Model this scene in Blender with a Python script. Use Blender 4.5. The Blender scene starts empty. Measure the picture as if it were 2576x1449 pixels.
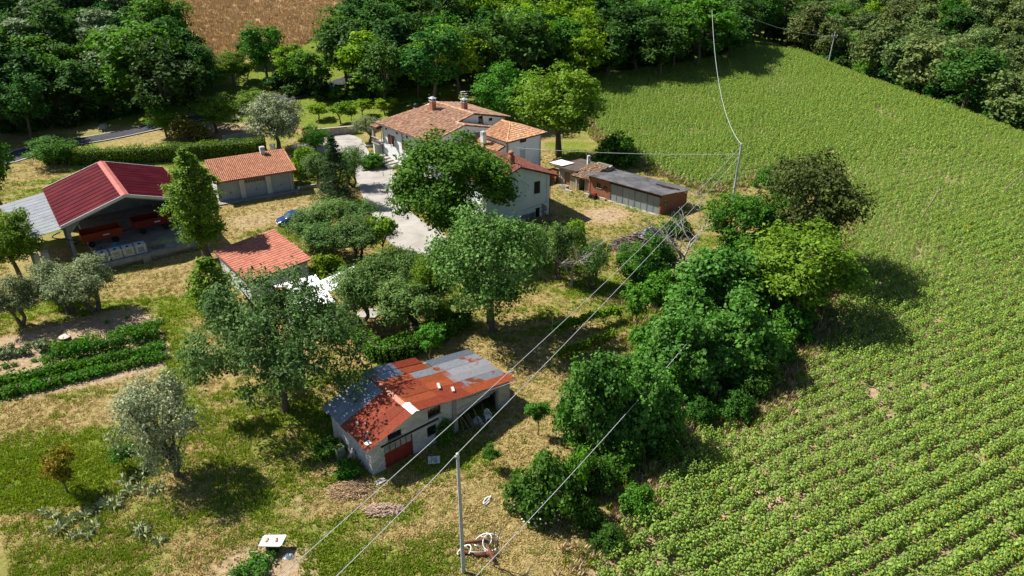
import bpy, math, random
import numpy as np
from mathutils import Vector, Matrix

random.seed(7); np.random.seed(7)
SC = bpy.context.scene
COL = SC.collection
PI = math.pi

# ------------------------------------------------------------------ camera, sky, sun, exposure
CAM_H = 35.0; PITCH = math.radians(28.0); HFOV = math.radians(70.0)
cd = bpy.data.cameras.new("camera"); cam = bpy.data.objects.new("camera", cd); COL.objects.link(cam)
cd.sensor_fit = 'HORIZONTAL'; cd.angle = HFOV; cd.clip_start = 0.5; cd.clip_end = 3000
cam.location = (0, 0, CAM_H); cam.rotation_euler = (PI/2 - PITCH, 0, 0)
SC.camera = cam
SUN_VEC = Vector((-0.80, 0.30, 1.0)).normalized()          # towards the sun
w = bpy.data.worlds.new("World"); SC.world = w; w.use_nodes = True
wn = w.node_tree.nodes; wl = w.node_tree.links
bg = wn.get("Background") or wn.new("ShaderNodeBackground")
sky = wn.new("ShaderNodeTexSky"); sky.sky_type = 'NISHITA'; sky.sun_disc = False
sky.sun_elevation = math.asin(SUN_VEC.z); sky.sun_rotation = math.atan2(SUN_VEC.x, SUN_VEC.y)
sky.altitude = 250; sky.air_density = 1.0; sky.dust_density = 0.8; sky.ozone_density = 1.0
wl.new(sky.outputs[0], bg.inputs[0]); bg.inputs[1].default_value = 0.058
sl = bpy.data.lights.new("sun", 'SUN'); sl.energy = 5.0; sl.angle = math.radians(0.53); sl.color = (1.0, 0.95, 0.86)
so = bpy.data.objects.new("sun", sl); COL.objects.link(so)
so.rotation_euler = SUN_VEC.to_track_quat('Z', 'Y').to_euler(); so.location = (-60, 60, 90)
SC.view_settings.view_transform = 'Standard'; SC.view_settings.look = 'None'
SC.view_settings.exposure = 0.88; SC.view_settings.gamma = 1.0
SC.view_settings.use_curve_mapping = False
SC.render.engine = 'CYCLES'
SC.cycles.max_bounces = 5; SC.cycles.diffuse_bounces = 2; SC.cycles.glossy_bounces = 2
SC.cycles.transmission_bounces = 3; SC.cycles.transparent_max_bounces = 4
SC.cycles.caustics_reflective = False; SC.cycles.caustics_refractive = False

# ------------------------------------------------------------------ terrain function and picking
FPX = 1288/math.tan(HFOV/2)
def sp(x, k):                                   # soft ramp
    return k*np.logaddexp(0, x/k)
def sg(x): return 1/(1+np.exp(-np.clip(x, -40, 40)))
def vnoise(x, y, s, seed=0):
    x = np.asarray(x, float)/s; y = np.asarray(y, float)/s
    ix = np.floor(x); iy = np.floor(y); fx = x-ix; fy = y-iy
    fx = fx*fx*(3-2*fx); fy = fy*fy*(3-2*fy)
    def h(a, b):
        v = np.sin(a*127.1+b*311.7+seed*74.7)*43758.5453
        return v-np.floor(v)
    return (h(ix, iy)*(1-fx)+h(ix+1, iy)*fx)*(1-fy)+(h(ix, iy+1)*(1-fx)+h(ix+1, iy+1)*fx)*fy
def crest_x(y):                                 # the edge beyond which the sunflower field drops away
    return 83.0 - 0.18*(y-113.0)
def zt(x, y):
    x = np.asarray(x, float); y = np.asarray(y, float)
    z = 0.20*sp(y-130, 6)*sg(-(x-2)/10)*(1-0.35*sg((y-250)/20))
    z = z + 0.13*sp(y-168, 6)*sg((x-2)/10)*sg((60-x)/12)
    z = z + 2.4*np.exp(-((x+13)**2)/55)*np.exp(-((y-131)**2)/22)
    q = x-crest_x(y)
    z = z + 1.2*np.exp(-(q+8)**2/500.0)*sg((y-70)/12)
    z = z - 0.42*sp(q-1, 1.2) + 0.42*sp(q-22, 4) + 0.30*sp(q-34, 5) - 0.18*sp(q-95, 8)
    z = z + 0.45*(vnoise(x, y, 17, 3)-0.5)*sg((y-95)/8)
    z = z - 0.9*np.exp(-((x-(13.5+0.19*(y-35)))**2)/9.0)*sg((62-y)/5)    # shallow ditch between orchard and field
    return z
def ztf(x, y): return float(zt(x, y))
def ray(u, v):
    x = (u-1288)/FPX; y = (724.5-v)/FPX
    return (x, math.cos(PITCH)+y*math.sin(PITCH), -math.sin(PITCH)+y*math.cos(PITCH))
def G(u, v, z=0.0):                             # point of a sight line at height z
    d = ray(u, v); t = (CAM_H-z)/-d[2]
    return Vector((d[0]*t, d[1]*t, z))
def gp(u, v):                                   # point of a sight line on the ground
    d = ray(u, v); t = np.linspace(20, 700, 1400)
    f = CAM_H+d[2]*t-zt(d[0]*t, d[1]*t)
    k = np.argmax(f < 0)
    if f[k] >= 0: k = len(t)-1
    a, b = t[max(k-1, 0)], t[k]
    for _ in range(14):
        m = (a+b)/2
        if CAM_H+d[2]*m-ztf(d[0]*m, d[1]*m) > 0: a = m
        else: b = m
    return Vector((d[0]*b, d[1]*b, ztf(d[0]*b, d[1]*b)))
def hgt(p, v):                                  # height above p of sight line row v over p
    y = (724.5-v)/FPX
    dy = math.cos(PITCH)+y*math.sin(PITCH); dz = -math.sin(PITCH)+y*math.cos(PITCH)
    return CAM_H+dz*p.y/dy-p.z
def ppm(p):                                     # picture units per metre at p
    return FPX/(p.y*math.cos(PITCH)-(p.z-CAM_H)*math.sin(PITCH))

# ------------------------------------------------------------------ materials
MATS = {}
def M(name, cols, scale=4.0, rough=0.85, bump=0.0, bscale=None, island=0.0, objr=0.0, metal=0.0, spec=0.25,
      trans=0.0, detail=5.0, stretch=None, contrast=(0.3, 0.7), hue=0.0, emit=None):
    if name in MATS: return MATS[name]
    m = bpy.data.materials.new(name); m.use_nodes = True
    nt = m.node_tree; N = nt.nodes; L = nt.links
    b = N["Principled BSDF"]; out = N["Material Output"]
    if not isinstance(cols[0], (tuple, list)): cols = [cols]
    tc = N.new("ShaderNodeTexCoord")
    vec = tc.outputs["Object"]
    if stretch:
        mp = N.new("ShaderNodeMapping"); mp.inputs["Scale"].default_value = stretch
        L.new(vec, mp.inputs[0]); vec = mp.outputs[0]
    if len(cols) > 1:
        nz = N.new("ShaderNodeTexNoise"); nz.inputs["Scale"].default_value = scale; nz.inputs["Detail"].default_value = detail
        nz.inputs["Roughness"].default_value = 0.62
        L.new(vec, nz.inputs["Vector"])
        cr = N.new("ShaderNodeValToRGB"); el = cr.color_ramp.elements
        n = len(cols)
        for i, c in enumerate(cols):
            p = contrast[0]+(contrast[1]-contrast[0])*i/(n-1)
            e = el[i] if i < 2 else el.new(p)
            e.position = p; e.color = (*c, 1)
        L.new(nz.outputs["Fac"], cr.inputs[0]); colr = cr.outputs[0]
    else:
        rgb = N.new("ShaderNodeRGB"); rgb.outputs[0].default_value = (*cols[0], 1); colr = rgb.outputs[0]
    if island or objr or hue:
        hs = N.new("ShaderNodeHueSaturation"); L.new(colr, hs.inputs["Color"])
        val = None
        def mad(src, amp, base):
            a = N.new("ShaderNodeMath"); a.operation = 'MULTIPLY_ADD'
            L.new(src, a.inputs[0]); a.inputs[1].default_value = amp
            if isinstance(base, float): a.inputs[2].default_value = base
            else: L.new(base, a.inputs[2])
            return a.outputs[0]
        base = 1.0
        if island:
            g = N.new("ShaderNodeNewGeometry"); base = mad(g.outputs["Random Per Island"], 2*island, 1.0-island)
        if objr:
            oi = N.new("ShaderNodeObjectInfo")
            base = mad(oi.outputs["Random"], 2*objr, (base-objr) if isinstance(base, float) else mad(base, 1.0, -objr))
        if not isinstance(base, float): L.new(base, hs.inputs["Value"])
        if hue:
            oi2 = N.new("ShaderNodeObjectInfo")
            mm = N.new("ShaderNodeMath"); mm.operation = 'MULTIPLY'; L.new(oi2.outputs["Random"], mm.inputs[0]); mm.inputs[1].default_value = 7.31
            fr = N.new("ShaderNodeMath"); fr.operation = 'FRACT'; L.new(mm.outputs[0], fr.inputs[0])
            L.new(mad(fr.outputs[0], 2*hue, 0.5-hue), hs.inputs["Hue"])
        colr = hs.outputs[0]
    L.new(colr, b.inputs["Base Color"])
    b.inputs["Roughness"].default_value = rough; b.inputs["Metallic"].default_value = metal
    b.inputs["Specular IOR Level"].default_value = spec
    if bump:
        nb = N.new("ShaderNodeTexNoise"); nb.inputs["Scale"].default_value = bscale or scale*4; nb.inputs["Detail"].default_value = 4
        L.new(vec, nb.inputs["Vector"])
        bp = N.new("ShaderNodeBump"); bp.inputs["Strength"].default_value = bump; bp.inputs["Distance"].default_value = 0.05
        L.new(nb.outputs["Fac"], bp.inputs["Height"]); L.new(bp.outputs[0], b.inputs["Normal"])
    if trans:
        t = N.new("ShaderNodeBsdfTranslucent"); hs2 = N.new("ShaderNodeHueSaturation")
        hs2.inputs["Saturation"].default_value = 1.15; hs2.inputs["Value"].default_value = 1.3
        L.new(colr, hs2.inputs["Color"]); L.new(hs2.outputs[0], t.inputs["Color"])
        mx = N.new("ShaderNodeMixShader"); mx.inputs[0].default_value = trans
        L.new(b.outputs[0], mx.inputs[1]); L.new(t.outputs[0], mx.inputs[2]); L.new(mx.outputs[0], out.inputs["Surface"])
    MATS[name] = m
    return m

# ------------------------------------------------------------------ mesh helpers
class MB:
    def __init__(s): s.v = []; s.f = []; s.mi = []
    def add(s, vs, fs, mi=0):
        o = len(s.v); s.v += [tuple(p) for p in vs]; s.f += [tuple(i+o for i in f) for f in fs]; s.mi += [mi]*len(fs)
    def hexa(s, b, t, mi=0):
        s.add(list(b)+list(t), [(3, 2, 1, 0), (4, 5, 6, 7), (0, 1, 5, 4), (1, 2, 6, 5), (2, 3, 7, 6), (3, 0, 4, 7)], mi)
    def box(s, x0, x1, y0, y1, z0, z1, mi=0):
        s.hexa([(x0, y0, z0), (x1, y0, z0), (x1, y1, z0), (x0, y1, z0)], [(x0, y0, z1), (x1, y0, z1), (x1, y1, z1), (x0, y1, z1)], mi)
    def obox(s, o, ex, ey, a0, a1, b0, b1, z0, z1, mi=0):
        P = lambda a, b, z: (o[0]+ex[0]*a+ey[0]*b, o[1]+ex[1]*a+ey[1]*b, z)
        s.hexa([P(a0, b0, z0), P(a1, b0, z0), P(a1, b1, z0), P(a0, b1, z0)], [P(a0, b0, z1), P(a1, b0, z1), P(a1, b1, z1), P(a0, b1, z1)], mi)
    def prism(s, poly, th, mi=0):               # polygon of 3d points, thickened downwards
        n = len(poly); lo = [(p[0], p[1], p[2]-th) for p in poly]
        s.add(list(poly)+lo, [tuple(range(n)), tuple(range(2*n-1, n-1, -1))]+[(i, i+n, (i+1) % n+n, (i+1) % n) for i in range(n)], mi)
    def tube(s, pts, rads, n=6, mi=0, cap=True):
        pts = [Vector(p) for p in pts]; o = len(s.v); up = Vector((0.13, 0.21, 0.97))
        if isinstance(rads, (int, float)): rads = [rads]*len(pts)
        for i, p in enumerate(pts):
            d = (pts[min(i+1, len(pts)-1)]-pts[max(i-1, 0)])
            d = d.normalized() if d.length > 1e-9 else Vector((0, 0, 1))
            a = d.cross(up if abs(d.dot(up)) < 0.95 else Vector((1, 0, 0))).normalized(); b = d.cross(a)
            for k in range(n):
                q = p+(a*math.cos(2*PI*k/n)+b*math.sin(2*PI*k/n))*rads[i]; s.v.append(tuple(q))
        for i in range(len(pts)-1):
            for k in range(n):
                s.f.append((o+i*n+k, o+i*n+(k+1) % n, o+(i+1)*n+(k+1) % n, o+(i+1)*n+k)); s.mi.append(mi)
        if cap:
            s.f.append(tuple(o+k for k in range(n-1, -1, -1))); s.mi.append(mi)
            e = o+(len(pts)-1)*n; s.f.append(tuple(e+k for k in range(n))); s.mi.append(mi)
    def lathe(s, c, prof, n=16, mi=0):
        o = len(s.v)
        for r, z in prof:
            for k in range(n): s.v.append((c[0]+r*math.cos(2*PI*k/n), c[1]+r*math.sin(2*PI*k/n), c[2]+z))
        for i in range(len(prof)-1):
            for k in range(n):
                s.f.append((o+i*n+k, o+i*n+(k+1) % n, o+(i+1)*n+(k+1) % n, o+(i+1)*n+k)); s.mi.append(mi)
        s.f.append(tuple(o+k for k in range(n-1, -1, -1))); s.mi.append(mi)
        e = o+(len(prof)-1)*n; s.f.append(tuple(e+k for k in range(n))); s.mi.append(mi)
    def mesh(s, name, mats, smooth=False):
        me = bpy.data.meshes.new(name); me.from_pydata(s.v, [], s.f)
        mats = mats if isinstance(mats, (list, tuple)) else [mats]
        for m in mats: me.materials.append(m)
        if len(mats) > 1: me.polygons.foreach_set("material_index", s.mi)
        if smooth: me.polygons.foreach_set("use_smooth", [True]*len(s.f))
        me.update()
        return me
    def build(s, name, mats, parent=None, smooth=False, origin=None):
        if origin is not None:
            s.v = [(p[0]-origin[0], p[1]-origin[1], p[2]-origin[2]) for p in s.v]
        return link(name, s.mesh(name, mats, smooth), parent, origin)
def link(name, data, parent=None, loc=None):
    o = bpy.data.objects.new(name, data); COL.objects.link(o)
    if loc is not None: o.location = loc
    if parent is not None:
        o.parent = parent
    return o
def tag(o, label, cat, group=None):
    o["label"] = label; o["category"] = cat
    if group: o["group"] = group
    return o
def empty(name, loc, label, cat, group=None, rz=0.0):
    o = bpy.data.objects.new(name, None); COL.objects.link(o); o.location = loc; o.rotation_euler[2] = rz
    o.empty_display_size = 0.5
    return tag(o, label, cat, group)
def struct(o): o["kind"] = "structure"; return o
def stuff(o): o["kind"] = "stuff"; return o
def quads_mesh(name, V, mats, mi=None, smooth=False):   # V: (n,4,3)
    n = len(V); me = bpy.data.meshes.new(name)
    me.vertices.add(4*n); me.vertices.foreach_set("co", np.ascontiguousarray(V, dtype=np.float32).ravel())
    me.loops.add(4*n); me.loops.foreach_set("vertex_index", np.arange(4*n, dtype=np.int32))
    me.polygons.add(n); me.polygons.foreach_set("loop_start", np.arange(0, 4*n, 4, dtype=np.int32))
    for m in (mats if isinstance(mats, (list, tuple)) else [mats]): me.materials.append(m)
    if mi is not None: me.polygons.foreach_set("material_index", np.asarray(mi, dtype=np.int32))
    me.update(calc_edges=True)
    return me
def inpoly(x, y, poly):
    x = np.asarray(x, float); y = np.asarray(y, float); r = np.zeros(x.shape, bool); n = len(poly)
    for i in range(n):
        x0, y0 = poly[i][0], poly[i][1]; x1, y1 = poly[(i+1) % n][0], poly[(i+1) % n][1]
        c = ((y0 > y) != (y1 > y)) & (x < (x1-x0)*(y-y0)/((y1-y0) if abs(y1-y0) > 1e-9 else 1e-9)+x0)
        r ^= c
    return r
def dseg(x, y, pl, closed=False):
    d = np.full(np.shape(x), 1e9); n = len(pl)
    for i in range(n if closed else n-1):
        ax, ay = pl[i][0], pl[i][1]; bx, by = pl[(i+1) % n][0], pl[(i+1) % n][1]
        L2 = (bx-ax)**2+(by-ay)**2+1e-9
        t = np.clip(((x-ax)*(bx-ax)+(y-ay)*(by-ay))/L2, 0, 1)
        d = np.minimum(d, np.hypot(x-ax-t*(bx-ax), y-ay-t*(by-ay)))
    return d
def gpl(pts): return [gp(u, v) for u, v in pts]

# ------------------------------------------------------------------ ground
ROAD = gpl([(-60, 415), (60, 384), (130, 366), (255, 347), (390, 319), (480, 300), (560, 283), (640, 262), (745, 238)])
ROAD = [(p.x, p.y) for p in ROAD]
ROAD += [(ROAD[-1][0]+14, ROAD[-1][1]+13), (ROAD[-1][0]+26, ROAD[-1][1]+34)]
ROAD = [(ROAD[0][0]-40, ROAD[0][1]-24)]+ROAD
FIELD = [tuple(gp(u, v)[:2]) for u, v in [(1470, 1449), (1540, 1370), (1640, 1215), (1700, 1105), (1760, 1060), (1900, 1075), (1985, 1010), (2010, 940), (2085, 850), (2110, 690), (2140, 560),
          (2110, 440), (1960, 430), (1850, 470), (1770, 480), (1640, 425), (1560, 396), (1500, 330), (1480, 250), (1478, 192), (1600, 180), (1700, 166), (1800, 150), (1880, 122)]]
FIELD = [(FIELD[0][0]-2.5, 14.0)]+FIELD
ye = FIELD[-1][1]
FIELD += [(crest_x(y)+1.5, y) for y in np.linspace(ye, 20, 8)]+[(95, 14.0)]
WHEAT = [tuple(gp(u, v)[:2]) for u, v in [(230, -40), (330, 60), (440, 140), (505, 158), (640, 152), (740, 130), (840, 60), (960, -40)]]
GARDEN = [tuple(gp(u, v)[:2]) for u, v in [(-80, 800), (0, 845), (120, 822), (330, 770), (400, 800), (425, 850), (440, 915), (330, 950), (180, 980), (0, 1015), (-80, 1040)]]
DRIVE = [tuple(gp(u, v)[:2]) for u, v in [(715, 372), (760, 366), (835, 337), (880, 340), (905, 348), (922, 372), (935, 395), (968, 418), (1000, 430), (1020, 520), (1060, 560), (1120, 590), (1150, 640), (1105, 655), (1040, 640), (985, 620), (960, 585), (930, 530), (905, 480), (890, 430), (880, 400), (850, 385), (800, 388)]]
def build_ground():
    xs = np.concatenate([np.arange(-420, -90, 8), np.arange(-90, -62, 1.4), np.arange(-62, 40, 0.55), np.arange(40, 120, 1.6), np.arange(120, 421, 8)])
    ys = np.concatenate([np.arange(-60, 20, 6), np.arange(20, 112, 0.55), np.arange(112, 260, 1.8), np.arange(260, 640, 10)])
    X, Y = np.meshgrid(xs, ys); Z = zt(X, Y)
    mic = 0.10*(vnoise(X, Y, 2.3, 9)-0.5)+0.05*(vnoise(X, Y, 0.9, 5)-0.5)
    near = (Y < 112)
    dr = dseg(X, Y, DRIVE, True); ind = inpoly(X, Y, DRIVE) | (dr < 1.2)
    rd = dseg(X, Y, ROAD)
    Z = Z+np.where(near & ~ind & (rd > 4), mic, 0.0)
    g = inpoly(X, Y, GARDEN)
    Z = Z+np.where(g, 0.05*np.sin((X*0.42-Y*0.90)*2*PI/1.0), 0)
    # colour zones: green, soil, straw
    n1 = vnoise(X, Y, 9, 1)*0.6+vnoise(X, Y, 3.2, 2)*0.4
    sa = math.radians(16); n1 = n1*.62+.38*vnoise(X*math.cos(sa)+Y*math.sin(sa), (Y*math.cos(sa)-X*math.sin(sa))*9, 9, 41)
    green = np.clip((n1-0.36)*2.6, 0, 1)*0.80
    soil = np.zeros_like(X)
    def blob(px, val, arr, feather=2.5, mode='set'):
        poly = [tuple(gp(u, v)[:2]) for u, v in px]
        d = dseg(X, Y, poly, True); ins = inpoly(X, Y, poly)
        wgt = np.clip(np.where(ins, 0.5+d/feather, 0.5-d/feather)+0.9*(n1-0.5), 0, 1)
        arr[:] = arr*(1-wgt)+val*wgt
    blob([(-60, 1130), (130, 1090), (330, 1080), (360, 1150), (230, 1240), (60, 1260), (-60, 1290)], 1.0, green, 3)
    blob([(380, 730), (440, 720), (470, 830), (490, 900), (520, 1040), (440, 1060), (400, 900), (410, 820)], 0.85, green, 2)
    blob([(640, 1260), (760, 1300), (860, 1330), (1000, 1380), (1130, 1400), (1120, 1470), (760, 1460), (700, 1330)], 0.75, green, 4)
    blob([(-60, 1350), (160, 1330), (330, 1330), (440, 1400), (440, 1470), (-60, 1470)], 0.55, green, 4)
    blob([(530, 1080), (700, 1090), (760, 1180), (640, 1260), (520, 1200)], 0.55, green, 3)
    blob([(300, 690), (520, 640), (545, 700), (480, 740), (330, 740), (300, 720)], 0.05, green, 2)
    blob([(560, 520), (700, 490), (840, 480), (880, 520), (760, 560), (600, 580), (560, 640), (530, 640)], 0.04, green, 2.0)
    blob([(720, 480), (860, 470), (880, 495), (790, 520), (730, 510)], 0.15, green, 1.5)
    blob([(1290, 960), (1400, 920), (1480, 1100), (1440, 1250), (1300, 1180), (1250, 1130)], 0.05, green, 2.5)
    blob([(1160, 880), (1260, 900), (1390, 900), (1400, 960), (1290, 980)], 0.08, green, 2)
    blob([(1400, 470), (1480, 460), (1560, 520), (1640, 560), (1560, 610), (1420, 600)], 0.35, green, 2)
    blob([(1450, 520), (1560, 520), (1610, 545), (1540, 570), (1450, 560)], 0.02, green, 1.2)
    blob([(1180, 1330), (1300, 1330), (1480, 1280), (1480, 1449), (1150, 1470)], 0.06, green, 2)
    blob([(760, 290), (900, 270), (1000, 245), (1200, 240), (1210, 280), (960, 300), (900, 330), (830, 330)], 0.75, green, 3)
    blob([(1490, 400), (1400, 400), (1380, 360), (1480, 350)], 0.7, green, 2)
    # bare soil
    blob([(-80, 800), (0, 845), (120, 822), (330, 770), (400, 800), (425, 850), (440, 915), (330, 950), (180, 980), (0, 1015), (-80, 1040)], 1.0, soil, 1.0)
    blob([(470, 1449), (560, 1400), (650, 1370), (770, 1370), (800, 1449), (780, 1490), (450, 1490)], 0.95, soil, 1.8)
    blob([(730, 1250), (750, 1250), (830, 1340), (815, 1350)], 0.8, soil, 1.0)
    blob([(560, 545), (680, 530), (800, 500), (860, 485), (900, 500), (800, 520), (700, 555), (600, 590)], 0.5, soil, 1.6)
    blob([(1470, 525), (1550, 520), (1600, 540), (1540, 560), (1470, 555)], 0.75, soil, 1.6)
    blob([(400, 640), (560, 620), (560, 660), (430, 680)], 0.3, soil, 2)
    blob([(500, 330), (560, 300), (640, 280), (670, 310), (650, 345), (560, 350)], 0.85, soil, 1.5)
    blob([(1480, 1260), (1600, 1210), (1700, 1080), (1760, 1100), (1640, 1300), (1560, 1400)], 0.45, soil, 2)
    blob([(1040, 200), (1150, 195), (1210, 240), (1080, 250)], 0.6, soil, 3)
    sf = inpoly(X, Y, FIELD); soil[sf] = 0.85
    wf = inpoly(X, Y, WHEAT)
    wheat = wf.astype(float)
    woods = (Y > 125) & ~wf & ~sf
    soil = np.where(woods, 0.15, soil); green = np.where(woods, .85, green)
    ny, nx = X.shape
    idx = np.arange(nx*ny).reshape(ny, nx)
    F = np.stack([idx[:-1, :-1], idx[:-1, 1:], idx[1:, 1:], idx[1:, :-1]], -1).reshape(-1, 4)
    me = bpy.data.meshes.new("ground")
    me.vertices.add(nx*ny); me.vertices.foreach_set("co", np.stack([X, Y, Z], -1).astype(np.float32).ravel())
    me.loops.add(F.size); me.loops.foreach_set("vertex_index", F.astype(np.int32).ravel())
    me.polygons.add(len(F)); me.polygons.foreach_set("loop_start", np.arange(0, F.size, 4, dtype=np.int32))
    me.polygons.foreach_set("use_smooth", np.ones(len(F), bool))
    for nm, a in (("green", green), ("soil", soil), ("wheat", wheat)):
        at = me.attributes.new(nm, 'FLOAT', 'POINT'); at.data.foreach_set("value", np.clip(a, 0, 1).astype(np.float32).ravel())
    me.update(calc_edges=True)
    m = bpy.data.materials.new("meadow_ground"); m.use_nodes = True
    N = m.node_tree.nodes; L = m.node_tree.links; b = N["Principled BSDF"]
    tc = N.new("ShaderNodeTexCoord")
    def noise(sc, det=6, ro=0.65):
        n = N.new("ShaderNodeTexNoise"); n.inputs["Scale"].default_value = sc; n.inputs["Detail"].default_value = det; n.inputs["Roughness"].default_value = ro
        L.new(tc.outputs["Object"], n.inputs["Vector"]); return n.outputs["Fac"]
    def ramp(src, stops):
        r = N.new("ShaderNodeValToRGB"); e = r.color_ramp.elements
        for i, (p, c) in enumerate(stops):
            x = e[i] if i < 2 else e.new(p)
            x.position = p; x.color = (*c, 1)
        L.new(src, r.inputs[0]); return r.outputs[0]
    def math_(op, a, bb):
        q = N.new("ShaderNodeMath"); q.operation = op
        for i, s in enumerate((a, bb)):
            if isinstance(s, (int, float)): q.inputs[i].default_value = s
            else: L.new(s, q.inputs[i])
        return q.outputs[0]
    def attr(n):
        a = N.new("ShaderNodeAttribute"); a.attribute_name = n; return a.outputs["Fac"]
    def mix(f, a, c):
        q = N.new("ShaderNodeMix"); q.data_type = 'RGBA'
        L.new(f, q.inputs[0]); L.new(a, q.inputs[6]); L.new(c, q.inputs[7]); return q.outputs[2]
    nf = noise(2.6, 8, 0.72); nm_ = noise(0.55, 5); nfine = noise(9, 4, 0.7)
    straw = ramp(nf, [(0.30, (0.11, 0.085, 0.025)), (0.48, (0.25, 0.19, 0.075)), (0.66, (0.42, 0.33, 0.16))])
    grass = ramp(nf, [(0.30, (0.05, 0.085, 0.01)), (0.50, (0.125, 0.175, 0.018)), (0.70, (0.25, 0.265, 0.05))])
    earth = ramp(nf, [(0.28, (0.16, 0.105, 0.06)), (0.50, (0.34, 0.245, 0.15)), (0.72, (0.47, 0.36, 0.24))])
    wheatc = ramp(nfine, [(0.30, (0.18, 0.11, 0.05)), (0.50, (0.38, 0.26, 0.135)), (0.70, (0.52, 0.38, 0.22))])
    def sharp(a, amt, w):
        s = math_('ADD', a, math_('MULTIPLY', math_('SUBTRACT', nf, 0.5), amt))
        s = math_('ADD', s, math_('MULTIPLY', math_('SUBTRACT', nm_, 0.5), amt*0.7))
        s = math_('MULTIPLY', math_('SUBTRACT', s, 0.5-w/2), 1.0/w)
        return math_('MINIMUM', math_('MAXIMUM', s, 0.0), 1.0)
    c = mix(sharp(attr("green"), 1.9, 0.5), straw, grass)
    c = mix(sharp(attr("soil"), 1.2, 0.5), c, earth)
    c = mix(attr("wheat"), c, wheatc)
    L.new(c, b.inputs["Base Color"]); b.inputs["Roughness"].default_value = 0.95; b.inputs["Specular IOR Level"].default_value = 0.1
    bp = N.new("ShaderNodeBump"); bp.inputs["Strength"].default_value = 0.9; bp.inputs["Distance"].default_value = 0.12
    L.new(math_('ADD', nf, math_('MULTIPLY', nfine, 0.5)), bp.inputs["Height"]); L.new(bp.outputs[0], b.inputs["Normal"])
    me.materials.append(m)
    o = struct(link("ground", me))
    return xs, ys, green, soil
GX, GY, GGREEN, GSOIL = build_ground()
def gmask(arr, x, y):
    i = np.clip(np.searchsorted(GX, x), 0, len(GX)-1); j = np.clip(np.searchsorted(GY, y), 0, len(GY)-1)
    return arr[j, i]

# ------------------------------------------------------------------ road, drive, slabs
M_ASPH = M("asphalt", [(0.028, 0.030, 0.036), (0.048, 0.050, 0.056)], 1.2, 0.9, 0.25, 60)
M_LINE = M("road_paint", [(0.55, 0.55, 0.54), (0.80, 0.80, 0.78)], 3, 0.8)
M_CONC = M("drive_concrete", [(0.25, 0.23, 0.21), (0.34, 0.315, 0.29), (0.40, 0.375, 0.345)], 0.35, 0.92, 0.3, 25, detail=9)
M_CONC2 = M("old_concrete", [(0.20, 0.195, 0.18), (0.36, 0.345, 0.32)], 1.1, 0.95, 0.5, 12, detail=8)
M_STONE = M("pale_stone", [(0.26, 0.23, 0.19), (0.45, 0.41, 0.35)], 2.5, 0.95, 0.6, 14, island=0.22)
def smooth_line(pts, step=1.0):
    out = []
    P = [Vector((p[0], p[1])) for p in pts]
    for i in range(len(P)-1):
        p0 = P[max(i-1, 0)]; p1 = P[i]; p2 = P[i+1]; p3 = P[min(i+2, len(P)-1)]
        n = max(2, int((p2-p1).length/step))
        for k in range(n):
            t = k/n
            out.append(0.5*((2*p1)+(p2-p0)*t+(2*p0-5*p1+4*p2-p3)*t*t+(3*p1-p0-3*p2+p3)*t**3))
    out.append(P[-1]); return out
def ribbon(mb, line, o0, o1, dz, th=0.0):
    L = []
    for i, p in enumerate(line):
        d = (line[min(i+1, len(line)-1)]-line[max(i-1, 0)]).normalized(); n = Vector((-d.y, d.x))
        zc = ztf(p.x, p.y)
        L.append([(p+n*o0).to_3d(), (p+n*o1).to_3d()]);
        for q in L[-1]: q.z = max(zc, ztf(q.x, q.y)*0.5+zc*0.5)+dz
    for i in range(len(L)-1):
        a, b_ = L[i]; c, d_ = L[i+1]
        mb.hexa([(*q[:2], q[2]-0.25-th) for q in (a, c, d_, b_)], [a, c, d_, b_])
rl = smooth_line(ROAD, 1.5)
mb = MB(); ribbon(mb, rl, -2.3, 2.3, 0.10); road = struct(mb.build("road", M_ASPH))
for off in (-2.12, 2.0):
    mb = MB(); ribbon(mb, rl, off, off+0.14, 0.106, -0.2); o = mb.build("road_marking", M_LINE, road)
def drape(poly, step, dz, name, mat, parent=None):
    xs = [p[0] for p in poly]; ys = [p[1] for p in poly]
    import bmesh
    bm = bmesh.new(); vs = [bm.verts.new((p[0], p[1], ztf(p[0], p[1])+dz)) for p in poly]
    low = [bm.verts.new((p[0], p[1], ztf(p[0], p[1])+dz-0.35)) for p in poly]
    bm.faces.new(vs); n = len(vs)
    for i in range(n): bm.faces.new((vs[i], low[i], low[(i+1) % n], vs[(i+1) % n]))
    me = bpy.data.meshes.new(name); bm.to_mesh(me); bm.free(); me.materials.append(mat)
    return link(name, me, parent)
def smooth_poly(poly, it=2):
    P = [Vector((p[0], p[1])) for p in poly]
    for _ in range(it):
        Q = []
        for i in range(len(P)):
            a, b_ = P[i], P[(i+1) % len(P)]; Q += [a*0.75+b_*0.25, a*0.25+b_*0.75]
        P = Q
    return [(p.x, p.y) for p in P]
drive = struct(drape(smooth_poly(DRIVE), 1, 0.13, "driveway", M_CONC))
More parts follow.
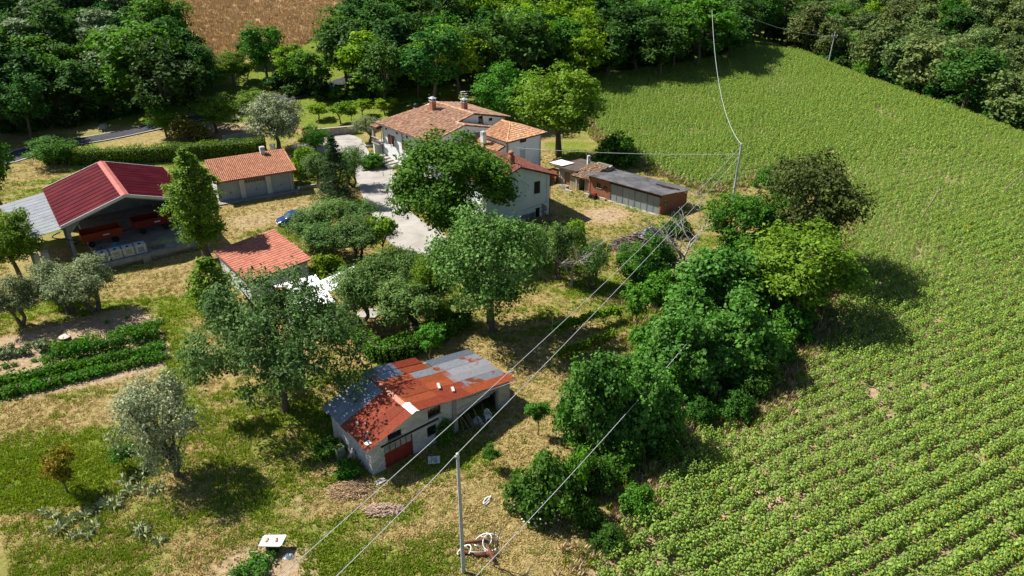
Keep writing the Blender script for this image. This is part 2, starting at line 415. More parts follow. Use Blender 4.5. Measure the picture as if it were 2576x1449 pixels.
# saw-cut joints as thin dark strips let into the slab
M_JOINT = M("joint_dark", [(0.09, 0.08, 0.07)], rough=0.95)
for (a, b_) in [((838, 352), (900, 352)), ((868, 408), (935, 396)), ((895, 470), (985, 455)), ((930, 530), (1015, 500)), ((962, 430), (1000, 600))]:
    A, B = gp(*a), gp(*b_); d = (B-A); d.z = 0; d.normalize(); n = Vector((-d.y, d.x, 0))
    mb = MB(); za = A.z+0.134; zb = B.z+0.134
    mb.hexa([(*(A-n*0.05)[:2], za-0.03), (*(B-n*0.05)[:2], zb-0.03), (*(B+n*0.05)[:2], zb-0.03), (*(A+n*0.05)[:2], za-0.03)],
            [(*(A-n*0.05)[:2], za), (*(B-n*0.05)[:2], zb), (*(B+n*0.05)[:2], zb), (*(A+n*0.05)[:2], za)])
    mb.build("slab_joint", M_JOINT, drive)

# ------------------------------------------------------------------ instancing of uncountable growth
HIDE = bpy.data.collections.new("growth_prototypes")     # not linked to the scene
def scatter(name, pts, rz, sc, idx, protos, tilt=None):
    coll = bpy.data.collections.new(name+"_set")
    for i, me in enumerate(protos):
        o = bpy.data.objects.new("%s_form_%02d" % (name, i), me); coll.objects.link(o)
    me = bpy.data.meshes.new(name); n = len(pts)
    me.vertices.add(n); me.vertices.foreach_set("co", np.asarray(pts, np.float32).ravel())
    tilt = np.zeros((n, 2)) if tilt is None else tilt
    rot = np.stack([tilt[:, 0], tilt[:, 1], rz], -1)
    a = me.attributes.new("rot", 'FLOAT_VECTOR', 'POINT'); a.data.foreach_set("vector", rot.astype(np.float32).ravel())
    a = me.attributes.new("siz", 'FLOAT', 'POINT'); a.data.foreach_set("value", np.asarray(sc, np.float32))
    a = me.attributes.new("pick", 'INT', 'POINT'); a.data.foreach_set("value", np.asarray(idx, np.int32))
    me.update()
    o = link(name, me)
    ng = bpy.data.node_groups.new(name+"_nodes", 'GeometryNodeTree')
    ng.interface.new_socket("Geometry", in_out='INPUT', socket_type='NodeSocketGeometry')
    ng.interface.new_socket("Geometry", in_out='OUTPUT', socket_type='NodeSocketGeometry')
    N = ng.nodes; L = ng.links
    gi = N.new("NodeGroupInput"); go = N.new("NodeGroupOutput")
    ci = N.new("GeometryNodeCollectionInfo"); ci.inputs["Collection"].default_value = coll
    ci.inputs["Separate Children"].default_value = True; ci.inputs["Reset Children"].default_value = True
    ip = N.new("GeometryNodeInstanceOnPoints"); ip.inputs["Pick Instance"].default_value = True
    def na(nm, t):
        q = N.new("GeometryNodeInputNamedAttribute"); q.data_type = t; q.inputs["Name"].default_value = nm; return q.outputs["Attribute"]
    L.new(gi.outputs[0], ip.inputs["Points"]); L.new(ci.outputs[0], ip.inputs["Instance"])
    L.new(na("pick", 'INT'), ip.inputs["Instance Index"])
    er = N.new("FunctionNodeEulerToRotation"); L.new(na("rot", 'FLOAT_VECTOR'), er.inputs[0]); L.new(er.outputs[0], ip.inputs["Rotation"])
    L.new(na("siz", 'FLOAT'), ip.inputs["Scale"])
    L.new(ip.outputs[0], go.inputs[0])
    md = o.modifiers.new("scatter", 'NODES'); md.node_group = ng
    return stuff(o)

# ------------------------------------------------------------------ sunflower field
M_SUNL = M("sunflower_leaf", [(0.175, 0.285, 0.042), (0.285, 0.395, 0.085)], 0.12, 0.6, 0, island=0.38, objr=0.15, trans=0.28, spec=0.2)
M_SUNF = M("sunflower_petal", [(0.72, 0.52, 0.02)], 1, 0.6, island=0.2, trans=0.2)
M_SUNC = M("sunflower_disc", [(0.10, 0.055, 0.015)], 1, 0.9)
M_SUNS = M("sunflower_stem", [(0.10, 0.16, 0.04)], 1, 0.8)
def sunflower(seed, head, hgt_=1.35):
    r = random.Random(seed); mb = MB()
    top = (r.uniform(-.06, .06), r.uniform(-.06, .06), hgt_)
    mb.tube([(0, 0, -0.1), (top[0]*.4, top[1]*.4, hgt_*.55), top], [.02, .018, .014], 3, 0, False)
    n = 15
    for k in range(n):
        z = hgt_*(0.30+0.68*k/(n-1)); a = k*2.4+r.uniform(-.3, .3); l = (0.24 if k < 11 else .16)*r.uniform(.85, 1.3)
        if k < 4: l *= 1.1
        c, s = math.cos(a), math.sin(a); w_ = l*.46; st = 0.10
        up = 0.10 if k < 9 else 0.16; dr = -0.10*l/.24
        def P(d, sd, zz): return (c*d-s*sd, s*d+c*sd, z+zz)
        mb.add([P(0.01, 0, 0), P(st, 0, up*.6), P(st+l*.38, -w_, up*.5), P(st+l*.45, 0, up*.75), P(st+l*.38, w_, up*.5), P(st+l, 0, dr)],
               [(0, 1, 3), (1, 2, 3), (1, 3, 4), (3, 2, 5), (4, 3, 5)], 1)
    if head:
        a = r.uniform(-0.9, 0.9)-0.1; d = Vector((math.cos(a), math.sin(a), 0.25)).normalized()
        u_ = d.cross(Vector((0, 0, 1))).normalized(); v_ = d.cross(u_); c0 = Vector(top)+Vector((0, 0, .06))+d*.05
        R = .055; vs = [c0+(u_*math.cos(t)+v_*math.sin(t))*R for t in np.linspace(0, 2*PI, 9)[:-1]]
        mb.add(vs, [tuple(range(8))], 3)
        for t in np.linspace(0, 2*PI, 9)[:-1]:
            e = u_*math.cos(t)+v_*math.sin(t); g = d.cross(e)
            p = c0+e*R*.8; q = c0+e*R*2.0-d*.02
            mb.add([p-g*.03, c0+e*R*1.5-g*.045, q, c0+e*R*1.5+g*.045, p+g*.03], [(0, 1, 2, 3, 4)], 2)
    return mb.mesh("sunflower_form", [M_SUNS, M_SUNL, M_SUNF, M_SUNC])
def build_field():
    ra = math.radians(27.0); ex = np.array([math.cos(ra), math.sin(ra)]); ey = np.array([-math.sin(ra), math.cos(ra)])
    A = np.arange(-40, 220, 0.30); B = np.repeat(np.arange(-80, 200, 1.26), 2); B[::2] -= .21; B[1::2] += .21
    a, b_ = np.meshgrid(A, B); a = a+np.random.uniform(-.12, .12, a.shape); b_ = b_+np.random.normal(0, .045, b_.shape)
    b_ = b_+1.1*np.sin(a/38.0)
    x = (a*ex[0]+b_*ey[0]).ravel(); y = (a*ex[1]+b_*ey[1]).ravel()
    k = inpoly(x, y, FIELD) & (y > 22); x, y = x[k], y[k]
    ed = dseg(x, y, FIELD[1:24]); thin = vnoise(x, y, 6, 11)
    keep = (np.random.rand(len(x)) < np.clip(0.25+ed/2.2, 0, 1)*.93) & ~((thin < 0.12) & (np.random.rand(len(x)) < .5)) & ~((vnoise(x, y, 2.2, 13) < .10) & (np.random.rand(len(x)) < .6))
    x, y, ed = x[keep], y[keep], ed[keep]
    z = zt(x, y); n = len(x)
    hv = 0.62+0.30*vnoise(x, y, 11, 21)+np.random.uniform(-.15, .15, n)
    hv = hv*np.clip(0.75+ed/8, .7, 1.0)
    idx = np.where(np.random.rand(n) < 0.30, np.random.randint(0, 5, n), np.random.randint(5, 9, n))
    protos = [sunflower(i, True) for i in range(5)]+[sunflower(20+i, False) for i in range(4)]
    o = scatter("sunflower_crop", np.stack([x, y, z], -1), np.where(idx < 5, np.random.normal(0, .25, n), np.random.rand(n)*6.28), hv, idx, protos, np.random.normal(0, .07, (n, 2)))
    tag(o, "field of flowering sunflowers in rows over the whole right side", "sunflowers")
    return n
NSUN = build_field()

# ------------------------------------------------------------------ grass, wheat
M_STRAW = M("dry_grass_blade", [(0.42, 0.33, 0.14)], 1, 0.9, island=0.3, objr=0.2, trans=0.2, hue=0.012)
M_GRASS = M("green_grass_blade", [(0.15, 0.23, 0.018), (0.26, 0.31, 0.04)], 0.3, 0.7, island=0.3, objr=0.25, trans=0.25, hue=0.015)
M_WHEAT = M("ripe_wheat", [(0.50, 0.36, 0.19)], 1, 0.9, island=0.3, objr=0.3, hue=0.01)
def tuft(seed, mat, n, h, spread, lean):
    r = random.Random(seed); mb = MB()
    for _ in range(n):
        a = r.uniform(0, 6.28); d = spread*math.sqrt(r.random()); x, y = d*math.cos(a), d*math.sin(a)
        t = r.uniform(0, 6.28); hh = h*r.uniform(.5, 1.1); w_ = .014*r.uniform(.8, 1.8)*(1+h)
        lx, ly = lean*hh*r.uniform(.3, 1.2)*math.cos(t), lean*hh*r.uniform(.3, 1.2)*math.sin(t)
        px, py = -math.sin(t+.5)*w_, math.cos(t+.5)*w_
        mb.add([(x-px, y-py, -.03), (x+px, y+py, -.03), (x+lx*.5+px, y+ly*.5+py, hh*.6), (x+lx, y+ly, hh), (x+lx*.5-px, y+ly*.5-py, hh*.6)], [(0, 1, 2, 4), (4, 2, 3)])
    return mb.mesh("tuft", mat)
BLD_POLYS = []          # footprints to keep clear (filled below, used by build_grass at the end)
def build_grass():
    N0 = 190000
    y = 24+np.random.rand(N0)**1.35*88; x = (np.random.rand(N0)*2-1)*(y*0.78+6)
    k = ~inpoly(x, y, FIELD) & ~inpoly(x, y, DRIVE) & (x < 46) & (dseg(x, y, ROAD) > 2.6)
    for p in BLD_POLYS: k &= ~inpoly(x, y, p)
    x, y = x[k], y[k]
    gr = gmask(GGREEN, x, y); so_ = gmask(GSOIL, x, y); n = len(x)
    fine = vnoise(x, y, 0.9, 31)
    isg = np.random.rand(n) < np.clip(gr*1.15+0.7*(fine-.5), .04, .97)
    keep = np.random.rand(n) < np.where(isg, 0.92, 0.62)*np.clip(1.05-so_*1.25, 0.0, 1)*np.clip(0.45+fine, 0, 1)
    x, y, isg, gr = x[keep], y[keep], isg[keep], gr[keep]; n = len(x)
    idx = np.where(isg, np.random.randint(4, 8, n), np.random.randint(0, 4, n))
    protos = [tuft(i, M_STRAW, 13, .13, .20, 1.1) for i in range(4)]+[tuft(10+i, M_GRASS, 14, .17, .19, .8) for i in range(4)]
    sc = np.random.uniform(.6, 1.25, n)*np.where(isg, .8+.5*gr, .95)
    o = scatter("meadow_grass", np.stack([x, y, zt(x, y)], -1), np.random.rand(n)*6.28, sc, idx, protos)
    tag(o, "short dry straw and green grass covering the farmyard ground", "grass")
    # wheat
    N1 = 90000
    xw = np.random.uniform(-170, 20, N1); yw = np.random.uniform(130, 260, N1)
    k = inpoly(xw, yw, WHEAT); xw, yw = xw[k], yw[k]; n = len(xw)
    o = scatter("wheat_crop", np.stack([xw, yw, zt(xw, yw)], -1), np.random.rand(n)*6.28, np.random.uniform(.7, 1.25, n), np.random.randint(0, 3, n),
                [tuft(40+i, M_WHEAT, 16, .75, .38, .45) for i in range(3)])
    tag(o, "ripe brown wheat on the slope at the top left", "wheat")

# ------------------------------------------------------------------ building helpers
def v2(p): return Vector((p[0], p[1]))
def part(mb, name, mat, root, sub=None, smooth=False):
    L = root.location
    mb.v = [(p[0]-L[0], p[1]-L[1], p[2]-L[2]) for p in mb.v]
    return link(name, mb.mesh(name, mat, smooth), sub or root)
def lerp_top(tops, a):
    if not isinstance(tops, (list, tuple)): return tops
    for (a0, z0), (a1, z1) in zip(tops, tops[1:]):
        if a <= a1+1e-6: return z0+(z1-z0)*(a-a0)/max(a1-a0, 1e-6)
    return tops[-1][1]
def wall(mb, A, B, z0, tops, holes=(), th=0.25, mi=0):
    A, B = v2(A), v2(B); L = (B-A).length; d = (B-A)/L; n = Vector((-d.y, d.x))
    cuts = {0.0, L}
    for h in holes: cuts |= {h[0], h[1]}
    if isinstance(tops, (list, tuple)): cuts |= {t[0] for t in tops if 0 < t[0] < L}
    cuts = sorted(cuts)
    for a0, a1 in zip(cuts, cuts[1:]):
        if a1-a0 < 1e-4: continue
        am = (a0+a1)/2; t0, t1 = lerp_top(tops, a0), lerp_top(tops, a1)
        hs = sorted([(h[2], h[3]) for h in holes if h[0] <= am <= h[1]]); zb = z0
        for (h0, h1) in hs+[(None, None)]:
            e0, e1 = (t0, t1) if h0 is None else (h0, h0)
            if max(e0, e1)-zb > 1e-3:
                p0, p1 = A+d*a0, A+d*a1; q0, q1 = p0+n*th, p1+n*th
                mb.hexa([(*p0, zb), (*p1, zb), (*q1, zb), (*q0, zb)], [(*p0, e0), (*p1, e1), (*q1, e1), (*q0, e0)], mi)
            if h1 is not None: zb = h1
def win(root, A, B, h, frame_mat, pane_mat, bars=1, rec=0.10, sill=None, fw=0.06, name="window", cross=0):
    A, B = v2(A), v2(B); d = (B-A).normalized(); n = Vector((-d.y, d.x)); a0, a1, z0, z1 = h
    o = A; mb = MB()
    def bx(x0, x1, zz0, zz1, b0=rec-0.03, b1=rec+0.03, m=mb): m.obox(o, d, n, x0, x1, b0, b1, zz0, zz1)
    bx(a0, a1, z0, z0+fw); bx(a0, a1, z1-fw, z1); bx(a0, a0+fw, z0+fw, z1-fw); bx(a1-fw, a1, z0+fw, z1-fw)
    for k in range(bars):
        c = a0+(a1-a0)*(k+1)/(bars+1); bx(c-fw*.4, c+fw*.4, z0+fw, z1-fw)
    for k in range(cross):
        c = z0+(z1-z0)*(k+1)/(cross+1); bx(a0+fw, a1-fw, c-fw*.3, c+fw*.3, rec-.025, rec+.025)
    f = part(mb, name, frame_mat, root)
    mb = MB(); mb.obox(o, d, n, a0+fw*.5, a1-fw*.5, rec+0.0, rec+0.012, z0+fw*.5, z1-fw*.5); part(mb, "pane", pane_mat, root, f)
    if sill is not None:
        mb = MB(); mb.obox(o, d, n, a0-.08, a1+.08, -.06, rec, z0-.07, z0-.005); part(mb, "sill", sill, root, f)
    return f
def slab_box(root, name, A, B, a0, a1, b0, b1, z0, z1, mat, sub=None):
    A, B = v2(A), v2(B); d = (B-A).normalized(); n = Vector((-d.y, d.x)); mb = MB()
    mb.obox(A, d, n, a0, a1, b0, b1, z0, z1); return part(mb, name, mat, root, sub)
def tiles(poly, eave_dir, cw=0.21, cl=0.36, jit=0.02, rad=0.085, seed=0, zoff=0.03):
    """half-round clay tiles laid in courses on a plane polygon (3d points); eave_dir runs along the eave"""
    r = random.Random(seed); P = [Vector(p) for p in poly]
    nrm = (P[1]-P[0]).cross(P[2]-P[0]).normalized()
    if nrm.z < 0: nrm = -nrm
    ux = Vector(eave_dir); ux = (ux-nrm*ux.dot(nrm)).normalized(); uy = nrm.cross(ux)
    if uy.z < 0: uy = -uy
    o = P[0]; q = [((p-o).dot(ux), (p-o).dot(uy)) for p in P]
    x0, x1 = min(a for a, _ in q), max(a for a, _ in q); y0, y1 = min(b for _, b in q), max(b for _, b in q)
    nx, ny = int((x1-x0)/cw), max(1, int((y1-y0)/cl)); mb = MB(); an = [PI*k/4 for k in range(5)]
    cx = np.array([x0+(i+.5)*(x1-x0)/nx for i in range(nx)]); cy = np.array([y0+(j+.5)*(y1-y0)/ny for j in range(ny)])
    gx, gy = np.meshgrid(cx, cy); ins = inpoly(gx, gy, q)
    cw2 = (x1-x0)/nx; l2 = (y1-y0)/ny
    for j in range(ny):
        for i in range(nx):
            if not ins[j, i]: continue
            a, b_ = cx[i]+r.gauss(0, jit*.5), cy[j]+r.gauss(0, jit); sk = r.gauss(0, jit*.6); dz = zoff+r.uniform(0, jit*.7)
            vs = []
            for (bb, rr, up, s2) in ((b_-l2*.56, rad*1.12, .045, -sk), (b_+l2*.52, rad*.9, .0, sk)):
                for t in an:
                    p = o+ux*(a+s2+math.cos(t)*rr)+uy*bb+nrm*(dz+up+math.sin(t)*rr*.85); vs.append(p)
            fs = [(k, k+1, k+6, k+5) for k in range(4)]+[(0, 1, 2, 3, 4)]
            mb.add(vs, fs)
    return mb
def ridge_tiles(p, q, rad=0.13, l=0.4, seed=1):
    p, q = Vector(p), Vector(q); r = random.Random(seed); mb = MB(); L = (q-p).length; n = max(1, int(L/l)); d = (q-p)/L
    s = d.cross(Vector((0, 0, 1))).normalized(); u = s.cross(d)
    for k in range(n):
        a, b_ = p+d*(L*k/n-.03), p+d*(L*(k+1)/n+.02); vs = []
        for c, rr, up in ((a, rad*1.1, .03), (b_, rad*.92, 0)):
            for t in range(6):
                an = PI*t/5; vs.append(c+s*math.cos(an)*rr+u*(math.sin(an)*rr*.8+up+.02+r.uniform(0, .012)))
        mb.add(vs, [(i, i+1, i+7, i+6) for i in range(5)]+[(0, 1, 2, 3, 4, 5)])
    return mb
def corr(P0, ux, uy, width, length, pitch=0.15, amp=0.022, seg=4, trap=False, bow=0.0, nl=2):
    """corrugated sheet: ribs run along uy"""
    ux, uy = Vector(ux).normalized(), Vector(uy).normalized(); nm = ux.cross(uy)
    if nm.z < 0: nm = -nm
    n = max(2, int(round(width/pitch)))*seg; mb = MB(); P0 = Vector(P0); vs = []
    for j in range(nl+1):
        t = j/nl
        for i in range(n+1):
            ph = i/seg
            if trap: h = amp*2*(1.0 if (i % seg) in (0,) else 0.0)
            else: h = amp*math.sin(2*PI*ph)
            vs.append(P0+ux*(width*i/n)+uy*(length*t)+nm*(h+bow*math.sin(PI*t)))
    mb.add(vs, [(j*(n+1)+i, j*(n+1)+i+1, (j+1)*(n+1)+i+1, (j+1)*(n+1)+i) for j in range(nl) for i in range(n)])
    return mb
def chimney(root, c, w_, z0, z1, mat, cap_mat, kind="slab", name="chimney", sub=None, dark=None, ang=0.0):
    ex = (math.cos(ang), math.sin(ang)); ey = (-ex[1], ex[0]); mb = MB(); h = w_/2
    mb.obox(c, ex, ey, -h, h, -h, h, z0, z1); ch = part(mb, name, mat, root, sub)
    par = ch if sub is None else sub
    mb = MB()
    if kind == "slab":
        mb.obox(c, ex, ey, -h*.8, h*.8, -h*.8, h*.8, z1, z1+.10)
        for s in (-1, 1):
            for t in (-1, 1): mb.obox(c, ex, ey, s*h*.85-.05, s*h*.85+.05, t*h*.85-.05, t*h*.85+.05, z1+.02, z1+.38)
        q = h*1.35
        P = lambda a, b_, z: (c[0]+ex[0]*a+ey[0]*b_, c[1]+ex[1]*a+ey[1]*b_, z)
        mb.hexa([P(-q, -q, z1+.38), P(q, -q, z1+.38), P(q, q, z1+.38), P(-q, q, z1+.38)], [P(-q*.15, -q*.15, z1+.62), P(q*.15, -q*.15, z1+.62), P(q*.15, q*.15, z1+.62), P(-q*.15, q*.15, z1+.62)])
        mb.obox(c, ex, ey, -h*1.15, h*1.15, -h*1.15, h*1.15, z1-.06, z1+.015)
    elif kind == "drum":
        mb.lathe((c[0], c[1], z1), [(h*.95, 0), (h*1.1, .06), (h*.85, .1), (h*.85, .42), (h*1.15, .45), (h*1.0, .56), (h*.3, .70)], 12)
    elif kind == "ribs":
        for k in range(3): mb.obox(c, ex, ey, -h*1.1, h*1.1, -h*1.1, h*1.1, z1+.02+k*.17, z1+.10+k*.17)
        mb.obox(c, ex, ey, -h*.75, h*.75, -h*.75, h*.75, z1, z1+.5)
    part(mb, "chimney_cap", cap_mat, root, ch if sub is None else None)
    return ch
def footprint(pts, grow=0.1):
    c = sum((v2(p) for p in pts), Vector((0, 0)))/len(pts)
    BLD_POLYS.append([tuple(c+(v2(p)-c)*(1+grow/max((v2(p)-c).length, .1))) for p in pts])

M_WHITE = M("white_plaster", [(0.66, 0.66, 0.67), (0.80, 0.80, 0.80)], 0.5, 0.92, 0.15, 30, detail=8, contrast=(.2, .6))
M_AQUA = M("pale_aqua_plaster", [(0.42, 0.50, 0.50), (0.55, 0.64, 0.63), (0.63, 0.70, 0.69)], 0.6, 0.95, 0.2, 30, detail=9, contrast=(.25, .6))
M_BARE = M("bare_render_patch", [(0.14, 0.15, 0.15), (0.26, 0.27, 0.27)], 3, 0.95, .5, 20)
M_GREYW = M("grey_white_paint", [(0.50, 0.50, 0.49), (0.66, 0.66, 0.65)], 0.8, 0.9, 0.1, 30)
M_TILE = M("weathered_clay_tile", [(0.32, 0.165, 0.10), (0.46, 0.275, 0.18), (0.54, 0.37, 0.27)], 2.2, 0.9, 0.2, 30, island=0.33, detail=4)
M_TILE2 = M("new_clay_tile", [(0.42, 0.16, 0.085), (0.52, 0.26, 0.165)], 1.5, 0.85, 0.1, 30, island=0.16, detail=4)
M_TILE3 = M("wing_clay_tile", [(0.42, 0.17, 0.08), (0.56, 0.31, 0.17), (0.62, 0.42, 0.27)], 2.6, 0.9, 0.1, 30, island=0.25, detail=4)
M_TILED = M("dark_red_tile", [(0.20, 0.065, 0.05), (0.30, 0.12, 0.085)], 2, 0.9, 0.1, 30, island=0.25)
M_DECK = M("roof_underside_wood", [(0.075, 0.045, 0.028), (0.12, 0.075, 0.045)], 2, 0.9)
M_BROWNW = M("brown_shutter_wood", [(0.16, 0.05, 0.022), (0.24, 0.085, 0.04)], 4, 0.7, stretch=(1, 1, 8))
M_DARKW = M("dark_brown_shutter", [(0.022, 0.012, 0.010), (0.04, 0.022, 0.016)], 4, 0.7)
M_GLASS = M("dark_window_glass", [(0.012, 0.015, 0.018)], rough=0.08, spec=0.6)
M_BRICK = None
def brick_mat(name, c1, c2, mortar, scale, bw=0.5, rh=0.25, rot=None, bumpd=0.02):
    m = bpy.data.materials.new(name); m.use_nodes = True; N = m.node_tree.nodes; L = m.node_tree.links; b = N["Principled BSDF"]
    tc = N.new("ShaderNodeTexCoord"); ge = N.new("ShaderNodeNewGeometry")
    sx = N.new("ShaderNodeSeparateXYZ"); L.new(tc.outputs["Object"], sx.inputs[0]); sn = N.new("ShaderNodeSeparateXYZ"); L.new(ge.outputs["Normal"], sn.inputs[0])
    def mt(op, a, c):
        q = N.new("ShaderNodeMath"); q.operation = op
        for i, s in enumerate((a, c)):
            if isinstance(s, (int, float)): q.inputs[i].default_value = s
            else: L.new(s, q.inputs[i])
        return q.outputs[0]
    run = mt('SUBTRACT', mt('MULTIPLY', sx.outputs[0], sn.outputs[1]), mt('MULTIPLY', sx.outputs[1], sn.outputs[0]))
    cx = N.new("ShaderNodeCombineXYZ"); L.new(run, cx.inputs[0]); L.new(sx.outputs[2], cx.inputs[1])
    bt = N.new("ShaderNodeTexBrick"); L.new(cx.outputs[0], bt.inputs["Vector"])
    bt.inputs["Scale"].default_value = scale; bt.inputs["Brick Width"].default_value = bw; bt.inputs["Row Height"].default_value = rh
    bt.inputs["Color1"].default_value = (*c1, 1); bt.inputs["Color2"].default_value = (*c2, 1); bt.inputs["Mortar"].default_value = (*mortar, 1)
    bt.inputs["Mortar Size"].default_value = 0.014
    nz = N.new("ShaderNodeTexNoise"); nz.inputs["Scale"].default_value = 1.3; nz.inputs["Detail"].default_value = 8; L.new(tc.outputs["Object"], nz.inputs[0])
    hs = N.new("ShaderNodeHueSaturation"); L.new(bt.outputs["Color"], hs.inputs["Color"]); L.new(mt('ADD', mt('MULTIPLY', nz.outputs["Fac"], .9), .55), hs.inputs["Value"])
    L.new(hs.outputs[0], b.inputs["Base Color"]); b.inputs["Roughness"].default_value = .93; b.inputs["Specular IOR Level"].default_value = .15
    bp = N.new("ShaderNodeBump"); bp.invert = True; bp.inputs["Distance"].default_value = bumpd; L.new(bt.outputs["Fac"], bp.inputs["Height"]); L.new(bp.outputs[0], b.inputs["Normal"])
    MATS[name] = m; return m
M_BRICK = brick_mat("red_brick_wall", (0.30, 0.095, 0.05), (0.40, 0.15, 0.08), (0.30, 0.26, 0.21), 2.0, .5, .14)
M_CHBR = brick_mat("chimney_brick", (0.33, 0.11, 0.065), (0.42, 0.17, 0.10), (0.34, 0.28, 0.23), 2.0, .5, .14)
M_STONEW = brick_mat("rough_stone_wall", (0.34, 0.29, 0.22), (0.46, 0.41, 0.33), (0.22, 0.19, 0.15), 1.6, .55, .25, bumpd=.05)
M_CAPM = M("grey_chimney_cap", [(0.36, 0.36, 0.35), (0.50, 0.50, 0.49)], 3, .9)
M_DARK = M("dark_metal", [(0.02, 0.02, 0.022)], rough=.6)
M_STEEL = M("galvanised_steel", [(0.34, 0.36, 0.37), (0.50, 0.52, 0.53)], 2, .5, metal=.3, spec=.5)
M_PIPE = M("brown_downpipe", [(0.05, 0.035, 0.03)], rough=.5)

# ------------------------------------------------------------------ main house
E1 = v2((-20.15, 107.46)); hx = v2((0.66, -0.752)).normalized(); hy = v2((0.752, 0.66)).normalized()
def HP(a, b_, z=None):
    p = E1+hx*a+hy*b_
    return p if z is None else (p.x, p.y, z)
def main_house():
    root = empty("farmhouse", (*HP(7, 5), 0), "large white farmhouse with terracotta tiled roofs behind the big round tree", "house")
    ZE, ZR, ZA = 5.65, 7.75, 7.02
    zr0 = ZE+(9.2/6.1)*(ZA-ZE)
    ov = 0.55
    # wall ring of the main block (counter clockwise seen from above: interior to the left)
    c = [HP(ov, ov), HP(13.0, ov), HP(13.0, 13.6), HP(11.3, 13.6), HP(11.3, 17.0), HP(ov, 17.0)]
    footprint(c)
    A, B = HP(ov, ov), HP(13.0, ov)          # sunlit front wall
    hol = [(0.9, 1.35, 4.85, 5.25), (3.7, 4.2, 4.75, 5.15), (6.3, 6.8, 4.75, 5.15), (8.4, 8.9, 4.75, 5.15), (10.6, 11.1, 4.75, 5.15),
           (2.2, 3.2, 2.9, 4.35), (5.8, 6.7, 2.9, 4.25), (9.0, 9.9, 2.9, 4.3), (3.0, 3.5, 0.7, 1.6), (6.6, 7.5, 0.0, 2.05), (10.2, 11.1, 0.6, 1.8)]
    mb = MB(); wall(mb, A, B, -0.3, ZE-.08, hol, .3)
    A2, B2 = HP(13.0, ov), HP(13.0, 11.0)    # lower gable
    wall(mb, A2, B2, -0.3, [(0, ZE-.1), (6.1-ov, ZA-.2), (10.45, 5.85)], [(3.2, 4.2, 2.6, 3.9)], .3)
    A3, B3 = HP(11.3, 4.0), HP(11.3, 15.5)   # upper gable above the annex
    up = [(6.35, 7.25, 5.95, 7.05), (8.35, 9.05, 6.0, 6.42)]
    wall(mb, A3, B3, 4.5, [(0, 6.40), (5.2, zr0-.16), (11.5, 6.15)], up, .3)
    wall(mb, HP(11.3, 15.5), HP(ov, 15.5), -0.3, 6.0, [(3, 4, 2.8, 4.2)], .3)
    wall(mb, HP(ov, 15.5), HP(ov, ov), -0.3, [(0, 6.0), (6, 7.2), (14.95, ZE-.08)], [(3, 4, 2.8, 4.2), (7, 8, 2.8, 4.2)], .3)
    part(mb, "wall", M_WHITE, root)
    # roof: long slope towards the yard, ridge, back slope, annex slopes
    e1, e2 = HP(-.15, -.05, ZE), HP(13.55, -.05, ZE); a_ = HP(13.55, 6.1, ZA); a_in = HP(11.55, 6.1, ZA)
    zr = ZE+(9.2/6.1)*(ZA-ZE); r2 = HP(11.75, 9.2, zr); r1 = HP(2.7, 9.2, zr); s_ = HP(11.75, 6.1, ZA)
    slope = [e1, e2, a_, s_, r2, r1]
    mb = MB(); mb.prism(slope, .14)
    bk = [r1, r2, HP(11.75, 16.2, 6.0), HP(-.1, 16.2, 6.0)]
    mb.prism(bk, .14); mb.prism([e1, r1, HP(-.1, 16.2, 6.0)], .13)
    ar = HP(13.55, 11.3, 5.75); mb.prism([a_, ar, HP(11.62, 11.3, 5.75), a_in], .14)
    rf = part(mb, "roof", M_DECK, root)
    t = tiles(slope, (*hx, 0), .21, .36, .024, seed=3)
    t2 = tiles(bk, (*hx, 0), .30, .5, .02, rad=.12, seed=4); t.add(t2.v, t2.f)
    t2 = tiles([a_, ar, HP(11.62, 11.3, 5.75), a_in], (*hx, 0), .21, .36, .022, seed=5); t.add(t2.v, t2.f)
    t2 = tiles([e1, r1, HP(-.1, 16.2, 6.0)], (*hy, 0), .25, .4, .022, seed=15); t.add(t2.v, t2.f)
    for p, q in ((r1, r2), (e1, r1), (a_in, a_), (a_, e2), (r2, s_), (ar, a_)):
        t2 = ridge_tiles(p, q); t.add(t2.v, t2.f)
    stuff(part(t, "roof_tiles", M_TILE, root, rf))
    mb = MB(); mb.tube([HP(-.2, -.12, ZE-.05), HP(13.6, -.12, ZE-.05)], .07, 6); part(mb, "gutter", M_PIPE, root)
    for a in (.35, 6.0, 12.9):
        mb = MB(); mb.tube([HP(a, -.1, ZE-.08), HP(a, .45, ZE-.45), HP(a, .47, 0.1)], .05, 6); part(mb, "downpipe", M_PIPE, root)
    for h in hol[:5]: win(root, A, B, h, M_DARKW, M_GLASS, 0, .12)
    for i, h in enumerate(hol[5:8]):
        f = win(root, A, B, h, M_BROWNW, M_GLASS, 1, .14, M_GREYW)
        wd = (h[1]-h[0])/2
        for sgn, a in ((-1, h[0]), (1, h[1])):           # half-open shutters
            an = math.radians(62 if sgn > 0 else 20); mbx = MB(); dv = hx*(math.cos(an)*-sgn*-1)+(-hy)*math.sin(an)
            p0 = A+hx*a+(-hy)*.03; p1 = p0+(hx*sgn*math.cos(an)-hy*math.sin(an))*wd
            nn = v2(((p1-p0).y, -(p1-p0).x)).normalized()*.03
            mbx.hexa([(*(p0-nn), h[2]), (*(p1-nn), h[2]), (*(p1+nn), h[2]), (*(p0+nn), h[2])], [(*(p0-nn), h[3]), (*(p1-nn), h[3]), (*(p1+nn), h[3]), (*(p0+nn), h[3])])
            part(mbx, "shutter", M_BROWNW, root)
    win(root, A, B, hol[8], M_GREYW, M_GLASS, 0, .14); win(root, A, B, hol[10], M_GREYW, M_GLASS, 1, .14)
    f = win(root, A, B, hol[9], M_BROWNW, M_DARKW, 1, .14, name="door")
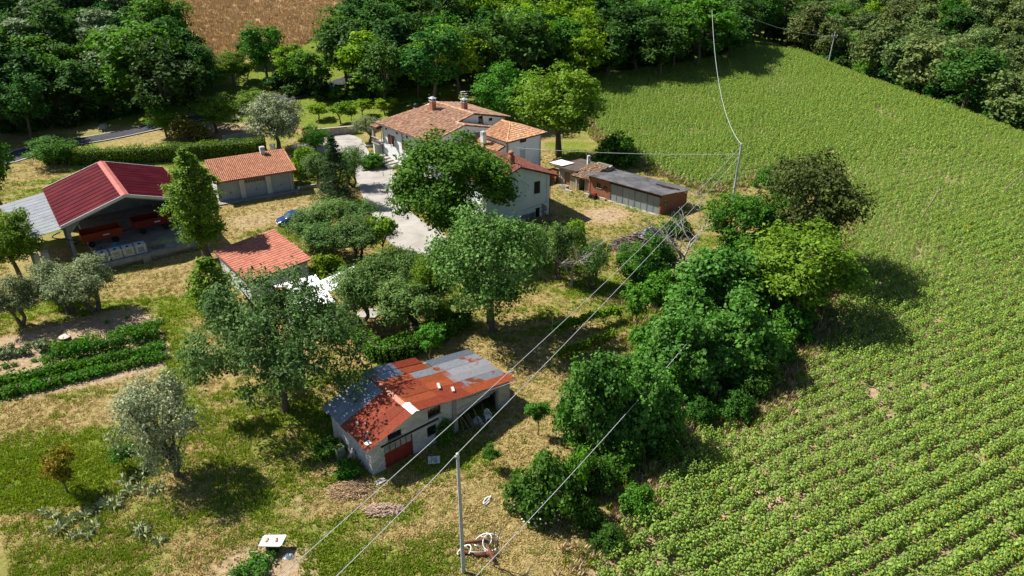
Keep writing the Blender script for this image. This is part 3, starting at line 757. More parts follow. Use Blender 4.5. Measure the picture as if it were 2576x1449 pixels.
    win(root, A3, B3, up[0], M_BROWNW, M_GLASS, 1, .16, M_GREYW, .08); win(root, A3, B3, up[1], M_DARKW, M_GLASS, 0, .16, M_GREYW)
    # loggia at the left end: porch roof, pillars, balcony, balusters
    mb = MB(); lo = [HP(-1.5, -.3, 5.0), HP(.3, -.3, 5.0), HP(.3, 4.0, 5.35), HP(-1.5, 4.0, 5.35)]; mb.prism(lo, .25); pr = part(mb, "porch_roof", M_DECK, root)
    stuff(part(tiles(lo, (*hx, 0), .22, .38, .02, seed=9), "porch_tiles", M_TILE, root, pr))
    for a, b_ in ((-1.2, .1), (-1.2, 3.4)):
        mb = MB(); mb.obox(HP(a, b_), hx, hy, -.18, .18, -.18, .18, 2.55, 4.85); part(mb, "porch_pillar", M_STONEW, root)
    mb = MB(); mb.obox(HP(0, 0), hx, hy, -1.55, .56, -.2, 3.8, 2.35, 2.55); bal = part(mb, "balcony", M_CONC, root)
    mb = MB(); mb.obox(HP(0, 0), hx, hy, -1.5, -1.2, 0, 3.6, -.2, 2.35); part(mb, "porch_base", M_WHITE, root)
    for k in range(9):
        p = HP(-1.45+.22*k, -.1); mb = MB(); mb.lathe((p.x, p.y, 2.55), [(.05, 0), (.07, .2), (.035, .5), (.05, .75)], 8); part(mb, "baluster", M_CONC, root, bal)
    mb = MB(); mb.obox(HP(0, 0), hx, hy, -1.55, .5, -.2, 0.0, 3.3, 3.38); part(mb, "handrail", M_CONC, root, bal)
    # outside steps along the front
    for k in range(5):
        mb = MB(); mb.obox(HP(0, 0), hx, hy, 0.6+k*.85, 1.40+k*.85, -1.5, .5, -.2, 1.0-.18*k); part(mb, "step", M_CONC, root)
    # wing with the hipped roof
    W = dict(a0=15.9, a1=20.6, b0=7.9, b1=14.2); zw = 5.95
    w0, w1 = HP(W['a0'], W['b0']), HP(W['a1'], W['b0']); w2, w3 = HP(W['a1'], W['b1']), HP(W['a0'], W['b1'])
    footprint([w0, w1, w2, w3])
    hw = [(2.3, 3.4, 2.2, 4.15), (2.3, 3.5, 5.2, 5.7)]
    mb = MB(); wall(mb, w0, w1, -.3, zw-.1, [(4.2, 4.7, 3.8, 4.4)], .3); wall(mb, w1, w2, -.3, zw-.1, hw, .3); wall(mb, w2, w3, -.3, zw-.1, [], .3); wall(mb, w3, w0, -.3, [(0, zw-.1), (3.15, 7.1), (6.3, zw-.1)], [], .3)
    wall(mb, HP(13.0, 13.6), HP(15.95, 13.6), -.3, 5.3, [], .3)
    part(mb, "wing_wall", M_WHITE, root)
    win(root, w1, w2, hw[0], M_GREYW, M("green_roller_blind", [(0.42, 0.52, 0.48)], rough=.7), 0, .12, M_GREYW, .05, cross=3)
    mb = MB(); o, d = w1, (w2-w1).normalized(); n = v2((-d.y, d.x))
    mb.obox(o, d, n, 2.25, 3.45, -.02, .1, 4.17, 4.5); part(mb, "blind_box", M_GREYW, root)
    win(root, w1, w2, hw[1], M_DARKW, M_GLASS, 0, .12); win(root, w0, w1, (4.2, 4.7, 3.8, 4.4), M_DARKW, M_GLASS, 0, .12)
    ov = .55; c1, c2, c3, c4 = HP(15.7, W['b0']-ov, zw), HP(W['a1']+ov, W['b0']-ov, zw), HP(W['a1']+ov, W['b1']+ov, zw), HP(15.7, W['b1']+ov, zw)
    pk = HP(17.6, 11.05, 7.25); pk0 = HP(15.75, 11.05, 7.25)
    fac = [[c1, c2, pk, pk0], [c2, c3, pk], [c3, c4, pk0, pk]]
    mb = MB()
    for f in fac: mb.prism(f, .13)
    rf = part(mb, "wing_roof", M_DECK, root)
    t = tiles(fac[0], (*hx, 0), .22, .38, .02, seed=21)
    for f, ed, sd in ((fac[1], hy, 22), (fac[2], hx, 23)):
        t2 = tiles(f, (*ed, 0), .22, .38, .02, seed=sd); t.add(t2.v, t2.f)
    for p, q in ((pk, pk0), (c2, pk), (c3, pk)):
        t2 = ridge_tiles(p, q); t.add(t2.v, t2.f)
    stuff(part(t, "wing_roof_tiles", M_TILE3, root, rf))
    mb = MB(); mb.tube([HP(W['a1']+.1, W['b0']-.5, zw-.1), HP(W['a1']+.06, W['b0']-.06, zw-.5), HP(W['a1']+.06, W['b0']-.06, .1)], .05, 6); part(mb, "downpipe", M_PIPE, root)
    mb = MB(); mb.prism([HP(13.0, 7.9, 5.35), HP(15.9, 7.9, 5.35), HP(15.9, 13.8, 5.35), HP(13.0, 13.8, 5.35)], .2); part(mb, "terrace", M_CONC, root)
    # low lean-to between the annex and the wing
    lt = [HP(13.0, 5.0, 4.35), HP(20.3, 5.0, 4.35), HP(20.3, 7.85, 5.2), HP(13.0, 7.85, 5.2)]
    mb = MB(); mb.prism(lt, .13); rf = part(mb, "lean_to_roof", M_DECK, root)
    stuff(part(tiles(lt, (*hx, 0), .22, .38, .02, seed=31), "lean_to_tiles", M_TILE3, root, rf))
    mb = MB(); wall(mb, HP(13.3, 5.5), HP(19.9, 5.5), -.3, 4.25, [], .25); wall(mb, HP(19.9, 5.5), HP(19.9, 7.88), -.3, [(0, 4.3), (2.3, 4.95)], [(.7, 1.2, 3.2, 3.9)], .25)
    part(mb, "lean_to_wall", M_WHITE, root)
    footprint([HP(13, 5), HP(20.3, 5), HP(20.3, 8), HP(13, 8)])
    ang = math.atan2(hx.y, hx.x)
    chimney(root, HP(4.6, 7.1), .72, 6.7, 8.65, M_CHBR, M_CAPM, "slab", ang=ang)
    chimney(root, HP(8.1, 10.3), .72, 6.8, 8.6, M_CHBR, M_CAPM, "slab", ang=ang)
    chimney(root, HP(1.3, 6.3), .62, 5.6, 7.1, M_CHBR, M_DARK, "drum", ang=ang)
    chimney(root, HP(17.0, 6.6), .58, 4.3, 6.3, M_GREYW, M_CAPM, "ribs", ang=ang)
    # aerial
    p = HP(8.1, 9.85); mb = MB(); mb.tube([(p.x, p.y, 7.0), (p.x, p.y, 10.2)], .035, 5)
    for k, z in enumerate((9.5, 9.85, 10.15)):
        mb.tube([(p.x-.1, p.y, z), (p.x+1.0-.2*k, p.y-.3, z+.1)], .03, 4)
        for s in range(5): q = Vector((p.x+.1+.2*s, p.y-.06*s, z+.02*s)); mb.tube([q+Vector((-.1, -.28, 0)), q+Vector((.1, .28, .02))], .016, 3)
    part(mb, "aerial", M_STEEL, root)
    return root
main_house()
# garden kerb, flowerbed wall by the house
def kerb(name, px, h, wd, mat, label, cat):
    pts = [gp(u, v) for u, v in px]; mb = MB(); r = empty(name, pts[0], label, cat)
    for a, b_ in zip(pts, pts[1:]):
        d = v2(b_-a).normalized(); mb = MB(); mb.obox(a, d, v2((-d.y, d.x)), -wd/2, v2(b_-a).length+wd/2, -wd/2, wd/2, min(a.z, b_.z)-.2, max(a.z, b_.z)+h)
        part(mb, "kerb_stone", mat, r)
    return r
kerb("garden_kerb", [(905, 352), (921, 372), (940, 366)], .28, .18, M_CONC, "pale concrete kerb around the lawn corner by the farmhouse porch", "kerb")
kerb("garden_kerb", [(902, 374), (935, 402), (962, 412)], .25, .18, M_CONC, "pale concrete kerb in front of the low shrub by the steps", "kerb")

# ------------------------------------------------------------------ aqua house
def aqua_house():
    ap = v2((.72, 83.2)); gx_ = v2((.86, .51)).normalized(); gy_ = v2((-.56, .83)).normalized()
    P = lambda a, b_, z=None: ((ap+gx_*a+gy_*b_) if z is None else (*(ap+gx_*a+gy_*b_), z))
    root = empty("annexe_house", (*P(0, 3), 0), "pale aqua two storey house with dark shuttered gable beside the big tree", "house")
    aL, aR, dp, sl = -4.3, 4.55, 9.0, .37; zr = 7.1
    z0 = -0.6
    c = [P(aL, 0), P(aR, 0), P(aR, dp), P(aL, dp)]; footprint(c)
    hol = [(2.25+4.3, 3.2+4.3, 3.1, 4.75), (-1.35+4.3, -.6+4.3, 2.95, 4.6), (2.55+4.3, 3.2+4.3, z0+.02, 1.25)]
    mb = MB(); wall(mb, c[0], c[1], z0, [(0, zr+aL*sl-.12), (-aL, zr-.12), (aR-aL, zr-aR*sl-.12)], hol, .35)
    wall(mb, c[1], c[2], z0, zr-aR*sl-.12, [], .35); wall(mb, c[2], c[3], z0, zr+aL*sl-.12, [], .35); wall(mb, c[3], c[0], z0, zr+aL*sl-.12, [(3, 4, 3, 4.4)], .35)
    part(mb, "wall", M_AQUA, root)
    mb = MB(); wall(mb, c[2], c[3], zr+aL*sl-.12, [(0, zr-aR*sl-.12), (aR, zr-.15), (aR-aL, zr+aL*sl-.12)], [], .35); part(mb, "back_gable", M_AQUA, root)
    for h in hol[:2]:
        d = (c[1]-c[0]).normalized(); n = v2((-d.y, d.x))
        f = win(root, c[0], c[1], h, M_GREYW, M_DARKW, 0, .05, M_GREYW, .05)
        for k in range(2):
            w_ = (h[1]-h[0]-.1)/2; mb = MB(); mb.obox(c[0], d, n, h[0]+.05+k*w_+.01, h[0]+.05+(k+1)*w_-.01, .005, .045, h[2]+.05, h[3]-.05); part(mb, "shutter", M_DARKW, root, f)
    f = win(root, c[0], c[1], hol[2], M_DARKW, M_GLASS, 1, .15, None, .07, name="door")
    # bare patches of fallen render (proud 4 mm)
    d = (c[1]-c[0]).normalized(); n = v2((-d.y, d.x)); rnd = random.Random(4)
    for (ca, cz, ra, rz) in ((8.15, .95, .55, .55), (8.25, -.1, .6, .45), (5.9, .35, 1.1, .5), (6.5, .0, .35, .8)):
        mb = MB(); pts = []
        for k in range(18):
            t = 2*PI*k/18; rr = 1+.28*math.sin(3*t+ca)+rnd.uniform(-.15, .15); a = ca+ra*rr*math.cos(t); zz = max(cz+rz*rr*math.sin(t), z0)
            a = min(a, 8.82)
            if hol[2][0]-.02 < a < hol[2][1]+.02: a = hol[2][1]+.03 if ca > 7 else hol[2][0]-.03
            q = c[0]+d*a-n*.004; pts.append((q.x, q.y, zz))
        mb.add(pts, [tuple(range(17, -1, -1))]); part(mb, "render_patch", M_BARE, root)
    # dark cable line on the gable
    mb = MB(); q0 = c[0]+d*8.35-n*.02; q1 = c[0]+d*5.0-n*.02
    mb.tube([(*q0, 5.0), (*q0, 1.75), (*q1, 1.35)], .018, 4); part(mb, "wall_cable", M_DARK, root)
    e = .55; fl, fr = P(aL-e, -e, zr+(aL-e)*sl), P(aR+e+.35, -e, zr-(aR+e+.35)*sl); bl, br = P(aL-e, dp, zr+(aL-e)*sl), P(aR+e+.35, dp, zr-(aR+e+.35)*sl)
    r0, r1 = P(0, -e, zr), P(0, dp, zr)
    mb = MB(); mb.prism([fl, r0, r1, bl], .14); mb.prism([r0, fr, br, r1], .14); rf = part(mb, "roof", M_DECK, root)
    t = tiles([fl, r0, r1, bl], (*gy_, 0), .21, .36, .022, seed=41); t2 = tiles([r0, fr, br, r1], (*gy_, 0), .21, .36, .022, seed=42); t.add(t2.v, t2.f)
    for p, q in ((r0, r1), (fl, r0), (fr, r0)):
        t2 = ridge_tiles(p, q); t.add(t2.v, t2.f)
    stuff(part(t, "roof_tiles", M_TILED, root, rf))
    chimney(root, P(-.1, 1.3), .62, 6.7, 8.0, M_CHBR, M_CHBR, "drum", ang=math.atan2(gx_.y, gx_.x))
    mb = MB(); q = P(aR+.1, .2); mb.tube([(*P(aR+.8, -.2), 5.1), (*P(aR+.06, -.05), 4.6), (*P(aR+.06, -.05), z0)], .045, 5); part(mb, "downpipe", M_PIPE, root)
    # rod of a wall lamp
    a = c[0]+d*4.6; mb = MB(); mb.tube([(*(a-n*.02), 5.3), (*(a+d*.75-n*.7), 4.75)], .025, 5); mb.lathe((*(a+d*.75-n*.7), 4.62), [(.05, 0), (.1, .08), (.06, .16)], 8); part(mb, "wall_lamp", M_STEEL, root)
    # little terrace railing by the door
    q0 = c[0]+d*5.3-n*2.2; rt = empty("terrace_railing", (*q0, -.2), "rusty iron railing in front of the aqua house door", "railing")
    mb = MB(); mb.obox(q0, d, n, 0, 2.6, -.12, .12, -.6, .0); part(mb, "base", M_CONC2, rt)
    M_RI = M("rusty_rail", [(0.10, 0.045, 0.03), (0.17, 0.08, 0.05)], 6, .8)
    for z in (.12, .85): mb = MB(); mb.obox(q0, d, n, 0, 2.6, -.02, .02, z, z+.04); part(mb, "rail", M_RI, rt)
    for k in range(14): mb = MB(); mb.obox(q0, d, n, .1+.185*k, .125+.185*k, -.012, .012, .0, .86); part(mb, "bar", M_RI, rt)
aqua_house()

# ------------------------------------------------------------------ garage block
def garage():
    R = v2((-29.5, 94.1)); d = v2((.875, .485)).normalized(); L = 9.75; A = R-d*L; n = v2((-d.y, d.x))
    root = empty("garage_block", (*(A+d*5), 0), "low garage with orange tiled roof and three pale metal doors", "garage")
    dp = 5.2; c = [A, R, R+n*dp, A+n*dp]; footprint(c); zf, zb = 3.0, 4.1
    doors = [(L-2.95, L-.42), (L-6.35, L-3.6), (L-9.45, L-7.0)]
    mb = MB(); wall(mb, c[0], c[1], -.2, zf, [(a, b_, -.05, 2.72) for a, b_ in doors], .35)
    wall(mb, c[1], c[2], -.2, [(0, zf), (dp, zb)], [], .3); wall(mb, c[2], c[3], -.2, zb, [], .3); wall(mb, c[3], c[0], -.2, [(0, zb), (dp, zf)], [], .3)
    part(mb, "wall", M_GREYW, root)
    M_DR = M("pale_metal_door", [(0.30, 0.35, 0.40), (0.38, 0.43, 0.48)], 1.5, .6, metal=.1, spec=.4)
    for i, (a, b_) in enumerate(doors):
        rec = .18; zt_ = 2.72 if i != 1 else 2.1
        mb = corr((*(A+d*a+n*rec), 0.0), (*d, 0), (0, 0, 1), b_-a, zt_-.02, .11, .012, 4); dr = part(mb, "garage_door", M_DR, root)
        mb = MB(); mb.obox(A, d, n, a, a+.05, rec-.06, rec+.03, 0, 2.72); mb.obox(A, d, n, b_-.05, b_, rec-.06, rec+.03, 0, 2.72); mb.obox(A, d, n, a+.05, b_-.05, rec-.06, rec+.03, 2.66, 2.72)
        part(mb, "door_frame", M_DR, root, dr)
        mb = MB(); m_ = (a+b_)/2; mb.obox(A, d, n, m_-.04, m_+.04, rec-.09, rec-.03, 1.0, 1.22); part(mb, "handle", M_DARK, root, dr)
        if i == 1:
            mb = MB(); mb.obox(A, d, n, a+.05, b_-.05, rec, rec+.02, 2.1, 2.66); part(mb, "fanlight", M_GLASS, root, dr)
            for k in range(8):
                x = a+.05+(b_-a-.1)*k/7; mb = MB(); mb.obox(A, d, n, x-.02, x+.02, rec-.04, rec-.005, 2.1, 2.66); part(mb, "glazing_bar", M_DR, root, dr)
    ov = .55; ov2 = .35; sl = (zb-zf)/dp
    f0 = A-d*ov2-n*ov; f1 = R+d*ov2-n*ov; b0, b1 = A-d*ov2+n*(dp+.2), R+d*ov2+n*(dp+.2); z = lambda q: zf+.06+sl*q
    q = [(*f0, z(-ov)), (*f1, z(-ov)), (*b1, z(dp+.2)), (*b0, z(dp+.2))]
    mb = MB(); mb.prism(q, .12); rf = part(mb, "roof", M_DECK, root)
    t = tiles(q, (*d, 0), .235, .33, .006, rad=.088, seed=51); t2 = ridge_tiles(q[3], q[2], .12); t.add(t2.v, t2.f); t2 = ridge_tiles(q[1], q[2], .1); t.add(t2.v, t2.f)
    stuff(part(t, "roof_tiles", M_TILE2, root, rf))
    mb = MB(); mb.tube([(*(f0-n*.06), z(-ov)-.06), (*(f1-n*.06), z(-ov)-.06)], .06, 6); part(mb, "gutter", M_TILED, root)
    chimney(root, R-d*2.6+n*(dp-.2), .6, 3.6, 4.7, M_GREYW, M_CAPM, "ribs", ang=math.atan2(d.y, d.x))
    # apron
    mb = MB(); mb.obox(A, d, n, -.3, L+.3, -1.0, .05, -.2, .16); part(mb, "apron", M_CONC2, root)
    kb = empty("low_wall", (*(R+d*.5), 0), "low pale kerb wall running right from the garage corner", "wall")
    mb = MB(); mb.obox(R, d, n, .5, 6.0, -.1, .15, -.2, .42); part(mb, "wall", M_CONC, kb)
    p = R+d*.45-n*.25; mb = MB(); mb.lathe((p.x, p.y, .15), [(.12, 0), (.16, .36), (.17, .37), (.15, .34)], 14); b_ = mb.build("bucket", M_WHITE, origin=(p.x, p.y, .15)); tag(b_, "small white bucket at the right corner of the garage", "bucket")
    p = R+d*3.4-n*.15; r2 = empty("planter", (p.x, p.y, .05), "round clay pot with a leafy plant beside the garage", "planter")
    mb = MB(); mb.lathe((p.x, p.y, .02), [(.35, 0), (.52, .5), (.56, .5), (.56, .62), (.46, .62), (.44, .5)], 16); part(mb, "pot", M_CHBR, r2)
    return r2, p
PLANTER, PLANTER_P = garage()
gpil = G(687, 380, 0)

# ------------------------------------------------------------------ hangar (open implement shed)
def rust_mat(name, amount, galv=((0.36, 0.37, 0.38), (0.52, 0.53, 0.55)), rust=((0.20, 0.045, 0.018), (0.34, 0.095, 0.032)), scale=0.9):
    m = bpy.data.materials.new(name); m.use_nodes = True; N = m.node_tree.nodes; L = m.node_tree.links; b = N["Principled BSDF"]
    tc = N.new("ShaderNodeTexCoord"); oi = N.new("ShaderNodeObjectInfo"); ad = N.new("ShaderNodeVectorMath"); ad.operation = 'ADD'
    sc = N.new("ShaderNodeVectorMath"); sc.operation = 'SCALE'; sc.inputs[0].default_value = (31, 17, 9); L.new(oi.outputs["Random"], sc.inputs["Scale"])
    L.new(tc.outputs["Object"], ad.inputs[0]); L.new(sc.outputs[0], ad.inputs[1])
    def noise(s, d=6):
        n = N.new("ShaderNodeTexNoise"); n.inputs["Scale"].default_value = s; n.inputs["Detail"].default_value = d; n.inputs["Roughness"].default_value = .6
        L.new(ad.outputs[0], n.inputs["Vector"]); return n.outputs["Fac"]
    def ramp(src, stops):
        r = N.new("ShaderNodeValToRGB"); e = r.color_ramp.elements
        for i, (p, c) in enumerate(stops):
            x = e[i] if i < 2 else e.new(p)
            x.position = p; x.color = (*c, 1)
        L.new(src, r.inputs[0]); return r.outputs[0]
    n1, n2 = noise(scale), noise(5)
    t = 0.5+(0.5-amount)*0.75
    msk = ramp(n1, [(t-.03, (0, 0, 0)), (t+.03, (1, 1, 1))])
    mx = N.new("ShaderNodeMix"); mx.data_type = 'RGBA'; L.new(msk, mx.inputs[0])
    L.new(ramp(n2, [(.3, galv[0]), (.7, galv[1])]), mx.inputs[6]); L.new(ramp(n2, [(.3, rust[0]), (.7, rust[1])]), mx.inputs[7])
    hs = N.new("ShaderNodeHueSaturation"); L.new(mx.outputs[2], hs.inputs["Color"])
    ma = N.new("ShaderNodeMath"); ma.operation = 'MULTIPLY_ADD'; L.new(oi.outputs["Random"], ma.inputs[0]); ma.inputs[1].default_value = .35; ma.inputs[2].default_value = .82; L.new(ma.outputs[0], hs.inputs["Value"])
    L.new(hs.outputs[0], b.inputs["Base Color"]); b.inputs["Roughness"].default_value = .5; b.inputs["Specular IOR Level"].default_value = .35
    iv = N.new("ShaderNodeMath"); iv.operation = 'MULTIPLY_ADD'; L.new(msk, iv.inputs[0]); iv.inputs[1].default_value = -.6; iv.inputs[2].default_value = .6; L.new(iv.outputs[0], b.inputs["Metallic"])
    MATS[name] = m; return m
M_REDR = M("maroon_roof_sheet", [(0.19, 0.017, 0.027), (0.25, 0.024, 0.036), (0.31, 0.048, 0.055)], .5, .55, spec=.35, detail=9, objr=.10)
M_RIDGE = M("faded_red_ridge_cap", [(0.30, 0.07, 0.06), (0.38, 0.11, 0.09)], 1.2, .6)
M_WSHEET = M("white_roof_sheet", [(0.54, 0.55, 0.56), (0.68, 0.69, 0.69)], .7, .5, spec=.4)
M_TANK = M("tank_plastic", [(0.50, 0.56, 0.60), (0.66, 0.70, 0.72)], 1.5, .45)
M_CONCP = M("grey_concrete_post", [(0.17, 0.18, 0.185), (0.28, 0.29, 0.29)], 2, .9, .2, 20)
def hangar():
    rb = v2((-49.4, 84.7)); rf_ = v2((-41.6, 74.0)); d = (rf_-rb).normalized(); s = v2((-d.y, d.x))      # d to the front, s to the right when seen from the front
    if s.x < 0: s = -s
    L = (rf_-rb).length; hw = 6.6; zr, ze = 7.05, 5.0
    root = empty("implement_hangar", (*((rb+rf_)/2), 0), "open hangar with maroon metal gable roof at the left", "hangar")
    P = lambda a, b_, z=None: ((rb+d*a+s*b_) if z is None else (*(rb+d*a+s*b_), z))
    footprint([P(0, -12.2), P(L, -12.2), P(L+.5, 7), P(0, 7)])
    sl = (zr-ze)/hw
    # roof sheets, each about one metre wide
    nsh = 12; wsh = (L+.6)/nsh; lay = (hw/math.cos(math.atan(sl)))
    sh_meshes = {}
    for side in (-1, 1):
        u = Vector((*(s*side), -sl)).normalized()
        for k in range(nsh):
            mb = corr(Vector(P(-.3+k*wsh, 0, zr+.02))-0*u, (*d, 0), u, wsh*1.02, lay+.1, wsh/5, .03, 4, True)
            part(mb, "roof_sheet", M_REDR, root)
    mb = MB()
    for side in (-1, 1):
        u = v2(s*side); p0, p1 = P(-.35, 0), P(L+.4, 0)
        mb.prism([(*p0, zr+.13), (*p1, zr+.13), (*(p1+u*.42), zr+.13-sl*.42), (*(p0+u*.42), zr+.13-sl*.42)], .02)
    part(mb, "ridge_cap", M_RIDGE, root)
    for a in (-.38, L+.32):
        for side in (-1, 1):
            mb = MB(); p0 = P(a, 0); p1 = P(a, side*(hw+.05)); q = d*.07
            mb.hexa([(*p0, zr-.2), (*(p0+q), zr-.2), (*(p1+q), ze-.2), (*p1, ze-.2)], [(*p0, zr+.12), (*(p0+q), zr+.12), (*(p1+q), ze+.12), (*p1, ze+.12)])
            part(mb, "verge_trim", M("pale_trim", [(0.55, 0.56, 0.55)], rough=.6), root)
    # concrete portal frames: columns, rafters
    for a in (.3, L/2, L-.3):
        for side in (-1, 1):
            b_ = side*(hw-.55); mb = MB(); mb.obox(P(0, 0), d, s, a-.17, a+.17, b_-.17, b_+.17, -.4, ze-.1); 
            mb.hexa([P(a-.15, b_-.16*side, ze-1.1), P(a+.15, b_-.16*side, ze-1.1), P(a+.15, b_-.15*side, ze-1.1), P(a-.15, b_-.15*side, ze-1.1)],
                    [P(a-.15, b_-1.3*side, ze+.05), P(a+.15, b_-1.3*side, ze+.05), P(a+.15, b_, ze-.02), P(a-.15, b_, ze-.02)])
            part(mb, "column", M_CONCP, root)
            mb = MB(); p0, p1 = P(a, 0), P(a, side*(hw-.4)); q = d*.14
            mb.hexa([(*(p0-q), zr-.45), (*(p0+q), zr-.45), (*(p1+q), ze-.42), (*(p1-q), ze-.42)], [(*(p0-q), zr-.08), (*(p0+q), zr-.08), (*(p1+q), ze-.0), (*(p1-q), ze-.0)]); part(mb, "rafter", M_CONCP, root)
    for side in (-1, 1):
        for t in (.2, .45, .7, .93):
            mb = MB(); b_ = side*hw*t; mb.obox(P(0, 0), d, s, 0, L, b_-.06, b_+.06, zr-sl*hw*t-.12, zr-sl*hw*t-.03); part(mb, "purlin", M_CONCP, root)
    # back and right side walls, raised floor with stone faced edge
    mb = MB(); A, B = P(.0, hw-.3), P(.0, -hw+.3); wall(mb, A, B, -.2, [(0, ze), (hw-.3, zr-.2), (2*hw-.6, ze)], [], .2); part(mb, "back_wall", M_CONC2, root)
    mb = MB(); wall(mb, P(L-3.5, hw-.3), P(.0, hw-.3), -.2, 3.2, [], .2); part(mb, "side_wall", M_CONC2, root)
    mb = MB(); mb.obox(P(0, 0), d, s, .2, L+2.35, -4.3, hw+.2, -.3, .78); part(mb, "floor_slab", M_CONC2, root)
    mb = MB(); mb.obox(P(0, 0), d, s, L+2.36, L+2.75, -4.4, hw+.25, .42, .92); part(mb, "kerb_beam", M_CONC2, root)
    for b_ in (.2, 6.5):
        mb = MB(); mb.obox(P(0, 0), d, s, L+2.30, L+2.98, b_-.4, b_+.4, -.3, .88); part(mb, "buttress", M_CONC2, root)
    rnd = random.Random(8); mb = MB()
    for row in range(3):
        b_ = -4.3
        while b_ < 6.6:
            w_ = rnd.uniform(.22, .45); mb.obox(P(0, 0), d, s, L+2.34, L+2.42+rnd.uniform(0, .07), b_+.015, b_+w_-.015, -.25+row*.22+rnd.uniform(0, .03), -.06+row*.22+rnd.uniform(-.02, .02)); b_ += w_
    stuff(part(mb, "stone_facing", M_STONE, root))
    # lean-to on the left with pale sheets
    u = Vector((*(-s), -.13)).normalized(); z0 = 4.75
    for k in range(13):
        a = .2+k*1.02
        mb = corr(P(a, -hw+.15, z0), (*d, 0), u, 1.04, 4.9-.14*k, 1.04/5, .028, 4, True); part(mb, "pale_roof_sheet", M_WSHEET, root)
    mb = MB(); mb.obox(P(0, 0), d, s, .2, 13.4, -9.95, -9.8, 3.98, 4.2); part(mb, "lean_to_beam", M_CONCP, root)
    for a in (.5, 6.5, 13.0):
        mb = MB(); mb.obox(P(0, 0), d, s, a-.12, a+.12, -9.95, -9.72, -.2, 4.0); part(mb, "lean_to_post", M_CONCP, root)
    mb = MB(); mb.obox(P(0, 0), d, s, 5.7, 5.9, -hw-5.3, -hw+.2, 4.05, 4.06); 
    mb = MB(); q = [P(13.7, -hw-.2, 4.55), P(14.2, -hw-1.0, 4.3), P(14.0, -5.5, 3.3), P(L-.1, -5.9, 2.6)]; mb.tube(smooth3(q), .06, 6); part(mb, "drain_pipe", M_DARK, root)
    # ---- things kept in the hangar
    fl = .80
    for k in range(4):
        c = P(L+1.7, -3.7+k*1.22+ (.0 if k else -.05)); tk = empty("water_tank", (*c, fl), ["first caged white water tank at the left on the hangar edge", "second caged water tank from left with blank label plate", "third caged water tank from left with blank label plate", "rightmost caged white water tank on the hangar edge"][k], "tank", "caged tanks on the hangar edge")
        mb = MB(); mb.obox(c, s, -d, -.52, .52, -.5, .5, fl+.14, fl+1.06); bo = part(mb, "tank_body", M_TANK, tk)
        mb = MB(); mb.lathe((*c, fl+1.06), [(.16, 0), (.16, .06), (.12, .08)], 12); part(mb, "lid", M_DARK, tk, bo)
        mb = MB()
        for a in (-.56, -.28, 0, .28, .56):
            for b_ in (-.54, .54): mb.obox(c, s, -d, a-.018, a+.018, b_-.018, b_+.018, fl+.1, fl+1.12)
        for b_ in (-.27, 0, .27):
            for a in (-.56, .56): mb.obox(c, s, -d, a-.018, a+.018, b_-.018, b_+.018, fl+.1, fl+1.12)
        for z in (.15, .40, .64, .88, 1.10):
            for b_ in (-.55, .55): mb.obox(c, s, -d, -.575, .575, b_-.022, b_+.022, fl+z-.02, fl+z+.02)
            for a in (-.57, .57): mb.obox(c, s, -d, a-.022, a+.022, -.53, .53, fl+z-.02, fl+z+.02)
        part(mb, "cage", M_STEEL, tk)
        mb = MB(); mb.obox(c, s, -d, -.58, .58, -.56, .56, fl, fl+.13); part(mb, "pallet", M_DARK, tk)
        mb = MB(); mb.obox(c, s, -d, -.26, .26, -.60, -.575, fl+.45, fl+.80) if k in (1, 2) else mb.obox(c, s, -d, -.30, .30, -.60, -.575, fl+.35, fl+.80)
        part(mb, "label_plate", M("tank_plate_%d" % (k in (1, 2)), [(0.34, 0.33, 0.20) if k in (1, 2) else (0.20, 0.24, 0.26)], rough=.6), tk)
    for nm, c, ln, col, lab in (("trailer", P(L-3.8, -2.9), 4.0, (0.36, 0.045, 0.012), "orange farm trailer inside the hangar on the left"), ("trailer", P(L-4.4, 2.6), 4.2, (0.20, 0.012, 0.016), "dark red farm trailer inside the hangar on the right")):
        r2 = empty(nm, (*c, fl-.05), lab, "trailer"); mt_ = M("trailer_paint_%s" % lab[:6].replace(" ", "_"), [col], rough=.5, spec=.4)
        mb = MB(); mb.obox(c, s, -d, -ln/2, ln/2, -1.0, 1.0, fl+.75, fl+.85); part(mb, "bed", mt_, r2)
        for nm2, (a0, a1, b0, b1) in (("side_board", (-ln/2, ln/2, -1.03, -.97)), ("side_board", (-ln/2, ln/2, .97, 1.03)), ("end_board", (-ln/2-.03, -ln/2+.03, -.97, .97)), ("end_board", (ln/2-.03, ln/2+.03, -.97, .97))):
            mb = MB(); mb.obox(c, s, -d, a0, a1, b0, b1, fl+.85, fl+1.65); part(mb, nm2, mt_, r2)
        for a in (-ln*.3, ln*.3):
            for b_ in (-.85, .85):
                q = c+s*a-d*b_; mb = MB(); mb.tube([(*(q-d*.1), fl+.35), (*(q+d*.1), fl+.35)], .36, 14); wh = part(mb, "wheel", M_DARK, r2)
        mb = MB(); q = c+s*(-ln/2); mb.tube([(*q, fl+.7), (*(q-s*1.3), fl+.45)], .05, 5); part(mb, "drawbar", M_DARK, r2)
        mb = MB(); mb.obox(c, s, -d, .1, .75, -1.036, -1.031, fl+1.15, fl+1.27); part(mb, "maker_plate", M_WHITE, r2)
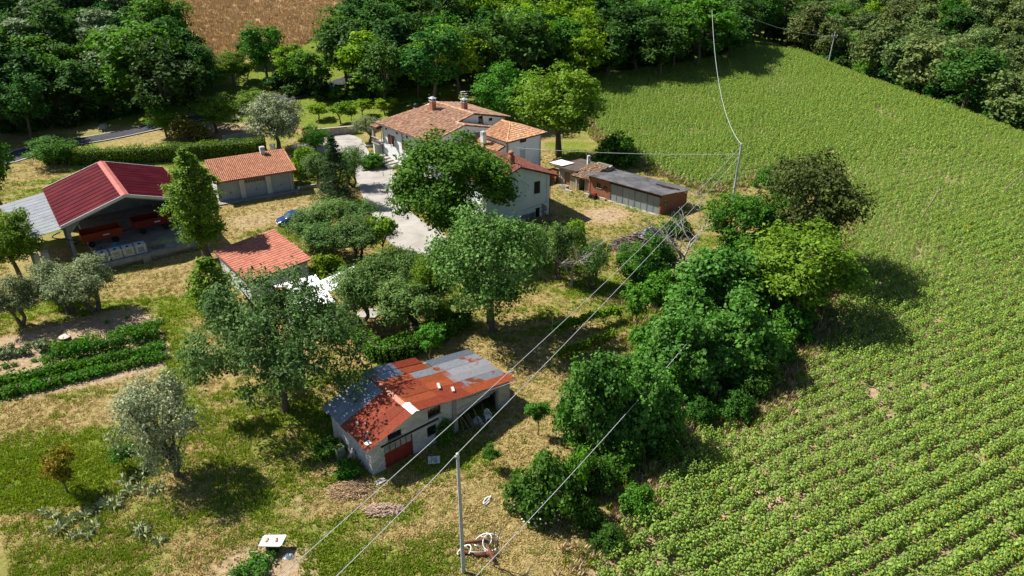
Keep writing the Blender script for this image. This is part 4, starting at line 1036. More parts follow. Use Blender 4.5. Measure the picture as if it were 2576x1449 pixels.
    def heap(name, c, rx, ry, h, mat, lab, cat, seed, rz=0.0, sub=0.35):
        rnd = np.random.RandomState(seed); mb = MB(); n, m_ = 9, 18; vs = []
        for i in range(n+1):
            rr = i/n
            for k in range(m_):
                t = 2*PI*k/m_; hh = h*(1-rr**1.7)*(1+sub*(rnd.rand()-.5)*2); R_ = rr*(1+.18*math.sin(2*t+seed)+.1*math.sin(5*t+seed*2))
                x, y = rx*R_*math.cos(t), ry*R_*math.sin(t); x, y = x*math.cos(rz)-y*math.sin(rz), x*math.sin(rz)+y*math.cos(rz)
                vs.append((c[0]+x, c[1]+y, c[2]+hh-(.08 if i == n else 0)))
        fs = [(i*m_+k, (i+1)*m_+k, (i+1)*m_+(k+1) % m_, i*m_+(k+1) % m_) for i in range(n) for k in range(m_)]
        mb.add(vs, fs); o = mb.build(name, mat, smooth=False, origin=c); tag(o, lab, cat); return o
    globals()['heap'] = heap
    heap("sack_heap", (*P(L+.3, 2.6), fl-.02), 1.5, .7, .55, M("tan_sacking", [(0.22, 0.21, 0.13), (0.34, 0.33, 0.22)], 2, .95, .4, 10), "low heap covered by tan sacking on the hangar floor", "heap", 3, math.atan2(s.y, s.x))
    heap("tarpaulin_heap", (*P(L-.2, -2.0), fl-.02), .9, .6, .9, M("blue_tarpaulin", [(0.05, 0.16, 0.30), (0.10, 0.26, 0.42)], 2, .6), "crumpled blue tarpaulin heap behind the caged tanks", "tarpaulin", 5)
    heap("scrap_heap", (*P(L-.3, -3.6), fl-.02), .8, .7, .8, M("scrap_brown", [(0.06, 0.05, 0.04), (0.16, 0.13, 0.1)], 3, .9, .5, 12), "dark scrap heap left of the blue tarpaulin in the hangar", "heap", 6)
    heap("tarpaulin_sheet", (*P(L+.8, 4.9), fl-.02), 1.3, .4, .35, M("pale_tarpaulin", [(0.38, 0.42, 0.46), (0.55, 0.58, 0.60)], 2, .6), "pale plastic sheet lying at the right end of the hangar edge", "sheet", 9, math.atan2(s.y, s.x))
    c = P(L-.4, 4.7); mb = MB(); q0, q1 = c-s*.4, c+s*.6
    mb.prism([(*q0, fl+.0), (*q1, fl+.0), (*(q1-d*.2), fl+1.1), (*(q1-d*.3-s*.1), fl+1.15)], .05); o = mb.build("leaning_board", M("pale_blue_board", [(0.42, 0.50, 0.58)], rough=.6), origin=(*c, fl)); tag(o, "pale blue triangular board leaning at the right of the hangar", "board")
    rnd = random.Random(3); M_LAD = M("pale_ladder", [(0.35, 0.36, 0.37)], rough=.5)
    c = P(1.2, 5.6); r3 = empty("plank_bundle", (*c, fl), "pale planks leaning upright in the hangar right back corner", "planks")
    for k in range(5):
        mb = MB(); q = c-s*(.35*k); mb.hexa([(*(q), fl), (*(q+s*.16), fl), (*(q+s*.16+d*.05), fl), (*(q+d*.05), fl)], [(*(q-d*.5), 4.2-.1*k), (*(q+s*.16-d*.5), 4.2-.1*k), (*(q+s*.16-d*.45), 4.2-.1*k), (*(q-d*.45), 4.2-.1*k)]); part(mb, "plank", M_LAD, r3)
    c = P(L+1.3, 1.8); r3 = empty("steel_mesh", (*c, fl), "rusty steel mesh panel lying on the hangar edge beside the tanks", "mesh panel"); mb = MB()
    for k in range(9): mb.obox(c, s, -d, -.7+.17*k, -.685+.17*k, -.5, .5, fl+.0, fl+.02)
    for k in range(6): mb.obox(c, s, -d, -.7, .68, -.5+.2*k, -.485+.2*k, fl+.02, fl+.035)
    part(mb, "wires", M("rusty_wire", [(0.16, 0.08, 0.05)], rough=.8), r3)
    # cupboards in the lean-to
    for k in range(2):
        c = P(11.2+.0*k, -9.6+.9*k); r3 = empty("metal_locker", (*c, 0), ["left", "right"][k]+" grey metal locker under the pale lean-to roof", "locker", "lockers under the lean-to"); mb = MB(); mb.obox(c, s, -d, -.38, .38, -.3, .3, 0, 1.9); bd = part(mb, "body", M_STEEL, r3)
        for z in (.1, 1.0): mb = MB(); mb.obox(c, s, -d, -.34, .34, -.33, -.305, z, z+.82); part(mb, "door", M_GREYW, r3, bd)
    # hose in front
    q = P(L+3.7, -.8); pts = []
    for k in range(60):
        t = k/59*3.2*PI; pts.append((q.x-1.0+.028*k+.5*math.cos(t), q.y+.3*math.sin(t)+.02*k, ztf(q.x, q.y)+.06+.0012*k))
    mb = MB(); mb.tube(pts, .03, 5); o = mb.build("garden_hose", M("yellow_hose", [(0.42, 0.38, 0.03)], rough=.5), origin=(q.x, q.y, 0)); tag(o, "yellow hose coiled on the grass below the hangar edge", "hose")
    return P, L
def smooth3(q, n=8):
    q = [Vector(p) for p in q]; out = []
    for i in range(len(q)-1):
        p0, p1, p2, p3 = q[max(i-1, 0)], q[i], q[i+1], q[min(i+2, len(q)-1)]
        for k in range(n):
            t = k/n; out.append(.5*((2*p1)+(p2-p0)*t+(2*p0-5*p1+4*p2-p3)*t*t+(3*p1-p0-3*p2+p3)*t**3))
    return out+[q[-1]]
HANGP, HANGL = hangar()

# ------------------------------------------------------------------ brick shed row
def brick_shed():
    M_ETER = M("grey_fibre_sheet", [(0.085, 0.085, 0.09), (0.17, 0.165, 0.17), (0.24, 0.235, 0.235)], .9, .95, .3, 14, objr=.12)
    F0, F1 = v2((10.2, 92.6)), v2((18.5, 85.2)); d = (F1-F0).normalized(); b_ = v2((.80, .60)).normalized(); L = (F1-F0).length; dp = 4.9
    B0, B1 = F0+b_*dp, F1+b_*dp; footprint([F0, F1, B1, B0])
    root = empty("brick_shed", (*((F0+B1)/2), 0), "red brick shed with grey corrugated roof and sliding metal doors", "shed")
    dl = [(3.55, L-.18)]; zf, zb = 2.75, 2.35
    mb = MB(); wall(mb, F0, F1, -.25, zf, [(1.35, 2.05, 1.35, 2.05), (3.55, L-.18, -.1, 2.35)], .25)
    wall(mb, F1, B1, -.25, [(0, zf), (dp, zb)], [(.65, 1.3, 1.2, 1.85)], .25); wall(mb, B1, B0, -.25, zb, [], .25); wall(mb, B0, F0, -.25, [(0, zb), (dp, zf)], [], .25)
    part(mb, "wall", M_BRICK, root)
    win(root, F0, F1, (1.35, 2.05, 1.35, 2.05), M_DARKW, M_GLASS, 1, .1, M_GREYW, .05, cross=1); win(root, F1, B1, (.65, 1.3, 1.2, 1.85), M_GREYW, M_GLASS, 1, .1, None, .05)
    M_GD = M("grey_sheet_door", [(0.20, 0.235, 0.25), (0.28, 0.31, 0.325)], 1, .6, metal=.15, spec=.4); n = v2((-d.y, d.x)); w_ = (L-.18-3.55)/4
    for k in range(4):
        a0 = 3.55+k*w_; mb = MB(); mb.obox(F0, d, n, a0+.02, a0+w_-.02, .06, .10, .02, 2.33); dr = part(mb, "door_panel", M_GD, root)
        mb = MB()
        for t in (0, .5, 1): x = a0+.05+(w_-.1)*t; mb.obox(F0, d, n, x-.025, x+.025, .03, .059, .02, 2.33)
        part(mb, "door_rib", M_GD, root, dr)
    mb = MB(); mb.obox(F0, d, n, 3.4, L, -.5, .0, -.2, .1); part(mb, "threshold", M_CONC, root)
    mb = MB(); mb.obox(F0, d, n, 3.4, L+.05, -.06, -.002, 2.36, 2.5); part(mb, "door_rail", M_DARK, root)
    ov = .55; sl = (zf-zb)/dp
    nsh = 12; W_ = L+.7; ws = W_/nsh; u = Vector((*b_, -sl)).normalized()
    for k in range(nsh):
        for (t0, ln) in ((-ov, 2.95), (2.3, 3.1)):
            p = F0+d*(-.35+k*ws)+b_*t0; mb = corr((*p, zf+.09-sl*t0+(.0 if t0 < 0 else -.035)), (*d, 0), u, ws*1.06, ln, ws/5, .028, 4)
            part(mb, "roof_sheet", M_ETER, root)
    for k, (a, t) in enumerate(((9.6, 2.9), (10.2, 3.3), (8.6, 3.2))):
        mb = MB(); p = F0+d*a+b_*t; mb.obox(p, d, b_, -.9, .9, -.06, .06, zf+.14-sl*t, zf+.22-sl*t); part(mb, "roof_batten", M_DARKW, root)
    # wreath on the wall
    c = F0+d*2.75-n*.05; rw = empty("wall_wreath", (*c, 1.5), "dark round wreath hanging on the brick shed wall", "wreath"); mb = MB()
    pts = [Vector((*(c+d*.24*math.cos(t)), 1.55+.24*math.sin(t))) for t in np.linspace(0, 2*PI, 17)]; mb.tube(pts, .06, 6, cap=False); part(mb, "ring", M_DARKW, rw)
    # middle shed with old tiles
    Q = lambda a, c, z=None: ((F0+d*a+b_*c) if z is None else (*(F0+d*a+b_*c), z))
    r2 = empty("tiled_shed", (*Q(-1, 2), 0), "small stone shed with old tiled roof left of the brick shed", "shed")
    ms = [Q(-2.5, .4), Q(-.15, .4), Q(-.15, 4.5), Q(-2.5, 4.5)]; footprint(ms); mb = MB()
    wall(mb, ms[0], ms[1], -.2, 2.0, [(.5, 1.5, -.1, 1.7)], .25); wall(mb, ms[1], ms[2], -.2, [(0, 2.0), (4.1, 3.1)], [], .25); wall(mb, ms[2], ms[3], -.2, 3.1, [], .25); wall(mb, ms[3], ms[0], -.2, [(0, 3.1), (4.1, 2.0)], [], .25)
    part(mb, "wall", M_STONEW, r2); q = [Q(-2.8, -.1, 2.0), Q(.0, -.1, 2.0), Q(.0, 3.4, 3.1), Q(-2.8, 3.4, 3.1)]; mb = MB(); mb.prism(q, .1); rf = part(mb, "roof", M_DECK, r2)
    stuff(part(tiles(q, (*d, 0), .22, .38, .035, seed=61), "roof_tiles", M("old_sooty_tile", [(0.22, 0.13, 0.08), (0.42, 0.30, 0.20)], 3, .9, island=.35), r2, rf))
    q2 = [Q(.0, 3.4, 3.1), Q(-2.8, 3.4, 3.1), Q(-2.8, 4.9, 2.7), Q(0, 4.9, 2.7)]; mb = MB(); mb.prism(q2, .1); part(mb, "back_roof", M_ETERD(), r2)
    # small flat roofed hut
    r3 = empty("flat_roof_hut", (*Q(-4.5, 2.5), 0), "small hut with dark flat roof and wooden door behind the aqua house", "hut")
    hs_ = [Q(-5.9, .9), Q(-2.75, .9), Q(-2.75, 5.0), Q(-5.9, 5.0)]; footprint(hs_); mb = MB()
    wall(mb, hs_[0], hs_[1], -.2, 2.35, [(1.0, 1.95, -.1, 1.9)], .22); wall(mb, hs_[1], hs_[2], -.2, 2.35, [], .22); wall(mb, hs_[2], hs_[3], -.2, 2.35, [], .22); wall(mb, hs_[3], hs_[0], -.2, 2.35, [], .22)
    part(mb, "wall", M_STONEW, r3); f = win(r3, hs_[0], hs_[1], (1.0, 1.95, -.1, 1.9), M_BROWNW, M("old_plank_door", [(0.16, 0.10, 0.05), (0.28, 0.19, 0.11)], 4, .9, stretch=(6, 6, 1)), 0, .1, name="door")
    mb = MB(); mb.prism([Q(-6.3, .4, 2.55), Q(-2.5, .4, 2.55), Q(-2.5, 5.3, 2.62), Q(-6.3, 5.3, 2.62)], .2); part(mb, "roof", M_ETERD(), r3)
    chimney(r3, Q(-3.4, 3.6), .38, 2.5, 3.5, M_GREYW, M_CAPM, "ribs", ang=.2)
    mb = corr(Q(-7.4, .6, 2.72), (*b_, 0), (*d, .0), 2.2, 2.3, .2, .02, 4); o = mb.build("roof_panel", M_WSHEET, origin=(*Q(-6.5, 1.5), 2.7)); tag(o, "pale sheet panel jutting from the flat roof hut", "panel")
    c = Q(-6.6, .1); mb = MB(); mb.hexa([(*(c-d*.75), .0), (*(c+d*.75), .0), (*(c+d*.75+b_*.04), .0), (*(c-d*.75+b_*.04), .0)], [(*(c-d*.65+b_*.45), 1.8), (*(c+d*.7+b_*.45), 1.75), (*(c+d*.7+b_*.5), 1.75), (*(c-d*.65+b_*.5), 1.8)])
    o = mb.build("rusty_panel", M("flat_rust", [(0.22, 0.055, 0.02), (0.33, 0.10, 0.04)], 2, .8), origin=(*c, 0)); tag(o, "rusty red metal panel leaning against the small hut", "panel")
    # stones, planks and clutter along the front
    M_JUNK = M("grey_plank", [(0.30, 0.26, 0.20), (0.44, 0.39, 0.32)], 3, .9)
    rnd = random.Random(12)
    sp_ = [(-2.2, -1.2, "low stack of pale boards in front of the tiled shed"), (.6, -.75, "pale boards stacked at the brick shed's left corner"), (2.7, -.6, "pale stone slabs stacked under the wreath")]
    for a, c_, lab in sp_:
        p = Q(a, c_); r4 = empty("board_stack", (*p, 0), lab, "boards")
        for k in range(4):
            mb = MB(); t = rnd.uniform(-.2, .2); e = v2((d.x*math.cos(t)-d.y*math.sin(t), d.x*math.sin(t)+d.y*math.cos(t))); mb.obox(p, e, v2((-e.y, e.x)), -.6, .6, -.15+.04*k, .12+.04*k, .09*k, .09*k+.075); part(mb, "board", M_JUNK, r4)
    p = Q(1.6, -.8); r4 = empty("garden_tractor", (*p, 0), "small dark garden machine with red tank by the brick wall", "machine")
    mb = MB(); mb.obox(p, d, b_, -.5, .35, -.22, .22, .28, .55); part(mb, "body", M_DARK, r4); mb = MB(); mb.obox(p, d, b_, .12, .42, -.2, .2, .55, .85); part(mb, "tank", M("red_plastic", [(0.35, 0.02, 0.015)], rough=.4), r4)
    for a in (-.35, .3):
        for s_ in (-.3, .3): q_ = p+d*a+b_*s_; mb = MB(); mb.tube([(*(q_-b_*.07), .22), (*(q_+b_*.07), .22)], .22, 12); part(mb, "wheel", M_DARK, r4)
    mb = MB(); mb.tube([(*(p-d*.5), .5), (*(p-d*1.0), .95)], .025, 5); part(mb, "handle", M_STEEL, r4)
    p = Q(-3.6, -.5); r4 = empty("stone_trough", (*p, 0), "pale stone trough in front of the hut door", "trough"); mb = MB(); mb.obox(p, d, b_, -.6, .6, -.3, .3, 0, .12)
    for s_ in (-1, 1): mb.obox(p, d, b_, -.6, .6, s_*.26-.05, s_*.26+.05, .12, .5); mb.obox(p, d, b_, s_*.55-.05, s_*.55+.05, -.21, .21, .12, .5)
    part(mb, "basin", M_STONE, r4)
    return Q
def M_ETERD(): return M("dark_felt_roof", [(0.055, 0.042, 0.036), (0.12, 0.095, 0.08)], 1.2, .95, .3, 10)
BSQ = brick_shed()

# ------------------------------------------------------------------ block store with red tiles, white shed, carport
def tile_store():
    c_ = [G(687, 576, 3.0), G(784, 652, 2.55), G(622, 711, 2.55), G(536, 632, 3.0)]
    bk, rt, ft, lf = c_
    root = empty("block_store", (*((v2(bk)+v2(ft))/2), 0), "block walled store with red interlocking tile roof beside the poplar", "shed")
    ins = lambda p: v2(p)+((v2(bk)+v2(ft))/2-v2(p)).normalized()*.5
    W = [ins(ft), ins(rt), ins(bk), ins(lf)]; footprint(W); mb = MB()
    zl = lambda p: p.z-.12
    M_BLK = brick_mat("white_block_wall", (0.52, 0.52, 0.50), (0.62, 0.62, 0.60), (0.30, 0.29, 0.27), 1.0, .5, .22)
    for a, b_, za, zb in ((0, 1, zl(ft), zl(rt)), (1, 2, zl(rt), zl(bk)), (2, 3, zl(bk), zl(lf)), (3, 0, zl(lf), zl(ft))):
        L = (W[b_]-W[a]).length; wall(mb, W[a], W[b_], -.2, [(0, za), (L, zb)], [], .22)
    part(mb, "wall", M_BLK, root)
    mb = MB(); mb.prism([ft, rt, bk, lf], .1); rf = part(mb, "roof", M_DECK, root)
    # interlocking tiles: courses from the low edge (ft-rt) to the high edge (lf-bk)
    M_FLAT = M("red_interlocking_tile", [(0.30, 0.085, 0.055), (0.40, 0.15, 0.10), (0.44, 0.20, 0.14)], 1.4, .9, .25, 25, objr=.16, island=.12)
    nx, ny = 18, 19; mb = MB(); ux = (Vector(rt)-Vector(ft)); uy = (Vector(lf)-Vector(ft)); nrm = ux.cross(uy).normalized()
    if nrm.z < 0: nrm = -nrm
    lx, ly = ux.length/nx, uy.length/ny; ex, ey = ux.normalized(), uy.normalized()
    def tile_mesh():
        m_ = MB(); prof = [(0, 0), (.06, .018), (.16, .018), (.22, 0.0), (.50, 0), (.56, .018), (.70, .018), (.76, 0), (.92, 0), (1.0, .022)]
        vs = [(ex*(p*lx)+ey*(-ly*.06)+nrm*(h+.055)) for p, h in prof]+[(ex*(p*lx)+ey*(ly*1.0)+nrm*(h+.02)) for p, h in prof]
        n_ = len(prof); low = [(ex*(p*lx)+ey*(-ly*.06)+nrm*.02) for p, h in prof]
        m_.add(vs+low, [(i, i+1, n_+i+1, n_+i) for i in range(n_-1)]+[(2*n_+i, 2*n_+i+1, i+1, i) for i in range(n_-1)]); return m_
    base = tile_mesh(); tm = base.mesh("tile", M_FLAT); rnd = random.Random(5); rest = MB(); cnt = 0; L0 = root.location
    for j in range(ny):
        for i in range(nx):
            s_, t = i/nx, j/ny; p = Vector(ft)*(1-s_)*(1-t)+Vector(rt)*s_*(1-t)+Vector(bk)*s_*t+Vector(lf)*(1-s_)*t
            p = p+nrm*rnd.uniform(0, .012)+ex*rnd.gauss(0, .008)
            if cnt < 300:
                o = link("tile", tm, root, p-L0); o.rotation_euler[2] = rnd.gauss(0, .008)
            else: rest.add([Vector(v)+p for v in base.v], base.f)
            cnt += 1
    stuff(part(rest, "upper_tiles", M_FLAT, root, rf))
    # white roofed shed in front
    q = [G(712, 713, 2.15), G(793, 691, 2.15), G(843, 760, 1.85), G(690, 792, 1.85)]
    fl = v2(q[3]); fr = v2(q[2]); bl = v2(q[0]); br = v2(q[1]); fl = bl+(fr-br)
    r2 = empty("white_roof_shed", (*((fl+br)/2), 0), "low shed with bright white corrugated roof behind the acacia branches", "shed")
    fl = fl-(fr-fl).normalized()*1.0; bl = bl-(br-bl).normalized()*1.0
    cc = (fl+br)/2; W = [p+(cc-p).normalized()*.3 for p in (fl, fr, br, bl)]; footprint(W); mb = MB()
    for a, za, zb in ((0, 1.75, 1.75), (1, 1.75, 2.0), (2, 2.0, 2.0), (3, 2.0, 1.75)):
        L = (W[(a+1) % 4]-W[a]).length; wall(mb, W[a], W[(a+1) % 4], -.2, [(0, za), (L, zb)], [(1.4, 2.3, -.1, 1.6)] if a == 0 else [], .2)
    part(mb, "wall", M_BLK, r2)
    win(r2, W[0], W[1], (1.4, 2.3, -.1, 1.6), M_STEEL, M_GREYW, 1, .1, name="door")
    M_WB = M("bright_white_sheet", [(0.74, 0.74, 0.73), (0.82, 0.82, 0.81)], .8, .5, spec=.4); wd = (fr-fl).length; n_ = 6; e = (fr-fl).normalized(); g = (bl-fl); ln = g.length; u = Vector((*g.normalized(), .3/ln)).normalized()
    for k in range(n_):
        mb = corr((*(fl+e*(wd*k/n_)), 1.87), (*e, 0), u, wd/n_*1.01, ln, wd/n_/3.0, .022, 6, True); part(mb, "roof_sheet", M_WB, r2)
    mb = MB(); mb.obox(fl, e, v2((-e.y, e.x)), 0, wd, .0, .06, 1.70, 1.85); part(mb, "fascia", M_STEEL, r2)
    # small brick chimney between the two sheds
    c = G(708, 737, 2.4); r5 = empty("brick_flue", (c.x, c.y+.3, 0), "small brick flue between the tiled store and white shed", "flue"); mb = MB(); mb.obox((c.x, c.y+.3), (1, 0), (0, 1), -.3, .3, -.3, .3, -.1, 2.6); part(mb, "stack", M_CHBR, r5)
    mb = MB(); mb.obox((c.x, c.y+.3), (1, 0), (0, 1), -.36, .36, -.36, .36, 2.6, 2.68); part(mb, "cap", M_CHBR, r5)
    # carport sheets to the right
    q = [G(812, 715, 2.2), G(829, 733, 2.0), G(925, 690, 2.0), G(906, 672, 2.2)]
    r3 = empty("lean_to_shelter", (q[1].x, q[1].y, 0), "narrow shelter with weathered corrugated roof right of the white shed", "shelter")
    e = v2(q[2]-q[1]); Ls = e.length; e.normalize(); g = v2(q[0]-q[1]).normalized(); g = v2((-e.y, e.x))
    mats = [rust_mat("shelter_sheet", .12, ((0.30, 0.32, 0.34), (0.50, 0.51, 0.52)))]
    for k in range(6):
        mb = corr((*(v2(q[1])+e*(Ls*k/6)), 2.0), (*e, 0), (*g, .12), Ls/6*1.02, 2.1, .18, .022, 4); part(mb, "roof_sheet", mats[0], r3)
    for k in (0, .5, 1):
        for t in (.1, 1.9): p = v2(q[1])+e*(Ls*k*.98+.05)+g*t; mb = MB(); mb.tube([(*p, -.1), (*p, 2.0+t*.1)], .05, 6); part(mb, "post", M_STEEL, r3)
    BLD_POLYS.append([tuple(v2(q[1])), tuple(v2(q[1])+e*Ls), tuple(v2(q[1])+e*Ls+g*2), tuple(v2(q[1])+g*2)])
    p = G(925, 790, 0); mb = MB(); mb.prism([(p.x-1.3, p.y-.7, .12), (p.x+.8, p.y-.9, .12), (p.x+1.5, p.y+.7, .12), (p.x-.4, p.y+.9, .12)], .2); o = mb.build("concrete_slab", M_CONC, origin=(p.x, p.y, 0)); tag(o, "small pale concrete slab beside the courtyard olives", "slab")
tile_store()

# ------------------------------------------------------------------ barn with rusty roof
def barn():
    O = v2((-9.54, 38.32)); ex = v2((.755, .656)).normalized(); ey = v2((-ex.y, ex.x)); P = lambda a, b_, z=None: ((O+ex*a+ey*b_) if z is None else (*(O+ex*a+ey*b_), z))
    root = empty("block_barn", (*P(6, 2.7), 0), "grey block barn with patched rusty corrugated roof and red door", "barn")
    L, D = 12.4, 5.4; footprint([P(0, 0), P(L, 0), P(L, D), P(0, D)], .2)
    ZL, ZC, ZR, AC = 2.6, 3.85, 2.3, 3.55
    top = [(0, ZL), (AC, ZC), (8.4, ZC-(ZC-2.95)), (L, ZR)]
    top = [(0, ZL-.06), (AC, ZC-.08), (8.4, 2.93), (L, ZR-.05)]
    hol = [(1.05, 3.35, -.05, 2.0), (1.4, 2.5, 2.25, 2.85), (4.75, 5.85, 2.45, 3.15), (4.6, 5.4, .85, 1.75), (7.35, 8.0, -.05, 1.45), (8.0, 10.4, -.05, 1.75), (10.4, 11.05, -.05, 2.0)]
    M_BLOCK = M("concrete_block", [(0.38, 0.38, 0.38), (0.54, 0.54, 0.54)], 2.5, .95, .5, 18, objr=.14)
    M_MORT = M("block_mortar", [(0.16, 0.155, 0.15), (0.26, 0.25, 0.24)], 2, .95)
    mb = MB(); A, B = P(0, .015), P(L, .015)
    wall(mb, A, B, -.3, top, hol, .2); wall(mb, P(L-.015, 0.2), P(L-.015, D), -.3, [(0, ZR-.05), (D-.2, ZR)], [], .2)
    wall(mb, P(L, D), P(0, D), -.3, [(0, ZR), (L-AC, ZC-.1), (L, ZL-.1)], [], .2); wall(mb, P(.015, D), P(.015, .2), -.3, ZL-.06, [], .2)
    part(mb, "wall_core", M_MORT, root)
    # blocks, one by one, on the long front
    bm = MB(); bm.box(0, 1, -.5, .5, 0, 1); me = bm.mesh("block", M_BLOCK); rnd = random.Random(2); ang = math.atan2(ex.y, ex.x); cnt = 0
    bl, bh = .50, .215; rows = 19; L0 = root.location; rest = MB()
    for r in range(rows):
        z = -.22+r*bh; a = -(bl/2)*(r % 2)
        while a < L:
            a0, a1 = max(a, 0), min(a+bl, L); a += bl
            segs = [(a0, a1)]
            for h in hol:
                if h[2] < z+bh*.55 < h[3]:
                    ns = []
                    for s0, s1 in segs:
                        if s1 <= h[0] or s0 >= h[1]: ns.append((s0, s1))
                        else:
                            if h[0]-s0 > .06: ns.append((s0, h[0]))
                            if s1-h[1] > .06: ns.append((h[1], s1))
                    segs = ns
            for s0, s1 in segs:
                if s1-s0 < .05: continue
                zt_ = min(lerp_top(top, s0), lerp_top(top, s1)); hh = min(bh-.016, zt_-z)
                if hh < .04: continue
                px_ = P(s0+.008, .015-rnd.uniform(0, .006)); 
                if z < 0.0 or cnt >= 300:
                    rest.obox(P(0, .012), ex, ey, s0+.008, s1-.008, -.012, .01, z, z+hh); continue
                o = link("block", me, root, Vector((*px_, z))-L0); o.rotation_euler[2] = ang; o.scale = (s1-s0-.016, .05, hh); cnt += 1
    ry = random.Random(6)
    for r in range(13):                                   # left and right end walls, joined
        z = -.22+r*bh; b_ = -(bl/2)*(r % 2)
        while b_ < D:
            b0, b1 = max(b_, .0), min(b_+bl, D); b_ += bl
            if z+bh < ZL and b1-b0 > .06: rest.obox(P(0, 0), ex, ey, -.012-ry.uniform(0, .006), .014, b0+.008, b1-.008, z, z+bh-.016)
            if z+bh < ZR and b1-b0 > .06: rest.obox(P(0, 0), ex, ey, L-.014, L+.01, b0+.008, b1-.008, z, z+bh-.016)
    stuff(part(rest, "block_courses", M_BLOCK, root))
    # door: red lower panels, glazed top
    M_RD = M("red_barn_door", [(0.17, 0.018, 0.015), (0.25, 0.035, 0.026)], 1.2, .75)
    h = hol[0]; d, n = ex, ey; mb = MB(); mb.obox(A, d, n, h[0]+.03, h[1]-.03, .06, .10, 0, 1.22); dr = part(mb, "barn_door", M_RD, root)
    mb = MB()
    for k in range(6): x = h[0]+.03+(h[1]-h[0]-.06)*k/5; mb.obox(A, d, n, x-.03, x+.03, .05, .11, 1.22, 1.98)
    mb.obox(A, d, n, h[0], h[1], .05, .11, 1.19, 1.26); mb.obox(A, d, n, h[0], h[1], .05, .11, 1.94, 2.0); part(mb, "door_frame", M_RD, root, dr)
    M_PN = M("dusty_pane", [(0.16, 0.19, 0.20), (0.38, 0.42, 0.42)], 1.1, .25, spec=.6)
    for k in range(5):
        x0 = h[0]+.03+(h[1]-h[0]-.06)*k/5+.03; x1 = h[0]+.03+(h[1]-h[0]-.06)*(k+1)/5-.03
        mb = MB(); mb.obox(A, d, n, x0, x1, .075, .085, 1.26, 1.94); part(mb, "pane", M_PN, root, dr)
    mb = MB(); mb.obox(A, d, n, .8, 5.6, -.12, -.03, 2.05, 2.16); part(mb, "door_rail", M_DARK, root)
    for h in hol[1:3]: win(root, A, B, h, M_DARKW, M_GLASS, 2, .12, M_CONC2, .05)
    win(root, A, B, hol[3], M_DARKW, M_GLASS, 1, .12, None, .05)
    # column between the two halves and the sagging lintel board over the opening
    mb = MB(); mb.obox(P(0, 0), d, n, 6.85, 7.2, -.10, .0, -.2, 3.2); part(mb, "pier", M_CONC2, root)
    mb = MB(); mb.hexa([P(7.25, -.06, 1.35), P(10.9, -.06, 1.95), P(10.9, .02, 1.95), P(7.25, .02, 1.35)], [P(7.25, -.06, 1.55), P(10.9, -.06, 2.1), P(10.9, .02, 2.1), P(7.25, .02, 1.55)]); part(mb, "lintel_board", M_CONCP, root)
    mb = MB(); mb.obox(P(0, 0), d, n, 11.08, 11.25, -.06, .0, -.2, 2.2); part(mb, "jamb", M_CONC2, root)
    # roof sheets
    R_RED = rust_mat("red_rust_sheet", .93, rust=((0.20, 0.034, 0.016), (0.30, 0.062, 0.024))); R_OR = rust_mat("orange_rust_sheet", .80, rust=((0.27, 0.055, 0.02), (0.38, 0.10, 0.034)))
    R_MIX = rust_mat("patchy_rust_sheet", .42, scale=.8); R_GAL = rust_mat("shade_tinted_galvanised_sheet", .05, ((0.22, 0.25, 0.30), (0.34, 0.38, 0.43))); R_LT = rust_mat("light_patchy_sheet", .30, ((0.48, 0.46, 0.47), (0.60, 0.58, 0.58)), scale=1.1)  # galvanised base colour darkened and blued to carry tree shade and sky reflection
    def sheet(a0, a1, z0, z1, b0, b1, mat, lift=0.0, pitch=.11, amp=.014, seg=4):
        p = P(a0, b0); u = Vector((*(ex*(a1-a0)), z1-z0)); mb = corr((*p, z0+lift), (*ey, 0), u, b1-b0, u.length, pitch, amp, seg, nl=3); return part(mb, "roof_sheet", mat, root)
    mb = MB()
    mb.prism([P(-.2, -.2, ZL-.04), P(AC, -.2, ZC-.06), P(AC, D+.2, ZC-.06), P(-.2, D+.2, ZL-.04)], .05); mb.prism([P(AC, -.2, ZC-.06), P(8.4, -.1, 2.92), P(8.4, D+.3, 2.92), P(AC, D+.9, ZC-.06)], .05); mb.prism([P(8.4, -.1, 2.92), P(L+.2, -.15, ZR-.03), P(L+.2, D+.1, ZR-.03), P(8.4, D+.1, 2.92)], .05)
    part(mb, "roof_deck", M_DECK, root)
    w1 = .92; r1 = [(R_RED, .0), (R_RED, .02), (R_RED, .0), (R_RED, .02), (R_GAL, .0), (R_GAL, .03), (R_GAL, .0)]
    for k, (m_, lf) in enumerate(r1):
        b0 = -.35+k*.905; sheet(-.42+(.05*(k % 3)), AC+.05, ZL-.1, ZC+.02, b0, b0+w1, m_, .03+lf, .085 if k < 4 else .15, .012 if k < 4 else .02)
    for k in range(7):                                    # right slope, upper part
        b0 = -.35+k*.95; m_ = [R_RED, R_RED, R_OR, R_OR, R_RED, R_GAL, R_OR][k]; lf = .0 if k % 2 else .022
        if k < 5:
            sheet(AC-.05, AC+2.6, ZC+.02, ZC+.02-.183*2.65, b0, b0+.98, [R_RED, R_OR, R_OR, R_RED, R_OR][k], .05+lf)
            sheet(AC+2.4, 8.75+.15*(k % 2), ZC+.02-.183*2.45, ZC-.183*5.2, b0, b0+.98, [R_RED, R_RED, R_OR, R_OR, R_MIX][k], .03+lf)
        else:
            sheet(AC-.3, AC+2.2, ZC+.04, ZC-.35, b0, b0+.96, R_GAL, .06+lf, .19, .03); sheet(AC+2.1, 8.0, ZC-.34, ZC-.183*4.5, b0, b0+.96, R_OR if k == 5 else R_RED, .06+lf, .19, .03)
